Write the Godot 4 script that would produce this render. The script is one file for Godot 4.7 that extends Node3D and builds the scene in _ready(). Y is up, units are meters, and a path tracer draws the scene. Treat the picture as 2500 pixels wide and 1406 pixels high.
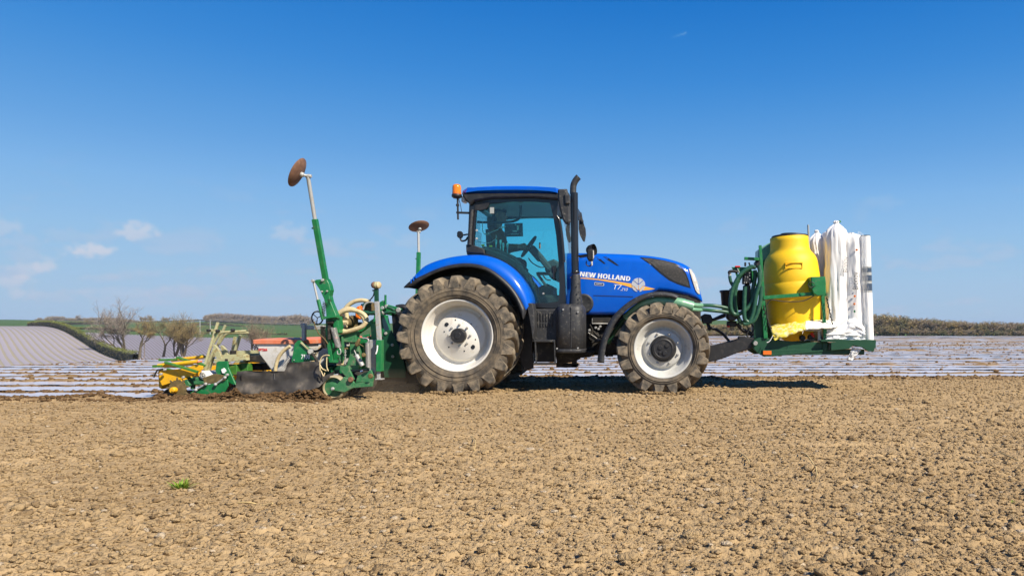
extends Node3D
# Scene frame: the lens stands at x = 0, z = 0, EYE metres above the soil and looks along -z.
# P(px, py, d) gives the world point that lies d metres in front of the lens plane.
const CX := 1590.0
const HY := 800.0
const F := 1710.0
const EYE := 0.953
const ZC := 11.25
const PITCH := 1.03
const TAU_ := 6.2831853
var XF := Transform3D()
var rng := RandomNumberGenerator.new()
var M := {}
var taken := {}
var nz := FastNoiseLite.new()
var nz2 := FastNoiseLite.new()

# ---------------------------------------------------------------- placing
func P(px: float, py: float, d: float) -> Vector3:
	return Vector3((px - CX) * d / F, EYE - (py - HY) * d / F, -d)
func pp(a: Array, d: float) -> PackedVector2Array:
	var o := PackedVector2Array()
	for i in range(0, a.size(), 2):
		var p := P(a[i], a[i + 1], d)
		o.append(Vector2(p.x, p.y))
	return o
func path(a: Array) -> PackedVector3Array:
	var o := PackedVector3Array()
	for i in range(0, a.size(), 3):
		o.append(P(a[i], a[i + 1], a[i + 2]))
	return o
func pathd(a: Array, d: float) -> PackedVector3Array:
	var o := PackedVector3Array()
	for i in range(0, a.size(), 2):
		o.append(P(a[i], a[i + 1], d))
	return o
func cr(p: PackedVector3Array, sub := 5) -> PackedVector3Array:
	var o := PackedVector3Array()
	var n := p.size()
	for i in n - 1:
		var a := p[maxi(i - 1, 0)]
		var b := p[i]
		var c := p[i + 1]
		var d := p[mini(i + 2, n - 1)]
		for k in sub:
			o.append(b.cubic_interpolate(c, a, d, float(k) / sub))
	o.append(p[n - 1])
	return o
func lut(t: Array, x: float) -> float:
	if x <= t[0]:
		return t[1]
	for i in range(2, t.size(), 2):
		if x <= t[i]:
			var k: float = (x - t[i - 2]) / (t[i] - t[i - 2])
			return lerpf(t[i - 1], t[i + 1], k)
	return t[t.size() - 1]

# ---------------------------------------------------------------- shapes
func mb() -> SurfaceTool:
	var st := SurfaceTool.new()
	st.begin(Mesh.PRIMITIVE_TRIANGLES)
	st.set_smooth_group(-1)
	return st
func tri(st: SurfaceTool, a: Vector3, b: Vector3, c: Vector3, h: Vector3) -> void:
	if (c - a).cross(b - a).dot(h) < 0.0:
		var t := b
		b = c
		c = t
	st.add_vertex(XF * a)
	st.add_vertex(XF * b)
	st.add_vertex(XF * c)
func quad(st: SurfaceTool, a: Vector3, b: Vector3, c: Vector3, d: Vector3, h: Vector3) -> void:
	tri(st, a, b, c, h)
	tri(st, a, c, d, h)
func inset(p: PackedVector2Array, b: float) -> PackedVector2Array:
	var o := PackedVector2Array()
	var n := p.size()
	for i in n:
		var e0 := (p[i] - p[(i + n - 1) % n]).normalized()
		var e1 := (p[(i + 1) % n] - p[i]).normalized()
		var n0 := Vector2(-e0.y, e0.x)
		var n1 := Vector2(-e1.y, e1.x)
		var m := n0 + n1
		var l := maxf(m.length_squared() * 0.5, 0.35)
		o.append(p[i] + m * (b / l))
	return o
func area2(p: PackedVector2Array) -> float:
	var s := 0.0
	for i in p.size():
		s += p[i].cross(p[(i + 1) % p.size()])
	return s * 0.5
# a plate or block: outline in the xy plane, from z = zf (front) to zb (back), front and back edges chamfered
func prism(st: SurfaceTool, poly: PackedVector2Array, zf: float, zb: float, b := 0.004) -> void:
	var p := poly.duplicate()
	if area2(p) < 0.0:
		p.reverse()
	if zf < zb:
		var t := zf
		zf = zb
		zb = t
	b = minf(b, (zf - zb) * 0.4)
	var q := inset(p, b)
	var ti := Geometry2D.triangulate_polygon(q)
	if ti.is_empty():
		q = p
		ti = Geometry2D.triangulate_polygon(p)
	st.set_smooth_group(-1)
	for k in range(0, ti.size(), 3):
		tri(st, v3(q[ti[k]], zf), v3(q[ti[k + 1]], zf), v3(q[ti[k + 2]], zf), Vector3.BACK)
		tri(st, v3(q[ti[k]], zb), v3(q[ti[k + 1]], zb), v3(q[ti[k + 2]], zb), Vector3.FORWARD)
	var n := p.size()
	for i in n:
		var j := (i + 1) % n
		var e := (p[j] - p[i]).normalized()
		var h := Vector3(e.y, -e.x, 0.0)
		quad(st, v3(p[i], zf - b), v3(p[j], zf - b), v3(p[j], zb + b), v3(p[i], zb + b), h)
		quad(st, v3(q[i], zf), v3(q[j], zf), v3(p[j], zf - b), v3(p[i], zf - b), h + Vector3.BACK)
		quad(st, v3(q[i], zb), v3(q[j], zb), v3(p[j], zb + b), v3(p[i], zb + b), h + Vector3.FORWARD)
func v3(a: Vector2, z: float) -> Vector3:
	return Vector3(a.x, a.y, z)
# outline given in photograph pixels at depth d, thickness t metres away from the lens
func plate(st: SurfaceTool, a: Array, d: float, t: float, b := 0.004) -> void:
	prism(st, pp(a, d), -d, -d - t, b)
func box(st: SurfaceTool, c: Vector3, s: Vector3, b := 0.006) -> void:
	var p := PackedVector2Array([Vector2(c.x - s.x / 2, c.y - s.y / 2), Vector2(c.x + s.x / 2, c.y - s.y / 2), Vector2(c.x + s.x / 2, c.y + s.y / 2), Vector2(c.x - s.x / 2, c.y + s.y / 2)])
	b = minf(b, minf(s.x, s.y) * 0.3)
	var q := PackedVector2Array()
	for i in 4:
		var e := (p[(i + 1) % 4] - p[i]).normalized()
		var f := (p[i] - p[(i + 3) % 4]).normalized()
		q.append(p[i] - f * b)
		q.append(p[i] + e * b)
	prism(st, q, c.z + s.z / 2, c.z - s.z / 2, b)
# px box: pixel rectangle x0..x1, y0..y1 at depth d, t thick
func pbox(st: SurfaceTool, x0: float, y0: float, x1: float, y1: float, d: float, t: float, b := 0.006) -> void:
	var a := P(x0, y0, d)
	var c := P(x1, y1, d)
	box(st, Vector3((a.x + c.x) / 2, (a.y + c.y) / 2, -d - t / 2), Vector3(absf(c.x - a.x), absf(a.y - c.y), t), b)
# ring plate between two outlines of the same number of points
func ring(st: SurfaceTool, po: PackedVector2Array, pi_: PackedVector2Array, zf: float, zb: float) -> void:
	st.set_smooth_group(-1)
	var n := po.size()
	for i in n:
		var j := (i + 1) % n
		var out := po[i] - pi_[i]
		var h := Vector3(out.x, out.y, 0)
		quad(st, v3(po[i], zf), v3(po[j], zf), v3(pi_[j], zf), v3(pi_[i], zf), Vector3.BACK)
		quad(st, v3(po[i], zb), v3(po[j], zb), v3(pi_[j], zb), v3(pi_[i], zb), Vector3.FORWARD)
		quad(st, v3(po[i], zf), v3(po[j], zf), v3(po[j], zb), v3(po[i], zb), h)
		quad(st, v3(pi_[i], zf), v3(pi_[j], zf), v3(pi_[j], zb), v3(pi_[i], zb), -h)
func frame_of(t: Vector3) -> Array:
	var u := Vector3.UP if absf(t.y) < 0.9 else Vector3.RIGHT
	var a := t.cross(u).normalized()
	return [a, t.cross(a).normalized()]
func tube(st: SurfaceTool, p: PackedVector3Array, r, n := 8, caps := true) -> void:
	var k := p.size()
	var rings := []
	var a := Vector3.ZERO
	var tp := Vector3.ZERO
	for i in k:
		var t := (p[mini(i + 1, k - 1)] - p[maxi(i - 1, 0)]).normalized()
		if i == 0:
			a = frame_of(t)[0]
		else:
			a = (a - t * a.dot(t)).normalized()
		tp = t
		var b := t.cross(a)
		var rr: float = r[i] if r is Array else r
		var o := PackedVector3Array()
		for j in n:
			var w := TAU_ * j / n
			o.append(p[i] + (a * cos(w) + b * sin(w)) * rr)
		rings.append(o)
	st.set_smooth_group(1)
	for i in k - 1:
		for j in n:
			var jj := (j + 1) % n
			quad(st, rings[i][j], rings[i][jj], rings[i + 1][jj], rings[i + 1][j], rings[i][j] - p[i] + rings[i][jj] - p[i])
	if caps:
		st.set_smooth_group(-1)
		for j in range(1, n - 1):
			tri(st, rings[0][0], rings[0][j], rings[0][j + 1], p[0] - p[1])
			tri(st, rings[k - 1][0], rings[k - 1][j], rings[k - 1][j + 1], p[k - 1] - p[k - 2])
func rod(st: SurfaceTool, a: Vector3, b: Vector3, r: float, n := 8) -> void:
	tube(st, PackedVector3Array([a, b]), r, n)
# square bar between two points
func bar(st: SurfaceTool, a: Vector3, b: Vector3, w: float, t: float, bev := 0.003) -> void:
	var dir := (b - a).normalized()
	var side := Vector3.BACK.cross(dir)
	if side.length() < 0.1:
		side = Vector3.UP
	side = side.normalized()
	var dep := dir.cross(side).normalized()
	var old := XF
	XF = old * Transform3D(Basis(dir, side, dep), (a + b) / 2)
	box(st, Vector3.ZERO, Vector3((b - a).length(), w, t), bev)
	XF = old
# turned shape: profile of [radius, along], about axis `ax` through o
func lathe(st: SurfaceTool, prof: Array, o: Vector3, ax: Vector3, n := 32, smooth := true, arc := TAU_, start := 0.0) -> void:
	var f := frame_of(ax)
	var a: Vector3 = f[0]
	var b: Vector3 = f[1]
	st.set_smooth_group(2 if smooth else -1)
	for i in prof.size() - 1:
		var r0: float = prof[i][0]
		var r1: float = prof[i + 1][0]
		var h0: float = prof[i][1]
		var h1: float = prof[i + 1][1]
		for j in n:
			var w0 := start + arc * j / n
			var w1 := start + arc * (j + 1) / n
			var d0 := a * cos(w0) + b * sin(w0)
			var d1 := a * cos(w1) + b * sin(w1)
			var hint := (d0 + d1) * 0.5 * (h1 - h0) - ax * (r1 - r0)
			if r0 > 1e-5:
				tri(st, o + ax * h0 + d0 * r0, o + ax * h0 + d1 * r0, o + ax * h1 + d1 * r1, hint)
			if r1 > 1e-5:
				tri(st, o + ax * h0 + d0 * r0, o + ax * h1 + d1 * r1, o + ax * h1 + d0 * r1, hint)
func cyl(st: SurfaceTool, o: Vector3, ax: Vector3, r: float, h: float, n := 16, bev := 0.0) -> void:
	bev = minf(bev, r * 0.4)
	lathe(st, [[0.0, 0.0], [r - bev, 0.0]], o, ax, n, false)
	if bev > 0.0:
		lathe(st, [[r - bev, 0.0], [r, bev], [r, h - bev], [r - bev, h]], o, ax, n)
	else:
		lathe(st, [[r, 0.0], [r, h]], o, ax, n)
	lathe(st, [[r - bev, h], [0.0, h]], o, ax, n, false)
func ball(st: SurfaceTool, c: Vector3, r: float, n := 10) -> void:
	var pr := []
	for i in n / 2 + 1:
		var w := PI * i / (n / 2)
		pr.append([r * sin(w), -r * cos(w)])
	lathe(st, pr, c, Vector3.UP, n)
# closed rings joined to a skin
func loft(st: SurfaceTool, rings: Array, closed := true, smooth := 3, caps := true) -> void:
	st.set_smooth_group(smooth)
	var n: int = rings[0].size()
	var cen := []
	for r in rings:
		var c := Vector3.ZERO
		for p in r:
			c += p
		cen.append(c / n)
	for i in rings.size() - 1:
		var m: Vector3 = (cen[i] + cen[i + 1]) * 0.5
		for j in (n if closed else n - 1):
			var jj := (j + 1) % n
			var h: Vector3 = rings[i][j] + rings[i][jj] + rings[i + 1][j] + rings[i + 1][jj] - m * 4.0
			quad(st, rings[i][j], rings[i][jj], rings[i + 1][jj], rings[i + 1][j], h)
	if caps and closed:
		if smooth == 5:
			st.set_smooth_group(-1)
		for e in [0, rings.size() - 1]:
			var h2: Vector3 = cen[e] - cen[1 if e == 0 else e - 1]
			for j in n:
				tri(st, cen[e], rings[e][j], rings[e][(j + 1) % n], h2)
func coil(st: SurfaceTool, a: Vector3, b: Vector3, r: float, wire: float, turns: float) -> void:
	var ax := (b - a).normalized()
	var f := frame_of(ax)
	var pts := PackedVector3Array()
	var n := int(turns * 10)
	for i in n + 1:
		var w := TAU_ * turns * i / n
		pts.append(a.lerp(b, float(i) / n) + (f[0] * cos(w) + f[1] * sin(w)) * r)
	tube(st, pts, wire, 5)
func text_on(s: String, size: float, m: Material, parent: Node3D, at: Vector3, slope := 0.0, slant := 0.0, bold := 700, width := 0.0, deep := 0.002, called := "lettering", spin := 0.0) -> MeshInstance3D:
	var f := SystemFont.new()
	f.font_names = PackedStringArray(["Droid Sans"])
	f.font_weight = bold
	var t := TextMesh.new()
	t.font = f
	t.text = s
	t.font_size = 64
	t.pixel_size = size / 46.0
	t.depth = deep
	t.curve_step = 1.0
	var o := MeshInstance3D.new()
	o.name = called
	o.mesh = t
	o.material_override = m
	var sx := 1.0
	if width > 0.0:
		sx = width / maxf(t.get_aabb().size.x, 0.001)
	var bs := Basis(Vector3(sx, 0, 0), Vector3(slant, 1, 0), Vector3(0, 0, 1))
	o.transform = Transform3D(Basis(Vector3.BACK, slope + spin) * bs, at - root_at(parent))
	parent.add_child(o, true)
	return o

# ---------------------------------------------------------------- things
func numbered(called: String) -> String:
	if not taken.has(called):
		taken[called] = 0
		return called
	taken[called] += 1
	return "%s_%03d" % [called, taken[called]]
func tag(o: Node, label := "", category := "", group := "", kind := "") -> void:
	if label:
		o.set_meta("label", label)
	if category:
		o.set_meta("category", category)
	if group:
		o.set_meta("group", group)
	if kind:
		o.set_meta("kind", kind)
func thing(called: String, at: Vector3, label: String, category: String, group := "") -> Node3D:
	var o := Node3D.new()
	o.name = numbered(called)
	o.position = at
	add_child(o)
	tag(o, label, category, group)
	return o
func root_at(n: Node) -> Vector3:
	var v := Vector3.ZERO
	while n is Node3D and n != self:
		v += (n as Node3D).position
		n = n.get_parent()
	return v
# commits a shape whose points are world points as a mesh under parent
func obj(called: String, st: SurfaceTool, m: Material, parent: Node = null) -> MeshInstance3D:
	st.generate_normals()
	var o := MeshInstance3D.new()
	o.mesh = st.commit()
	o.material_override = m
	if parent == null:
		o.name = numbered(called)
		add_child(o)
	else:
		o.name = called
		o.position = -root_at(parent)
		parent.add_child(o, true)
	return o
func grid_mesh(vx: PackedVector3Array, w: int, h: int, cols := PackedColorArray(), face := Vector3.UP) -> ArrayMesh:
	var sign_ := 0.0
	for j in range(0, h - 1, maxi(1, h / 8)):
		for i in range(0, w - 1, maxi(1, w / 8)):
			sign_ += (vx[j * w + i + 1] - vx[j * w + i]).cross(vx[(j + 1) * w + i] - vx[j * w + i]).normalized().dot(face)
	var flip := sign_ < 0.0
	var idx := PackedInt32Array()
	idx.resize((w - 1) * (h - 1) * 6)
	var k := 0
	for j in h - 1:
		for i in w - 1:
			var a := j * w + i
			idx[k] = a; idx[k + 1] = a + 1 if flip else a + w; idx[k + 2] = a + w if flip else a + 1
			idx[k + 3] = a + 1; idx[k + 4] = a + w + 1 if flip else a + w; idx[k + 5] = a + w if flip else a + w + 1
			k += 6
	var nr := PackedVector3Array()
	nr.resize(w * h)
	for j in h:
		for i in w:
			var l := vx[j * w + maxi(i - 1, 0)]
			var r := vx[j * w + mini(i + 1, w - 1)]
			var u := vx[maxi(j - 1, 0) * w + i]
			var d := vx[mini(j + 1, h - 1) * w + i]
			var n := (r - l).cross(d - u).normalized()
			nr[j * w + i] = -n if flip else n
	var arr := []
	arr.resize(Mesh.ARRAY_MAX)
	arr[Mesh.ARRAY_VERTEX] = vx
	arr[Mesh.ARRAY_NORMAL] = nr
	arr[Mesh.ARRAY_INDEX] = idx
	if cols.size():
		arr[Mesh.ARRAY_COLOR] = cols
	var m := ArrayMesh.new()
	m.add_surface_from_arrays(Mesh.PRIMITIVE_TRIANGLES, arr)
	return m
func mesh_obj(called: String, me: Mesh, m: Material, parent: Node = null) -> MeshInstance3D:
	var o := MeshInstance3D.new()
	o.mesh = me
	o.material_override = m
	if parent == null:
		o.name = numbered(called)
		add_child(o)
	else:
		o.name = called
		o.position = -root_at(parent)
		parent.add_child(o, true)
	return o

# ---------------------------------------------------------------- materials
func lin(r: float, g: float, b: float, a := 1.0) -> Color:
	var c := Color(r, g, b).linear_to_srgb()
	c.a = a
	return c
func mat(r: float, g: float, b: float, rough := 0.6, metal := 0.0, coat := 0.0) -> StandardMaterial3D:
	var m := StandardMaterial3D.new()
	m.albedo_color = lin(r, g, b)
	m.roughness = rough
	m.metallic = metal
	if coat > 0.0:
		m.clearcoat_enabled = true
		m.clearcoat = coat
		m.clearcoat_roughness = 0.08
	return m
# colour patches: stops of [position, r, g, b] in linear base colour over fractal noise, laid in world axes
func patchy(stops: Array, scale: float, sd: int, rough := 0.8, freq := 0.012, octaves := 5, metal := 0.0, coat := 0.0, relief := 0.0, size := 512) -> StandardMaterial3D:
	var m := StandardMaterial3D.new()
	var n := FastNoiseLite.new()
	n.seed = sd
	n.frequency = freq
	n.fractal_octaves = octaves
	n.fractal_gain = 0.6
	var g := Gradient.new()
	var offs := PackedFloat32Array()
	var cols := PackedColorArray()
	for s in stops:
		offs.append(s[0])
		cols.append(lin(s[1], s[2], s[3]))
	g.offsets = offs
	g.colors = cols
	var t := NoiseTexture2D.new()
	t.width = size
	t.height = size
	t.seamless = true
	t.noise = n
	t.color_ramp = g
	m.albedo_texture = t
	m.uv1_triplanar = true
	m.uv1_world_triplanar = true
	m.uv1_scale = Vector3.ONE * scale
	m.roughness = rough
	m.metallic = metal
	if coat > 0.0:
		m.clearcoat_enabled = true
		m.clearcoat = coat
		m.clearcoat_roughness = 0.1
	if relief > 0.0:
		var h := NoiseTexture2D.new()
		h.width = size
		h.height = size
		h.seamless = true
		h.noise = n
		m.heightmap_enabled = true
		m.heightmap_texture = h
		m.heightmap_scale = relief
	return m
func materials() -> void:
	M.blue = patchy([[0.0, 0.0006, 0.086, 0.50], [0.45, 0.0006, 0.094, 0.54], [0.72, 0.001, 0.098, 0.54], [1.0, 0.02, 0.11, 0.46]], 0.9, 3, 0.42, 0.01, 5, 0.0, 0.6)
	M.blue.metallic_specular = 0.25
	M.blue_dark = mat(0.003, 0.02, 0.12, 0.5)
	M.black = patchy([[0.0, 0.012, 0.012, 0.013], [0.6, 0.018, 0.018, 0.02], [1.0, 0.05, 0.045, 0.04]], 1.3, 4, 0.5)
	M.black_gloss = mat(0.012, 0.012, 0.014, 0.3, 0.0, 0.3)
	M.plastic = patchy([[0.0, 0.02, 0.021, 0.024], [0.62, 0.03, 0.031, 0.034], [0.78, 0.06, 0.057, 0.052], [0.9, 0.2, 0.19, 0.17], [1.0, 0.26, 0.24, 0.21]], 1.6, 5, 0.55, 0.02, 5)
	M.chassis = patchy([[0.0, 0.01, 0.009, 0.008], [0.6, 0.02, 0.018, 0.015], [1.0, 0.09, 0.07, 0.05]], 1.1, 6, 0.8)
	M.tyre = patchy([[0.0, 0.03, 0.028, 0.025], [0.36, 0.07, 0.060, 0.049], [0.55, 0.135, 0.109, 0.078], [0.7, 0.185, 0.147, 0.101], [1.0, 0.26, 0.203, 0.137]], 0.8, 7, 0.9, 0.01, 6, 0.0, 0.0, 0.6)
	M.lug = patchy([[0.0, 0.05, 0.046, 0.040], [0.38, 0.11, 0.094, 0.073], [0.58, 0.19, 0.155, 0.111], [1.0, 0.30, 0.237, 0.163]], 1.0, 8, 0.9, 0.012, 6, 0.0, 0.0, 0.6)
	M.rim = patchy([[0.0, 0.64, 0.62, 0.57], [0.66, 0.69, 0.67, 0.62], [0.82, 0.6, 0.56, 0.48], [0.93, 0.36, 0.26, 0.16], [1.0, 0.22, 0.14, 0.08]], 0.8, 9, 0.45, 0.014, 6)
	M.rim_grey = patchy([[0.0, 0.46, 0.46, 0.44], [0.65, 0.53, 0.53, 0.50], [0.88, 0.42, 0.40, 0.35], [1.0, 0.27, 0.22, 0.15]], 0.9, 10, 0.4, 0.014, 6)
	M.green = patchy([[0.0, 0.005, 0.135, 0.036], [0.55, 0.007, 0.165, 0.046], [0.75, 0.02, 0.18, 0.058], [0.92, 0.11, 0.14, 0.07], [1.0, 0.22, 0.17, 0.1]], 1.2, 11, 0.45, 0.012, 6, 0.0, 0.15)
	M.green_dull = patchy([[0.0, 0.02, 0.135, 0.05], [0.5, 0.035, 0.17, 0.066], [0.72, 0.09, 0.19, 0.095], [0.9, 0.2, 0.19, 0.115], [1.0, 0.3, 0.23, 0.15]], 1.3, 12, 0.65, 0.012, 6)
	M.green_dark = patchy([[0.0, 0.004, 0.05, 0.022], [0.7, 0.006, 0.062, 0.028], [1.0, 0.03, 0.075, 0.04]], 1.2, 13, 0.5)
	M.green_lime = patchy([[0.0, 0.03, 0.13, 0.02], [0.6, 0.05, 0.18, 0.025], [1.0, 0.2, 0.24, 0.06]], 1.2, 14, 0.55)
	M.pale_green = patchy([[0.0, 0.30, 0.30, 0.16], [0.5, 0.38, 0.38, 0.22], [0.68, 0.34, 0.29, 0.14], [0.85, 0.2, 0.15, 0.06], [1.0, 0.1, 0.08, 0.05]], 1.6, 15, 0.65, 0.014, 6)
	M.yellow = patchy([[0.0, 0.72, 0.38, 0.006], [0.6, 0.78, 0.42, 0.008], [0.85, 0.62, 0.34, 0.03], [1.0, 0.4, 0.25, 0.06]], 1.2, 16, 0.5, 0.012, 6)
	M.tank = patchy([[0.0, 0.80, 0.47, 0.004], [0.5, 0.86, 0.53, 0.006], [0.8, 0.84, 0.52, 0.008], [1.0, 0.72, 0.43, 0.02]], 0.8, 17, 0.58)
	M.steel = patchy([[0.0, 0.32, 0.32, 0.31], [0.6, 0.42, 0.42, 0.41], [1.0, 0.3, 0.25, 0.19]], 1.5, 18, 0.45, 0.02, 5, 0.35)
	M.galv = patchy([[0.0, 0.30, 0.32, 0.33], [0.5, 0.4, 0.41, 0.41], [0.8, 0.36, 0.33, 0.27], [1.0, 0.26, 0.2, 0.13]], 1.6, 19, 0.55, 0.02, 5, 0.2)
	M.rust = patchy([[0.0, 0.10, 0.05, 0.03], [0.5, 0.17, 0.085, 0.05], [1.0, 0.26, 0.14, 0.085]], 1.5, 20, 0.75, 0.015, 6)
	M.earthy = patchy([[0.0, 0.07, 0.05, 0.02], [0.5, 0.13, 0.095, 0.035], [1.0, 0.22, 0.16, 0.07]], 1.5, 21, 0.8, 0.015, 6)
	M.tan = patchy([[0.0, 0.22, 0.18, 0.11], [0.5, 0.33, 0.28, 0.18], [1.0, 0.42, 0.36, 0.25]], 1.5, 61, 0.8, 0.015, 5)
	M.cream = patchy([[0.0, 0.5, 0.40, 0.22], [0.5, 0.60, 0.50, 0.29], [1.0, 0.42, 0.31, 0.16]], 1.5, 22, 0.55, 0.015, 5)
	M.hose = patchy([[0.0, 0.012, 0.06, 0.036], [0.6, 0.02, 0.09, 0.05], [1.0, 0.06, 0.13, 0.08]], 1.4, 23, 0.4)
	M.hose_light = patchy([[0.0, 0.09, 0.25, 0.15], [0.5, 0.15, 0.33, 0.21], [1.0, 0.25, 0.36, 0.24]], 1.3, 24, 0.35)
	M.rubber = patchy([[0.0, 0.020, 0.018, 0.016], [0.45, 0.034, 0.031, 0.028], [0.62, 0.062, 0.055, 0.046], [0.8, 0.14, 0.12, 0.098], [1.0, 0.24, 0.2, 0.155]], 0.55, 25, 0.7, 0.008, 5)
	M.hopper = patchy([[0.0, 0.6, 0.58, 0.54], [0.6, 0.66, 0.64, 0.6], [1.0, 0.5, 0.46, 0.39]], 1.0, 26, 0.5)
	M.lid = patchy([[0.0, 0.62, 0.16, 0.07], [0.5, 0.66, 0.2, 0.1], [1.0, 0.6, 0.3, 0.2]], 1.0, 27, 0.5)
	M.white = mat(0.82, 0.82, 0.82, 0.4)
	M.white_print = mat(0.8, 0.81, 0.83, 0.5)
	M.red = mat(0.6, 0.02, 0.015, 0.45)
	M.orange = mat(0.75, 0.16, 0.01, 0.4)
	M.amber = mat(0.8, 0.2, 0.01, 0.15)
	M.stripe = mat(0.85, 0.42, 0.06, 0.4)
	M.silver = patchy([[0.0, 0.35, 0.37, 0.42], [1.0, 0.62, 0.63, 0.66]], 6.0, 28, 0.35)
	M.lamp = patchy([[0.0, 0.3, 0.28, 0.24], [0.5, 0.5, 0.47, 0.42], [1.0, 0.68, 0.66, 0.62]], 5.0, 62, 0.15, 0.03, 3, 0.0, 0.4)
	M.mesh_panel = patchy([[0.0, 0.012, 0.012, 0.013], [0.6, 0.03, 0.028, 0.027], [1.0, 0.10, 0.088, 0.075]], 1.6, 29, 0.7, 0.03, 5)
	M.brown_seat = mat(0.16, 0.07, 0.035, 0.8)
	M.dark_cloth = mat(0.045, 0.047, 0.05, 0.85)
	M.grey_trim = mat(0.34, 0.36, 0.35, 0.7)
	M.screen = mat(0.01, 0.011, 0.014, 0.25)
	M.teal_knob = mat(0.25, 0.5, 0.5, 0.4)
	M.yellow_knob = mat(0.75, 0.62, 0.03, 0.4)
	M.bag = mat(0.86, 0.85, 0.84, 0.32)
	M.bag.backlight_enabled = true
	M.bag.backlight = Color(0.45, 0.42, 0.36)
	M.film_wrap = mat(0.8, 0.8, 0.8, 0.25)
	M.film_wrap.backlight_enabled = true
	M.film_wrap.backlight = Color(0.5, 0.5, 0.5)
	M.roll_dark = mat(0.05, 0.07, 0.11, 0.3)
	M.glass = StandardMaterial3D.new()
	M.glass.albedo_color = lin(0.38, 0.88, 0.90, 0.0)
	M.glass.roughness = 0.0
	M.glass.refraction_enabled = true
	M.glass.refraction_scale = 0.05
	M.glass.transparency = BaseMaterial3D.TRANSPARENCY_ALPHA
	M.pane = StandardMaterial3D.new()
	M.pane.albedo_color = lin(0.3, 0.5, 0.5, 0.06)
	M.pane.roughness = 0.02
	M.pane.transparency = BaseMaterial3D.TRANSPARENCY_ALPHA
	for k in M:
		M[k].resource_name = k

# ---------------------------------------------------------------- scene
func _ready() -> void:
	set_camera()
	set_sky()
	set_sun()
	nz.seed = 11
	nz.frequency = 1.0
	nz.fractal_octaves = 4
	nz2.seed = 23
	nz2.frequency = 1.0
	nz2.fractal_octaves = 2
	materials()
	build_field()
	build_hills()
	build_film()
	build_tractor()
	build_driver()
	build_carrier()
	build_planter()
	build_plants()
	build_clods()
	build_details()

func set_camera() -> void:
	var c := Camera3D.new()
	c.name = "camera"
	c.projection = Camera3D.PROJECTION_FRUSTUM
	c.near = 0.1
	c.far = 20000.0
	c.size = 0.1 * 1406.0 / F
	c.frustum_offset = Vector2((1250.0 - CX) / F, (HY - 703.0) / F) * 0.1
	c.position = Vector3(0, EYE, 0)
	c.current = true
	add_child(c)

const EXPOSURE := 1.66
func set_sky() -> void:
	var e := Environment.new()
	e.background_mode = Environment.BG_SKY
	e.tonemap_mode = Environment.TONE_MAPPER_LINEAR
	e.tonemap_exposure = EXPOSURE
	e.sdfgi_enabled = true
	e.ssao_enabled = true
	e.ssil_enabled = true
	e.background_energy_multiplier = 1.0 / EXPOSURE
	e.fog_enabled = true
	e.fog_density = 0.00018
	e.fog_light_color = Color(0.72, 0.82, 0.95)
	e.volumetric_fog_enabled = true
	e.volumetric_fog_density = 0.0
	var s := Sky.new()
	var p := PanoramaSkyMaterial.new()
	p.panorama = ImageTexture.create_from_image(sky_image())
	s.sky_material = p
	e.sky = s
	var w := WorldEnvironment.new()
	w.name = "world"
	w.environment = e
	add_child(w)

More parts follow.
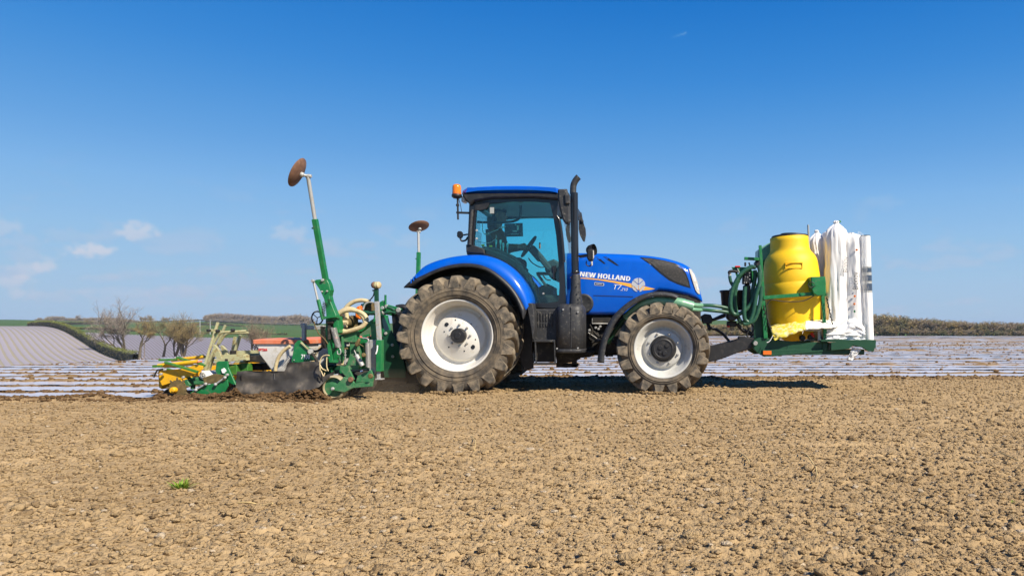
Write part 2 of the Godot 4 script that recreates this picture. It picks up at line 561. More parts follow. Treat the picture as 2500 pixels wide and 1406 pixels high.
func sky_image() -> Image:
	var W := 4096
	var H := 2048
	var im := Image.create(W, H, false, Image.FORMAT_RGB8)
	var el := [0.0, 0.7, 3.35, 6.7, 10.0, 13.2, 19.3, 25.0, 45.0, 90.0]
	var co := [Color8(176, 199, 223), Color8(172, 197, 223), Color8(165, 198, 228), Color8(150, 193, 232), Color8(130, 182, 233), Color8(104, 165, 226), Color8(62, 139, 215), Color8(34, 119, 203), Color8(18, 88, 170), Color8(14, 70, 145)]
	for y in H:
		var a := 90.0 - 180.0 * (y + 0.5) / H
		var c: Color = co[0]
		for i in range(1, el.size()):
			if a > el[i - 1]:
				var t: float = clampf((a - el[i - 1]) / (el[i] - el[i - 1]), 0, 1)
				c = co[i - 1].lerp(co[i], t)
		im.fill_rect(Rect2i(0, y, W, 1), c)
	# small fair-weather clouds low over the hills, and a short vapour trail
	var far_cl := FastNoiseLite.new()
	far_cl.seed = 71
	far_cl.frequency = 0.011
	far_cl.fractal_octaves = 5
	for v in range(H / 2 - 150, H / 2):
		for u in W:
			var ev := (0.5 - (v + 0.5) / H) * 180.0
			var q := far_cl.get_noise_3d(cos(u * TAU / W) * 900.0, sin(u * TAU / W) * 900.0, v * 3.4)
			var k := smoothstep(0.12, 0.5, q) * smoothstep(12.0, 4.0, ev) * smoothstep(0.3, 1.8, ev) * 0.30
			if k > 0.004:
				im.set_pixel(u, v, im.get_pixel(u, v).lerp(Color8(196, 200, 220), k))
	var n := FastNoiseLite.new()
	n.seed = 5
	n.frequency = 0.02
	n.fractal_octaves = 5
	# px, py, half width, half height, strength, whiteness
	var cl := [
		[335, 566, 48, 27, 0.85, 0.95], [218, 613, 62, 19, 0.95, 1.0], [704, 568, 40, 28, 0.55, 0.8], [8, 556, 45, 24, 0.5, 0.8], [40, 590, 60, 20, 0.3, 0.5],
		[108, 650, 34, 22, 0.6, 0.9], [68, 658, 55, 22, 0.55, 0.8], [28, 687, 50, 17, 0.6, 0.85], [45, 719, 40, 14, 0.5, 0.8], [120, 722, 90, 18, 0.35, 0.5],
		[300, 716, 120, 17, 0.4, 0.55], [245, 678, 50, 12, 0.35, 0.5], [350, 668, 60, 14, 0.3, 0.45], [470, 706, 80, 14, 0.35, 0.45], [530, 662, 80, 16, 0.35, 0.4],
		[590, 690, 60, 24, 0.3, 0.4], [740, 664, 40, 9, 0.3, 0.4], [880, 597, 40, 11, 0.3, 0.5], [1000, 590, 45, 18, 0.3, 0.6], [800, 600, 40, 26, 0.3, 0.6],
		[2155, 494, 45, 22, 0.16, 0.9], [150, 575, 60, 20, 0.25, 0.5], [560, 730, 90, 10, 0.25, 0.4], [700, 730, 60, 12, 0.25, 0.4]]
	for c in cl:
		var x0: float = c[0] - c[2] * 1.6
		var x1: float = c[0] + c[2] * 1.6
		var u0 := int(floor(atan2((x0 - CX) / F, 1.0) / TAU * W))
		var u1 := int(ceil(atan2((x1 - CX) / F, 1.0) / TAU * W))
		var dd := Vector3((c[0] - CX) / F, 0, 1).length()
		var v0 := int((0.5 - atan((HY - c[1] + c[3] * 1.8) / F / dd) / PI) * H) - 3
		var v1 := int((0.5 - atan((HY - c[1] - c[3] * 1.8) / F / dd) / PI) * H) + 3
		for v in range(v0, v1 + 1):
			for u in range(u0, u1 + 1):
				var az := (u + 0.5) / W * TAU
				var ev := (0.5 - (v + 0.5) / H) * PI
				var qx := CX + F * tan(az)
				var qy := HY - F * tan(ev) / cos(az)
				var ex: float = (qx - c[0]) / (c[2] * 1.2)
				var ey: float = (qy - c[1]) / (c[3] * 1.15)
				if ey > 0.0:
					ey *= 1.15
				var m := 1.0 - sqrt(ex * ex + ey * ey)
				var k := smoothstep(-0.15, 0.75, m + 0.8 * n.get_noise_2d(qx * 1.2, qy * 2.0)) * float(c[4]) * 0.66 * smoothstep(-0.6, 0.25, m)
				if k <= 0.002:
					continue
				var wh: float = clampf(c[5] - 0.3 * clampf(ey, 0, 1), 0, 1)
				var tint := Color8(184, 190, 214).lerp(Color8(224, 218, 226), wh)
				var uu := posmod(u, W)
				im.set_pixel(uu, v, im.get_pixel(uu, v).lerp(tint, minf(k, 0.92)))
	for i in 60:
		var t := i / 59.0
		var qx := lerpf(1634, 1676, t)
		var qy := lerpf(94, 80, t)
		var az := atan2(qx - CX, F)
		var ev := atan((HY - qy) / F * cos(az))
		var uu := posmod(int(az / TAU * W), W)
		var vv := int((0.5 - ev / PI) * H)
		im.set_pixel(uu, vv, im.get_pixel(uu, vv).lerp(Color8(200, 220, 240), 0.14 * t))
	return im

func set_sun() -> void:
	var s := DirectionalLight3D.new()
	s.name = "sun"
	s.light_energy = 1.45
	s.light_angular_distance = 0.55
	s.light_color = Color(1.0, 0.955, 0.88)
	s.shadow_enabled = true
	s.sky_mode = DirectionalLight3D.SKY_MODE_LIGHT_ONLY
	s.look_at_from_position(Vector3(0.60, 0.70, 0.50), Vector3.ZERO, Vector3.UP)
	add_child(s)

# ---------------------------------------------------------------- ground
const FILM_W := 0.64
const LAID_X := -6.75
func crest_x(d: float) -> float:
	return lut([10.0, -17.0, 15.0, -15.8, 18.7, -15.2, 23.3, -14.4, 32.0, -14.0, 60.0, -13.5, 200.0, -13.0], d)
func ground_y(x: float, d: float) -> float:
	var y := 0.0
	var e := crest_x(d) - x
	if e > 0.0:
		y -= 0.16 * pow(e, 1.25) if e < 12.0 else 0.16 * pow(12.0, 1.25) + (e - 12.0) * 0.3
		y = maxf(y, -7.5)
	if d > 40.0:
		y -= 8e-5 * (d - 40.0) * (d - 40.0)
	return maxf(y, -8.0)
func film_at(x: float, d: float) -> bool:
	return d > 13.1 or (d > 9.0 and x < LAID_X)
# loose soil on top of the lie of the land
func soil_y(x: float, d: float) -> float:
	var y := ground_y(x, d)
	var lod := clampf(1.3 - d / 30.0, 0.0, 1.0)
	var filmed := film_at(x, d)
	if not filmed:
		y += 0.024 * nz.get_noise_2d(x * 1.8, d * 3.4) * lod
	if d < 13.2 and not filmed:
		var rough := smoothstep(-0.35, 0.45, nz.get_noise_2d(x * 0.8 + 30.0, d * 1.5))
		y += (0.009 + 0.024 * rough) * absf(nz2.get_noise_2d(x * 6.0, d * 9.0)) - 0.008
		y += (0.006 + 0.010 * rough) * nz2.get_noise_2d(x * 18.0 + 40.0, d * 24.0)
		y += 0.014 * nz2.get_noise_2d(x * 0.4, d * 6.0)
	if filmed:
		var k := fposmod((d - 9.23) / PITCH, 1.0)
		var w := FILM_W / PITCH
		var j := floorf((d - 9.23) / PITCH)
		var big := 0.6 + 0.55 * nz2.get_noise_2d(j * 7.3, 3.1) + 0.35 * nz2.get_noise_2d(x * 0.5, j * 3.7)
		if k > w - 0.06:
			var q := sin(PI * clampf((k - w + 0.06) / (1.06 - w), 0, 1))
			y += (0.07 + 0.05 * nz2.get_noise_2d(x * 2.2, d * 3.0)) * q * maxf(big, 0.3)
		else:
			y -= 0.03
	elif d > 12.85:
		y += 0.04 * smoothstep(12.85, 13.1, d)
	# soil turned up along the near edge of the machine and of the last strip laid
	if x < -6.0 + 1.8 and d < 9.5 and d > 8.85:
		var s := clampf(1.0 - absf(d - 9.12) / 0.27, 0.0, 1.0)
		y += s * (0.045 + 0.06 * nz.get_noise_2d(x * 1.3, 5.0)) * smoothstep(-4.0, -4.7, x)
	return y
func soil_color(x: float, d: float) -> Color:
	var a := 0.5 + 0.5 * nz.get_noise_2d(x * 0.35 + 9.0, d * 0.35)
	var b := 0.5 + 0.5 * nz2.get_noise_2d(x * 9.0, d * 9.0 + 70.0)
	var st_ := 0.5 + 0.5 * nz2.get_noise_2d(x * 0.45 + 3.0, d * 5.0)
	var t := clampf(0.55 * a + 0.25 * b + 0.35 * st_ - 0.07, 0.0, 1.0)
	var c := Color(0.30, 0.208, 0.109).lerp(Color(0.47, 0.342, 0.19), t)
	var moist := 0.0
	if film_at(x, d):
		moist = 0.72
	elif x < -4.1 and d > 8.9:
		moist = smoothstep(8.9, 9.06, d + 0.08 * nz2.get_noise_2d(x * 4.0, 2.0)) * 0.9
	elif d > 12.75:
		moist = smoothstep(12.7, 12.95, d + 0.12 * nz2.get_noise_2d(x * 3.0, 2.0)) * 0.7
	moist *= 0.75 + 0.5 * nz2.get_noise_2d(x * 3.0, d * 5.0)
	return c.lerp(Color(0.145, 0.088, 0.044), clampf(moist, 0.0, 1.0))
func build_field() -> void:
	var soil := StandardMaterial3D.new()
	soil.resource_name = "soil"
	soil.vertex_color_use_as_albedo = true
	soil.roughness = 0.95
	soil.metallic_specular = 0.2
	var n := FastNoiseLite.new()
	n.seed = 31
	n.frequency = 0.03
	n.fractal_octaves = 5
	n.fractal_gain = 0.65
	var g := Gradient.new()
	g.offsets = PackedFloat32Array([0.0, 0.35, 0.6, 1.0])
	g.colors = PackedColorArray([lin(0.72, 0.70, 0.68), lin(0.9, 0.9, 0.9), lin(0.99, 0.99, 0.99), lin(1, 1, 1)])
	var t := NoiseTexture2D.new()
	t.width = 1024
	t.height = 1024
	t.seamless = true
	t.noise = n
	t.color_ramp = g
	soil.albedo_texture = t
	soil.uv1_triplanar = true
	soil.uv1_world_triplanar = true
	soil.uv1_scale = Vector3.ONE * 0.9
	var h := NoiseTexture2D.new()
	h.width = 1024
	h.height = 1024
	h.seamless = true
	h.noise = n
	soil.heightmap_enabled = true
	soil.heightmap_texture = h
	soil.heightmap_scale = 1.5
	M.soil = soil
	var mesh := ArrayMesh.new()
	# nearest depth, farthest depth, step across, step in depth
	for b in [[1.6, 3.4, 0.0125, 0.0125], [3.4, 5.5, 0.019, 0.019], [5.5, 9.0, 0.032, 0.03], [9.0, 13.3, 0.05, 0.04], [13.3, 30.0, 0.16, 0.085], [30.0, 62.0, 0.45, 0.172], [62.0, 190.0, 2.0, 1.6]]:
		var x0: float = -b[1] * 0.97 - 1.6
		var x1: float = b[1] * 0.56 + 1.6
		var w := int((x1 - x0) / b[2]) + 2
		var hh := int((b[1] - b[0]) / b[3]) + 3
		var vs := PackedVector3Array()
		var cs := PackedColorArray()
		vs.resize(w * hh)
		cs.resize(w * hh)
		for j in hh:
			var d: float = b[0] + j * b[3]
			for i in w:
				var x: float = x0 + i * b[2]
				vs[j * w + i] = Vector3(x, soil_y(x, d), -d)
				cs[j * w + i] = soil_color(x, d)
		var part := grid_mesh(vs, w, hh, cs)
		mesh.add_surface_from_arrays(Mesh.PRIMITIVE_TRIANGLES, part.surface_get_arrays(0))
	var o := mesh_obj("field_soil", mesh, soil)
	tag(o, "", "", "", "structure")

# strips of clear plastic film pegged down with ridges of soil
func build_film() -> void:
	var film := patchy([[0.0, 0.48, 0.455, 0.475], [0.5, 0.56, 0.53, 0.55], [0.8, 0.53, 0.495, 0.495], [1.0, 0.38, 0.32, 0.275]], 0.5, 41, 0.25, 0.012, 6)
	film.metallic_specular = 0.6
	film.resource_name = "film"
	M.film = film
	var j := 0
	while true:
		var d0 := 9.23 + j * PITCH
		if d0 > 118.0:
			break
		var step := 0.12 if d0 < 17.0 else (0.3 if d0 < 30.0 else 1.2)
		var x0 := maxf(-d0 * 0.97 - 1.6, crest_x(d0) - 6.0)
		var x1 := LAID_X if j < 4 else d0 * 0.56 + 1.6
		var w := int((x1 - x0) / step) + 2
		var rows := 6 if d0 < 30.0 else 3
		var vs := PackedVector3Array()
		vs.resize(w * rows)
		for r in rows:
			var k := float(r) / (rows - 1)
			for i in w:
				var x := x0 + i * (x1 - x0) / (w - 1)
				var edge := 0.05 * nz2.get_noise_2d(x * 1.6, j * 5.0 + (9.0 if k > 0.5 else 0.0)) + 0.03 * nz2.get_noise_2d(x * 6.0, j * 3.0)
				var d := d0 - 0.03 + (FILM_W + 0.06) * k + edge * (absf(k - 0.5) * 2.0)
				var sag := 4.0 * k * (1.0 - k)
				var y := ground_y(x, d) + 0.034 - 0.018 * sag + 0.010 * nz2.get_noise_2d(x * 2.5, d * 5.0) + 0.012 * absf(nz2.get_noise_2d(x * 0.9, j * 2.0 + k * 3.0)) * sag
				vs[r * w + i] = Vector3(x, y, -d)
		var o := mesh_obj("film_strip", grid_mesh(vs, w, rows), film)
		var lab := "one of the far film strips merging near the crest of the level field"
		if j < 4:
			lab = ["pale film strip nearest the bare soil behind the planter", "second film strip from the bare soil behind the planter", "third film strip from the bare soil behind the planter", "fourth film strip from the bare soil behind the planter"][j]
		elif j == 4:
			lab = "long film strip bordering the bare soil ahead of the tractor"
		elif j < 20:
			lab = "long film strip, %s from the bare soil beyond the tractor" % ["second", "third", "fourth", "fifth", "sixth", "seventh", "eighth", "ninth", "tenth", "eleventh", "twelfth", "thirteenth", "fourteenth", "fifteenth", "sixteenth"][j - 5]
		tag(o, lab, "plastic film", "film strips on the level field")
		j += 1

# ---------------------------------------------------------------- hills
# a surface through rows of points given as [px, py, d] lists of the same length
func sheet_rows(rows: Array, sub_u: int, sub_v: int, colf: Callable, rough := 0.15) -> ArrayMesh:
	var fine := []
	for r in rows:
		fine.append(cr(path(r), sub_u))
	var w: int = fine[0].size()
	var cols_v := []
	for i in w:
		var c := PackedVector3Array()
		for r in fine:
			c.append(r[i])
		cols_v.append(cr(c, sub_v))
	var h: int = cols_v[0].size()
	var vs := PackedVector3Array()
	var cs := PackedColorArray()
	vs.resize(w * h)
	cs.resize(w * h)
	for j in h:
		for i in w:
			var p: Vector3 = cols_v[i][j]
			p.y += rough * nz.get_noise_2d(p.x * 0.03, p.z * 0.03)
			vs[j * w + i] = p
			cs[j * w + i] = colf.call(p, float(i) / (w - 1), float(j) / (h - 1))
	return grid_mesh(vs, w, h, cs)
func vcol(rough := 0.95) -> StandardMaterial3D:
	var m := StandardMaterial3D.new()
	m.vertex_color_use_as_albedo = true
	m.roughness = rough
	m.metallic_specular = 0.2
	return m
# left hill: along the hedge, u = 0 near the foot and 1 over the brow; t metres to the left of the hedge
func hill_pt(u: float, t: float) -> Vector3:
	var y := lut([-0.3, -4.6, 0.0, -4.19, 0.1, -3.7, 0.25, -1.78, 0.36, -0.35, 0.5, 0.75, 0.62, 1.2, 0.75, 1.42, 1.0, 1.5, 1.2, 0.9], u)
	return Vector3(-83.6 - 142.4 * u - 0.714 * t, y, -(110.0 + 145.0 * u - 0.70 * t))
func hill_smooth(u: float, t: float) -> Vector3:
	return (hill_pt(u - 0.06, t) + hill_pt(u - 0.02, t) + hill_pt(u + 0.02, t) + hill_pt(u + 0.06, t)) * 0.25
func mid_pt(i: float, v: float) -> Vector3:
	# bottom of row i at px = 240 + 9 i
	var px := 250.0 + 9.0 * i
	var d := 185.0 + 90.0 * v
	var top := lut([150.0, 809.0, 260.0, 814.0, 360.0, 818.5, 480.0, 823.5, 620.0, 825.5, 900.0, 826.0], px - 78.0)
	var y := lerpf(878.0, top, 1.0 - pow(maxf(1.0 - v, 0.0), 1.25))
	return P(px - 78.0 * v, y, d)
func build_hills() -> void:
	var vm := vcol()
	vm.resource_name = "turf"
	# the plain under everything, out to the horizon
	var base := func(p: Vector3, _u: float, _v: float) -> Color:
		return Color(0.06, 0.10, 0.035).lerp(Color(0.11, 0.13, 0.05), 0.5 + 0.5 * nz.get_noise_2d(p.x * 0.004, p.z * 0.004))
	var vs := PackedVector3Array()
	var cs := PackedColorArray()
	for j in 30:
		for i in 30:
			var p := Vector3(-7000.0 + 14000.0 * i / 29.0, -9.0, 300.0 - 7300.0 * j / 29.0)
			vs.append(p)
			cs.append(base.call(p, 0, 0))
	tag(mesh_obj("plain", grid_mesh(vs, 30, 30, cs), vm), "", "", "", "structure")
	# left hill under plastic film
	vs = PackedVector3Array()
	cs = PackedColorArray()
	for j in 40:
		for i in 30:
			var p := hill_smooth(-0.25 + 1.45 * j / 39.0, -0.6 + 40.0 * i / 29.0)
			p.y -= 0.02
			vs.append(p)
			cs.append(Color(0.335, 0.30, 0.235).lerp(Color(0.31, 0.28, 0.20), 0.5 + 0.5 * nz.get_noise_2d(p.x * 0.2, p.z * 0.2)))
	tag(mesh_obj("film_covered_hill", grid_mesh(vs, 30, 40, cs), vm), "", "", "", "structure")
	var fm := patchy([[0.0, 0.31, 0.283, 0.31], [0.6, 0.335, 0.305, 0.335], [1.0, 0.30, 0.27, 0.275]], 0.03, 42, 0.7, 0.02, 4)
	fm.metallic_specular = 0.25
	fm.resource_name = "film_far"
	for k in 26:
		vs = PackedVector3Array()
		for r in 3:
			for i in 46:
				var wob := 0.06 * nz2.get_noise_2d(i * 0.7, k * 3.0)
				var p := hill_smooth(-0.2 + 1.32 * i / 45.0, 0.45 + k * PITCH + 0.33 * r + wob)
				p.y += 0.015 + 0.02 * (1 if r == 1 else 0)
				vs.append(p)
		var o := mesh_obj("hill_film_strip", grid_mesh(vs, 46, 3), fm)
		tag(o, "one of the lilac film strips running down the left hill below the trimmed hedge", "plastic film", "film strips on the left hill")
	# second field under film, beyond the hedge
	vs = PackedVector3Array()
	cs = PackedColorArray()
	for j in 24:
		for i in 60:
			var p := mid_pt(-8.0 + 90.0 * i / 59.0, -0.12 + 1.14 * j / 23.0)
			p.y -= 0.25
			vs.append(p)
			cs.append(Color(0.275, 0.25, 0.23))
	tag(mesh_obj("second_film_field", grid_mesh(vs, 60, 24, cs), vm), "", "", "", "structure")
	for k in 62:
		vs = PackedVector3Array()
		for r in 2:
			for i in 16:
				var p := mid_pt(k * 1.0 - 4.0 + 0.66 * r + 0.05 * nz2.get_noise_2d(i * 0.9, k * 2.0), -0.08 + 1.08 * i / 15.0)
				vs.append(p)
		var o := mesh_obj("valley_film_strip", grid_mesh(vs, 16, 2), fm)
		tag(o, "one of the fine film strips in the second field behind the bare trees", "plastic film", "film strips in the second field")
	# green hills
	var grass := func(p: Vector3, u: float, v: float) -> Color:
		var n := 0.5 + 0.5 * nz.get_noise_2d(p.x * 0.012, p.z * 0.012)
		var m := 0.5 + 0.5 * nz2.get_noise_2d(p.x * 0.05, p.z * 0.09)
		return Color(0.052, 0.10, 0.026).lerp(Color(0.085, 0.14, 0.036), clampf(n * 0.7 + m * 0.3, 0, 1))
	var rows := [
		[-260, 830, 240, 0, 830, 240, 190, 832, 250, 300, 834, 260, 420, 836, 262, 540, 838, 265, 680, 838, 268, 900, 838, 270, 1300, 836, 270, 1760, 834, 270, 1950, 834, 270, 2300, 836, 280, 2900, 840, 290],
		[-260, 812, 290, 0, 808, 290, 190, 808, 290, 300, 812, 300, 420, 815, 300, 540, 818, 300, 680, 820, 300, 900, 820, 300, 1300, 816, 300, 1760, 812, 300, 1950, 816, 300, 2300, 824, 310, 2900, 828, 320],
		[-260, 789, 470, 0, 790, 470, 190, 794, 470, 300, 796, 470, 420, 795, 470, 540, 796, 470, 680, 800, 470, 900, 800, 470, 1300, 796, 470, 1760, 791, 470, 1950, 799, 470, 2300, 806, 480, 2900, 812, 480],
		[-260, 780, 760, 0, 781, 760, 190, 785, 760, 300, 787, 760, 420, 787, 760, 540, 784.5, 760, 680, 789, 760, 900, 790, 760, 1300, 786, 760, 1760, 783, 760, 1950, 790, 760, 2300, 800, 760, 2900, 806, 760],
		[-260, 796, 1100, 0, 796, 1100, 190, 797, 1100, 300, 797, 1100, 420, 797, 1100, 540, 797, 1100, 680, 798, 1100, 900, 798, 1100, 1300, 797, 1100, 1760, 797, 1100, 1950, 799, 1100, 2300, 800, 1100, 2900, 804, 1100]]
	tag(mesh_obj("green_hills", sheet_rows(rows, 8, 8, grass, 0.4), vm), "", "", "", "structure")

# ---------------------------------------------------------------- tractor
func wheel(parent: Node3D, called: String, c: Vector3, r: float, width: float, rim_r: float, lugs: int, rear: bool, spin: float) -> Node3D:
	var w := Node3D.new()
	w.name = called
	w.position = c - root_at(parent)
	parent.add_child(w, true)
	var hw := width / 2.0
	var zf := hw
	XF = Transform3D(Basis(), c)
	var st := mb()
	var prof := [[rim_r - 0.005, -zf + 0.07], [rim_r + 0.012, -zf + 0.035]]
	var half := [[rim_r + 0.012, zf - 0.035], [rim_r + 0.05, zf - 0.004], [(rim_r + r) * 0.5 - 0.01, zf + 0.006], [r - 0.145, zf - 0.002], [r - 0.092, zf - 0.022], [r - 0.064, zf - 0.065], [r - 0.052, zf - 0.13], [r - 0.046, 0.0]]
	var full := []
	for i in range(half.size()):
		full.append([half[i][0], half[i][1]])
	for i in range(half.size() - 2, -1, -1):
		full.append([half[i][0], -half[i][1]])
	full.reverse()
	lathe(st, full, Vector3.ZERO, Vector3.BACK, 72)
	# raised rings on the sidewall
	for q in [0.28, 0.62]:
		var rr: float = lerpf(rim_r + 0.03, r - 0.16, q)
		lathe(st, [[rr - 0.006, zf - 0.004], [rr - 0.003, zf + 0.009], [rr + 0.003, zf + 0.009], [rr + 0.006, zf - 0.004]], Vector3.ZERO, Vector3.BACK, 72)
	var tyre := obj("tyre", st, M.tyre, w)
	tyre.position = -c
	# chevron bars of the tread
	st = mb()
	for s in [1.0, -1.0]:
		for i in lugs:
			var a0 := spin + TAU_ * (i + (0.0 if s > 0 else 0.5)) / lugs
			var secs := [[-0.02, 0.0, r - 0.075, r - 0.004, 0.034, 0.060], [hw * 0.45, 0.11, r - 0.08, r, 0.036, 0.062], [hw - 0.075, 0.235, r - 0.10, r - 0.003, 0.046, 0.074], [hw - 0.012, 0.285, r - 0.15, r - 0.012, 0.052, 0.092], [hw + 0.010, 0.295, r - 0.185, r - 0.034, 0.046, 0.085]]
			if not rear:
				secs = [[-0.02, 0.0, r - 0.07, r - 0.004, 0.030, 0.052], [hw * 0.45, 0.12, r - 0.075, r, 0.032, 0.055], [hw - 0.07, 0.25, r - 0.09, r - 0.003, 0.040, 0.066], [hw - 0.012, 0.305, r - 0.135, r - 0.012, 0.045, 0.080], [hw + 0.010, 0.315, r - 0.165, r - 0.03, 0.040, 0.074]]
			var rings := []
			for q in secs:
				var a: float = a0 + q[1]
				var er := Vector3(cos(a), sin(a), 0)
				var et := Vector3(-sin(a), cos(a), 0)
				var z := Vector3(0, 0, s * q[0])
				rings.append(PackedVector3Array([er * q[2] - et * q[5] + z, er * lerpf(q[2], q[3], 0.75) - et * (q[4] * 1.15) + z, er * q[3] - et * q[4] * 0.85 + z, er * q[3] + et * q[4] * 0.85 + z, er * lerpf(q[2], q[3], 0.75) + et * (q[4] * 1.15) + z, er * q[2] + et * q[5] + z]))
			loft(st, rings, true, 5)
	var lg := obj("tread", st, M.lug, w)
	lg.position = -c
	# rim: flange, barrel and dished disc
	var dz := zf - 0.04
	st = mb()
	if rear:
		lathe(st, [[0.10, dz - 0.13], [0.19, dz - 0.13], [0.215, dz - 0.15], [0.345, dz - 0.175], [0.365, dz - 0.20], [0.375, dz - 0.245], [0.40, dz - 0.255], [0.435, dz - 0.23], [0.445, dz - 0.12], [0.462, dz - 0.085], [0.485, dz - 0.03], [0.49, dz - 0.005], [rim_r - 0.008, dz + 0.004], [rim_r + 0.004, dz + 0.008], [rim_r + 0.012, dz - 0.004], [rim_r + 0.012, dz - 0.04]], Vector3.ZERO, Vector3.BACK, 72)
	else:
		lathe(st, [[0.17, dz - 0.11], [0.262, dz - 0.11], [0.275, dz - 0.125], [0.285, dz - 0.165], [0.31, dz - 0.175], [0.335, dz - 0.15], [0.345, dz - 0.09], [0.375, dz - 0.07], [0.39, dz - 0.02], [rim_r - 0.012, dz - 0.002], [rim_r + 0.004, dz + 0.006], [rim_r + 0.012, dz - 0.006], [rim_r + 0.012, dz - 0.04]], Vector3.ZERO, Vector3.BACK, 72)
	var rim := obj("rim", st, M.rim if rear else M.rim_grey, w)
	rim.position = -c
	st = mb()
	if rear:
		cyl(st, Vector3(0, 0, dz - 0.16), Vector3.BACK, 0.108, 0.13, 32, 0.01)
		cyl(st, Vector3(0, 0, dz - 0.04), Vector3.BACK, 0.05, 0.018, 24, 0.004)
	else:
		cyl(st, Vector3(0, 0, dz - 0.14), Vector3.BACK, 0.192, 0.06, 40, 0.012)
		cyl(st, Vector3(0, 0, dz - 0.09), Vector3.BACK, 0.15, 0.07, 40, 0.012)
		lathe(st, [[0.155, dz - 0.07], [0.157, dz - 0.035], [0.128, dz - 0.012], [0.122, dz - 0.02]], Vector3.ZERO, Vector3.BACK, 40)
		for q in [[-0.045, 0.02, 0.034], [0.05, 0.045, 0.03], [0.02, -0.06, 0.036], [-0.05, -0.06, 0.02]]:
			cyl(st, Vector3(q[0], q[1], dz - 0.025), Vector3.BACK, q[2], 0.02, 16, 0.005)
	var hub := obj("hub", st, M.black, w)
	hub.position = -c
	for i in 8:
		var a := TAU_ * i / 8.0 + (PI / 2 if rear else PI / 8)
		st = mb()
		var br := 0.158 if rear else 0.227
		var o3 := Vector3(cos(a) * br, sin(a) * br, dz - (0.13 if rear else 0.11))
		cyl(st, o3, Vector3.BACK, 0.014, 0.03, 6, 0.003)
		cyl(st, o3, Vector3.BACK, 0.019, 0.008, 10, 0.002)
		obj("wheel_bolt", st, M.steel, w).position = -c
	if rear:
		for a in [2.45, -0.72]:
			st = mb()
			cyl(st, Vector3(cos(a) * 0.25, sin(a) * 0.25, dz - 0.158), Vector3.BACK, 0.032, 0.006, 18)
			obj("disc_hole", st, M.black_gloss, w).position = -c
		for i in 6:
			var a := 1.85 + TAU_ * i / 6.0
			st = mb()
			cyl(st, Vector3(cos(a) * 0.235, sin(a) * 0.235, dz - 0.153), Vector3.BACK, 0.010, 0.004, 10)
			obj("small_hole", st, M.black_gloss, w).position = -c
	XF = Transform3D()
	return w
func far_copy(parent: Node3D, w: Node3D, called: String, label: String) -> void:
	var o := w.duplicate()
	o.name = called
	parent.add_child(o, true)
	var c := w.position + root_at(parent)
	o.position = Vector3(c.x, c.y, -2.0 * ZC - c.z) - root_at(parent)
	o.rotation.y = PI
	tag(o, label)

# hood outline, in world x
func hood_top(px: float) -> float:
	return lut([1380, 613.0, 1415, 613.0, 1480, 614.5, 1530, 616.0, 1580, 619.5, 1620, 625.0, 1650, 632.0, 1672, 640.0, 1688, 650.0, 1698, 664.0, 1706, 684.0, 1712, 706.0, 1716, 722.0, 1718, 729.0], px)
func hood_bot(px: float) -> float:
	return lut([1380, 768.0, 1558, 768.0, 1572, 745.0, 1590, 716.0, 1605, 708.0, 1640, 712.0, 1680, 720.0, 1700, 727.0, 1718, 736.0], px)
func hood_w(px: float) -> float:
	return lut([1380, 0.44, 1600, 0.43, 1640, 0.42, 1670, 0.405, 1690, 0.385, 1702, 0.355, 1710, 0.32, 1716, 0.27, 1718, 0.24], px)
const HD := 10.83
func hood_side(px: float, y: float) -> float:
	var t := EYE - (hood_top(px) - HY) * HD / F - y
	var w := hood_w(px)
	return w * lut([0.0, 0.0, 0.004, 0.4, 0.018, 0.70, 0.05, 0.88, 0.10, 0.97, 0.16, 1.0], t)
# flat print or thin panel that follows the hood's side
func on_hood(poly: Array, off: float, m: Material, parent: Node3D, called: String, label := "", step := 14.0) -> MeshInstance3D:
	var p := PackedVector2Array()
	for i in range(0, poly.size(), 2):
		p.append(Vector2(poly[i], poly[i + 1]))
	var bb := Rect2(p[0], Vector2.ZERO)
	for q in p:
		bb = bb.expand(q)
	var st := mb()
	st.set_smooth_group(4)
	var ny := int(ceil(bb.size.y / step))
	var nx := int(ceil(bb.size.x / step))
	for j in ny:
		for i in nx:
			var c := PackedVector2Array([bb.position + Vector2(i, j) * step, bb.position + Vector2(i + 1, j) * step, bb.position + Vector2(i + 1, j + 1) * step, bb.position + Vector2(i, j + 1) * step])
			for piece in Geometry2D.intersect_polygons(p, c):
				var ti := Geometry2D.triangulate_polygon(piece)
				for k in range(0, ti.size(), 3):
					var a := hood_pt(piece[ti[k]], off)
					var b := hood_pt(piece[ti[k + 1]], off)
					var d := hood_pt(piece[ti[k + 2]], off)
					tri(st, a, b, d, Vector3.BACK)
	# turned edge, so that the panel has thickness
	st.set_smooth_group(-1)
	for i in p.size():
		var a := p[i]
		var b := p[(i + 1) % p.size()]
		quad(st, hood_pt(a, off), hood_pt(b, off), hood_pt(b, -0.004), hood_pt(a, -0.004), Vector3(b.y - a.y, b.x - a.x, 0))
	var o := obj(called, st, m, parent)
	tag(o, label)
	return o
func hood_pt(q: Vector2, off: float) -> Vector3:
	var v := P(q.x, q.y, HD)
	return Vector3(v.x, v.y, -ZC + hood_side(q.x, v.y) + off)

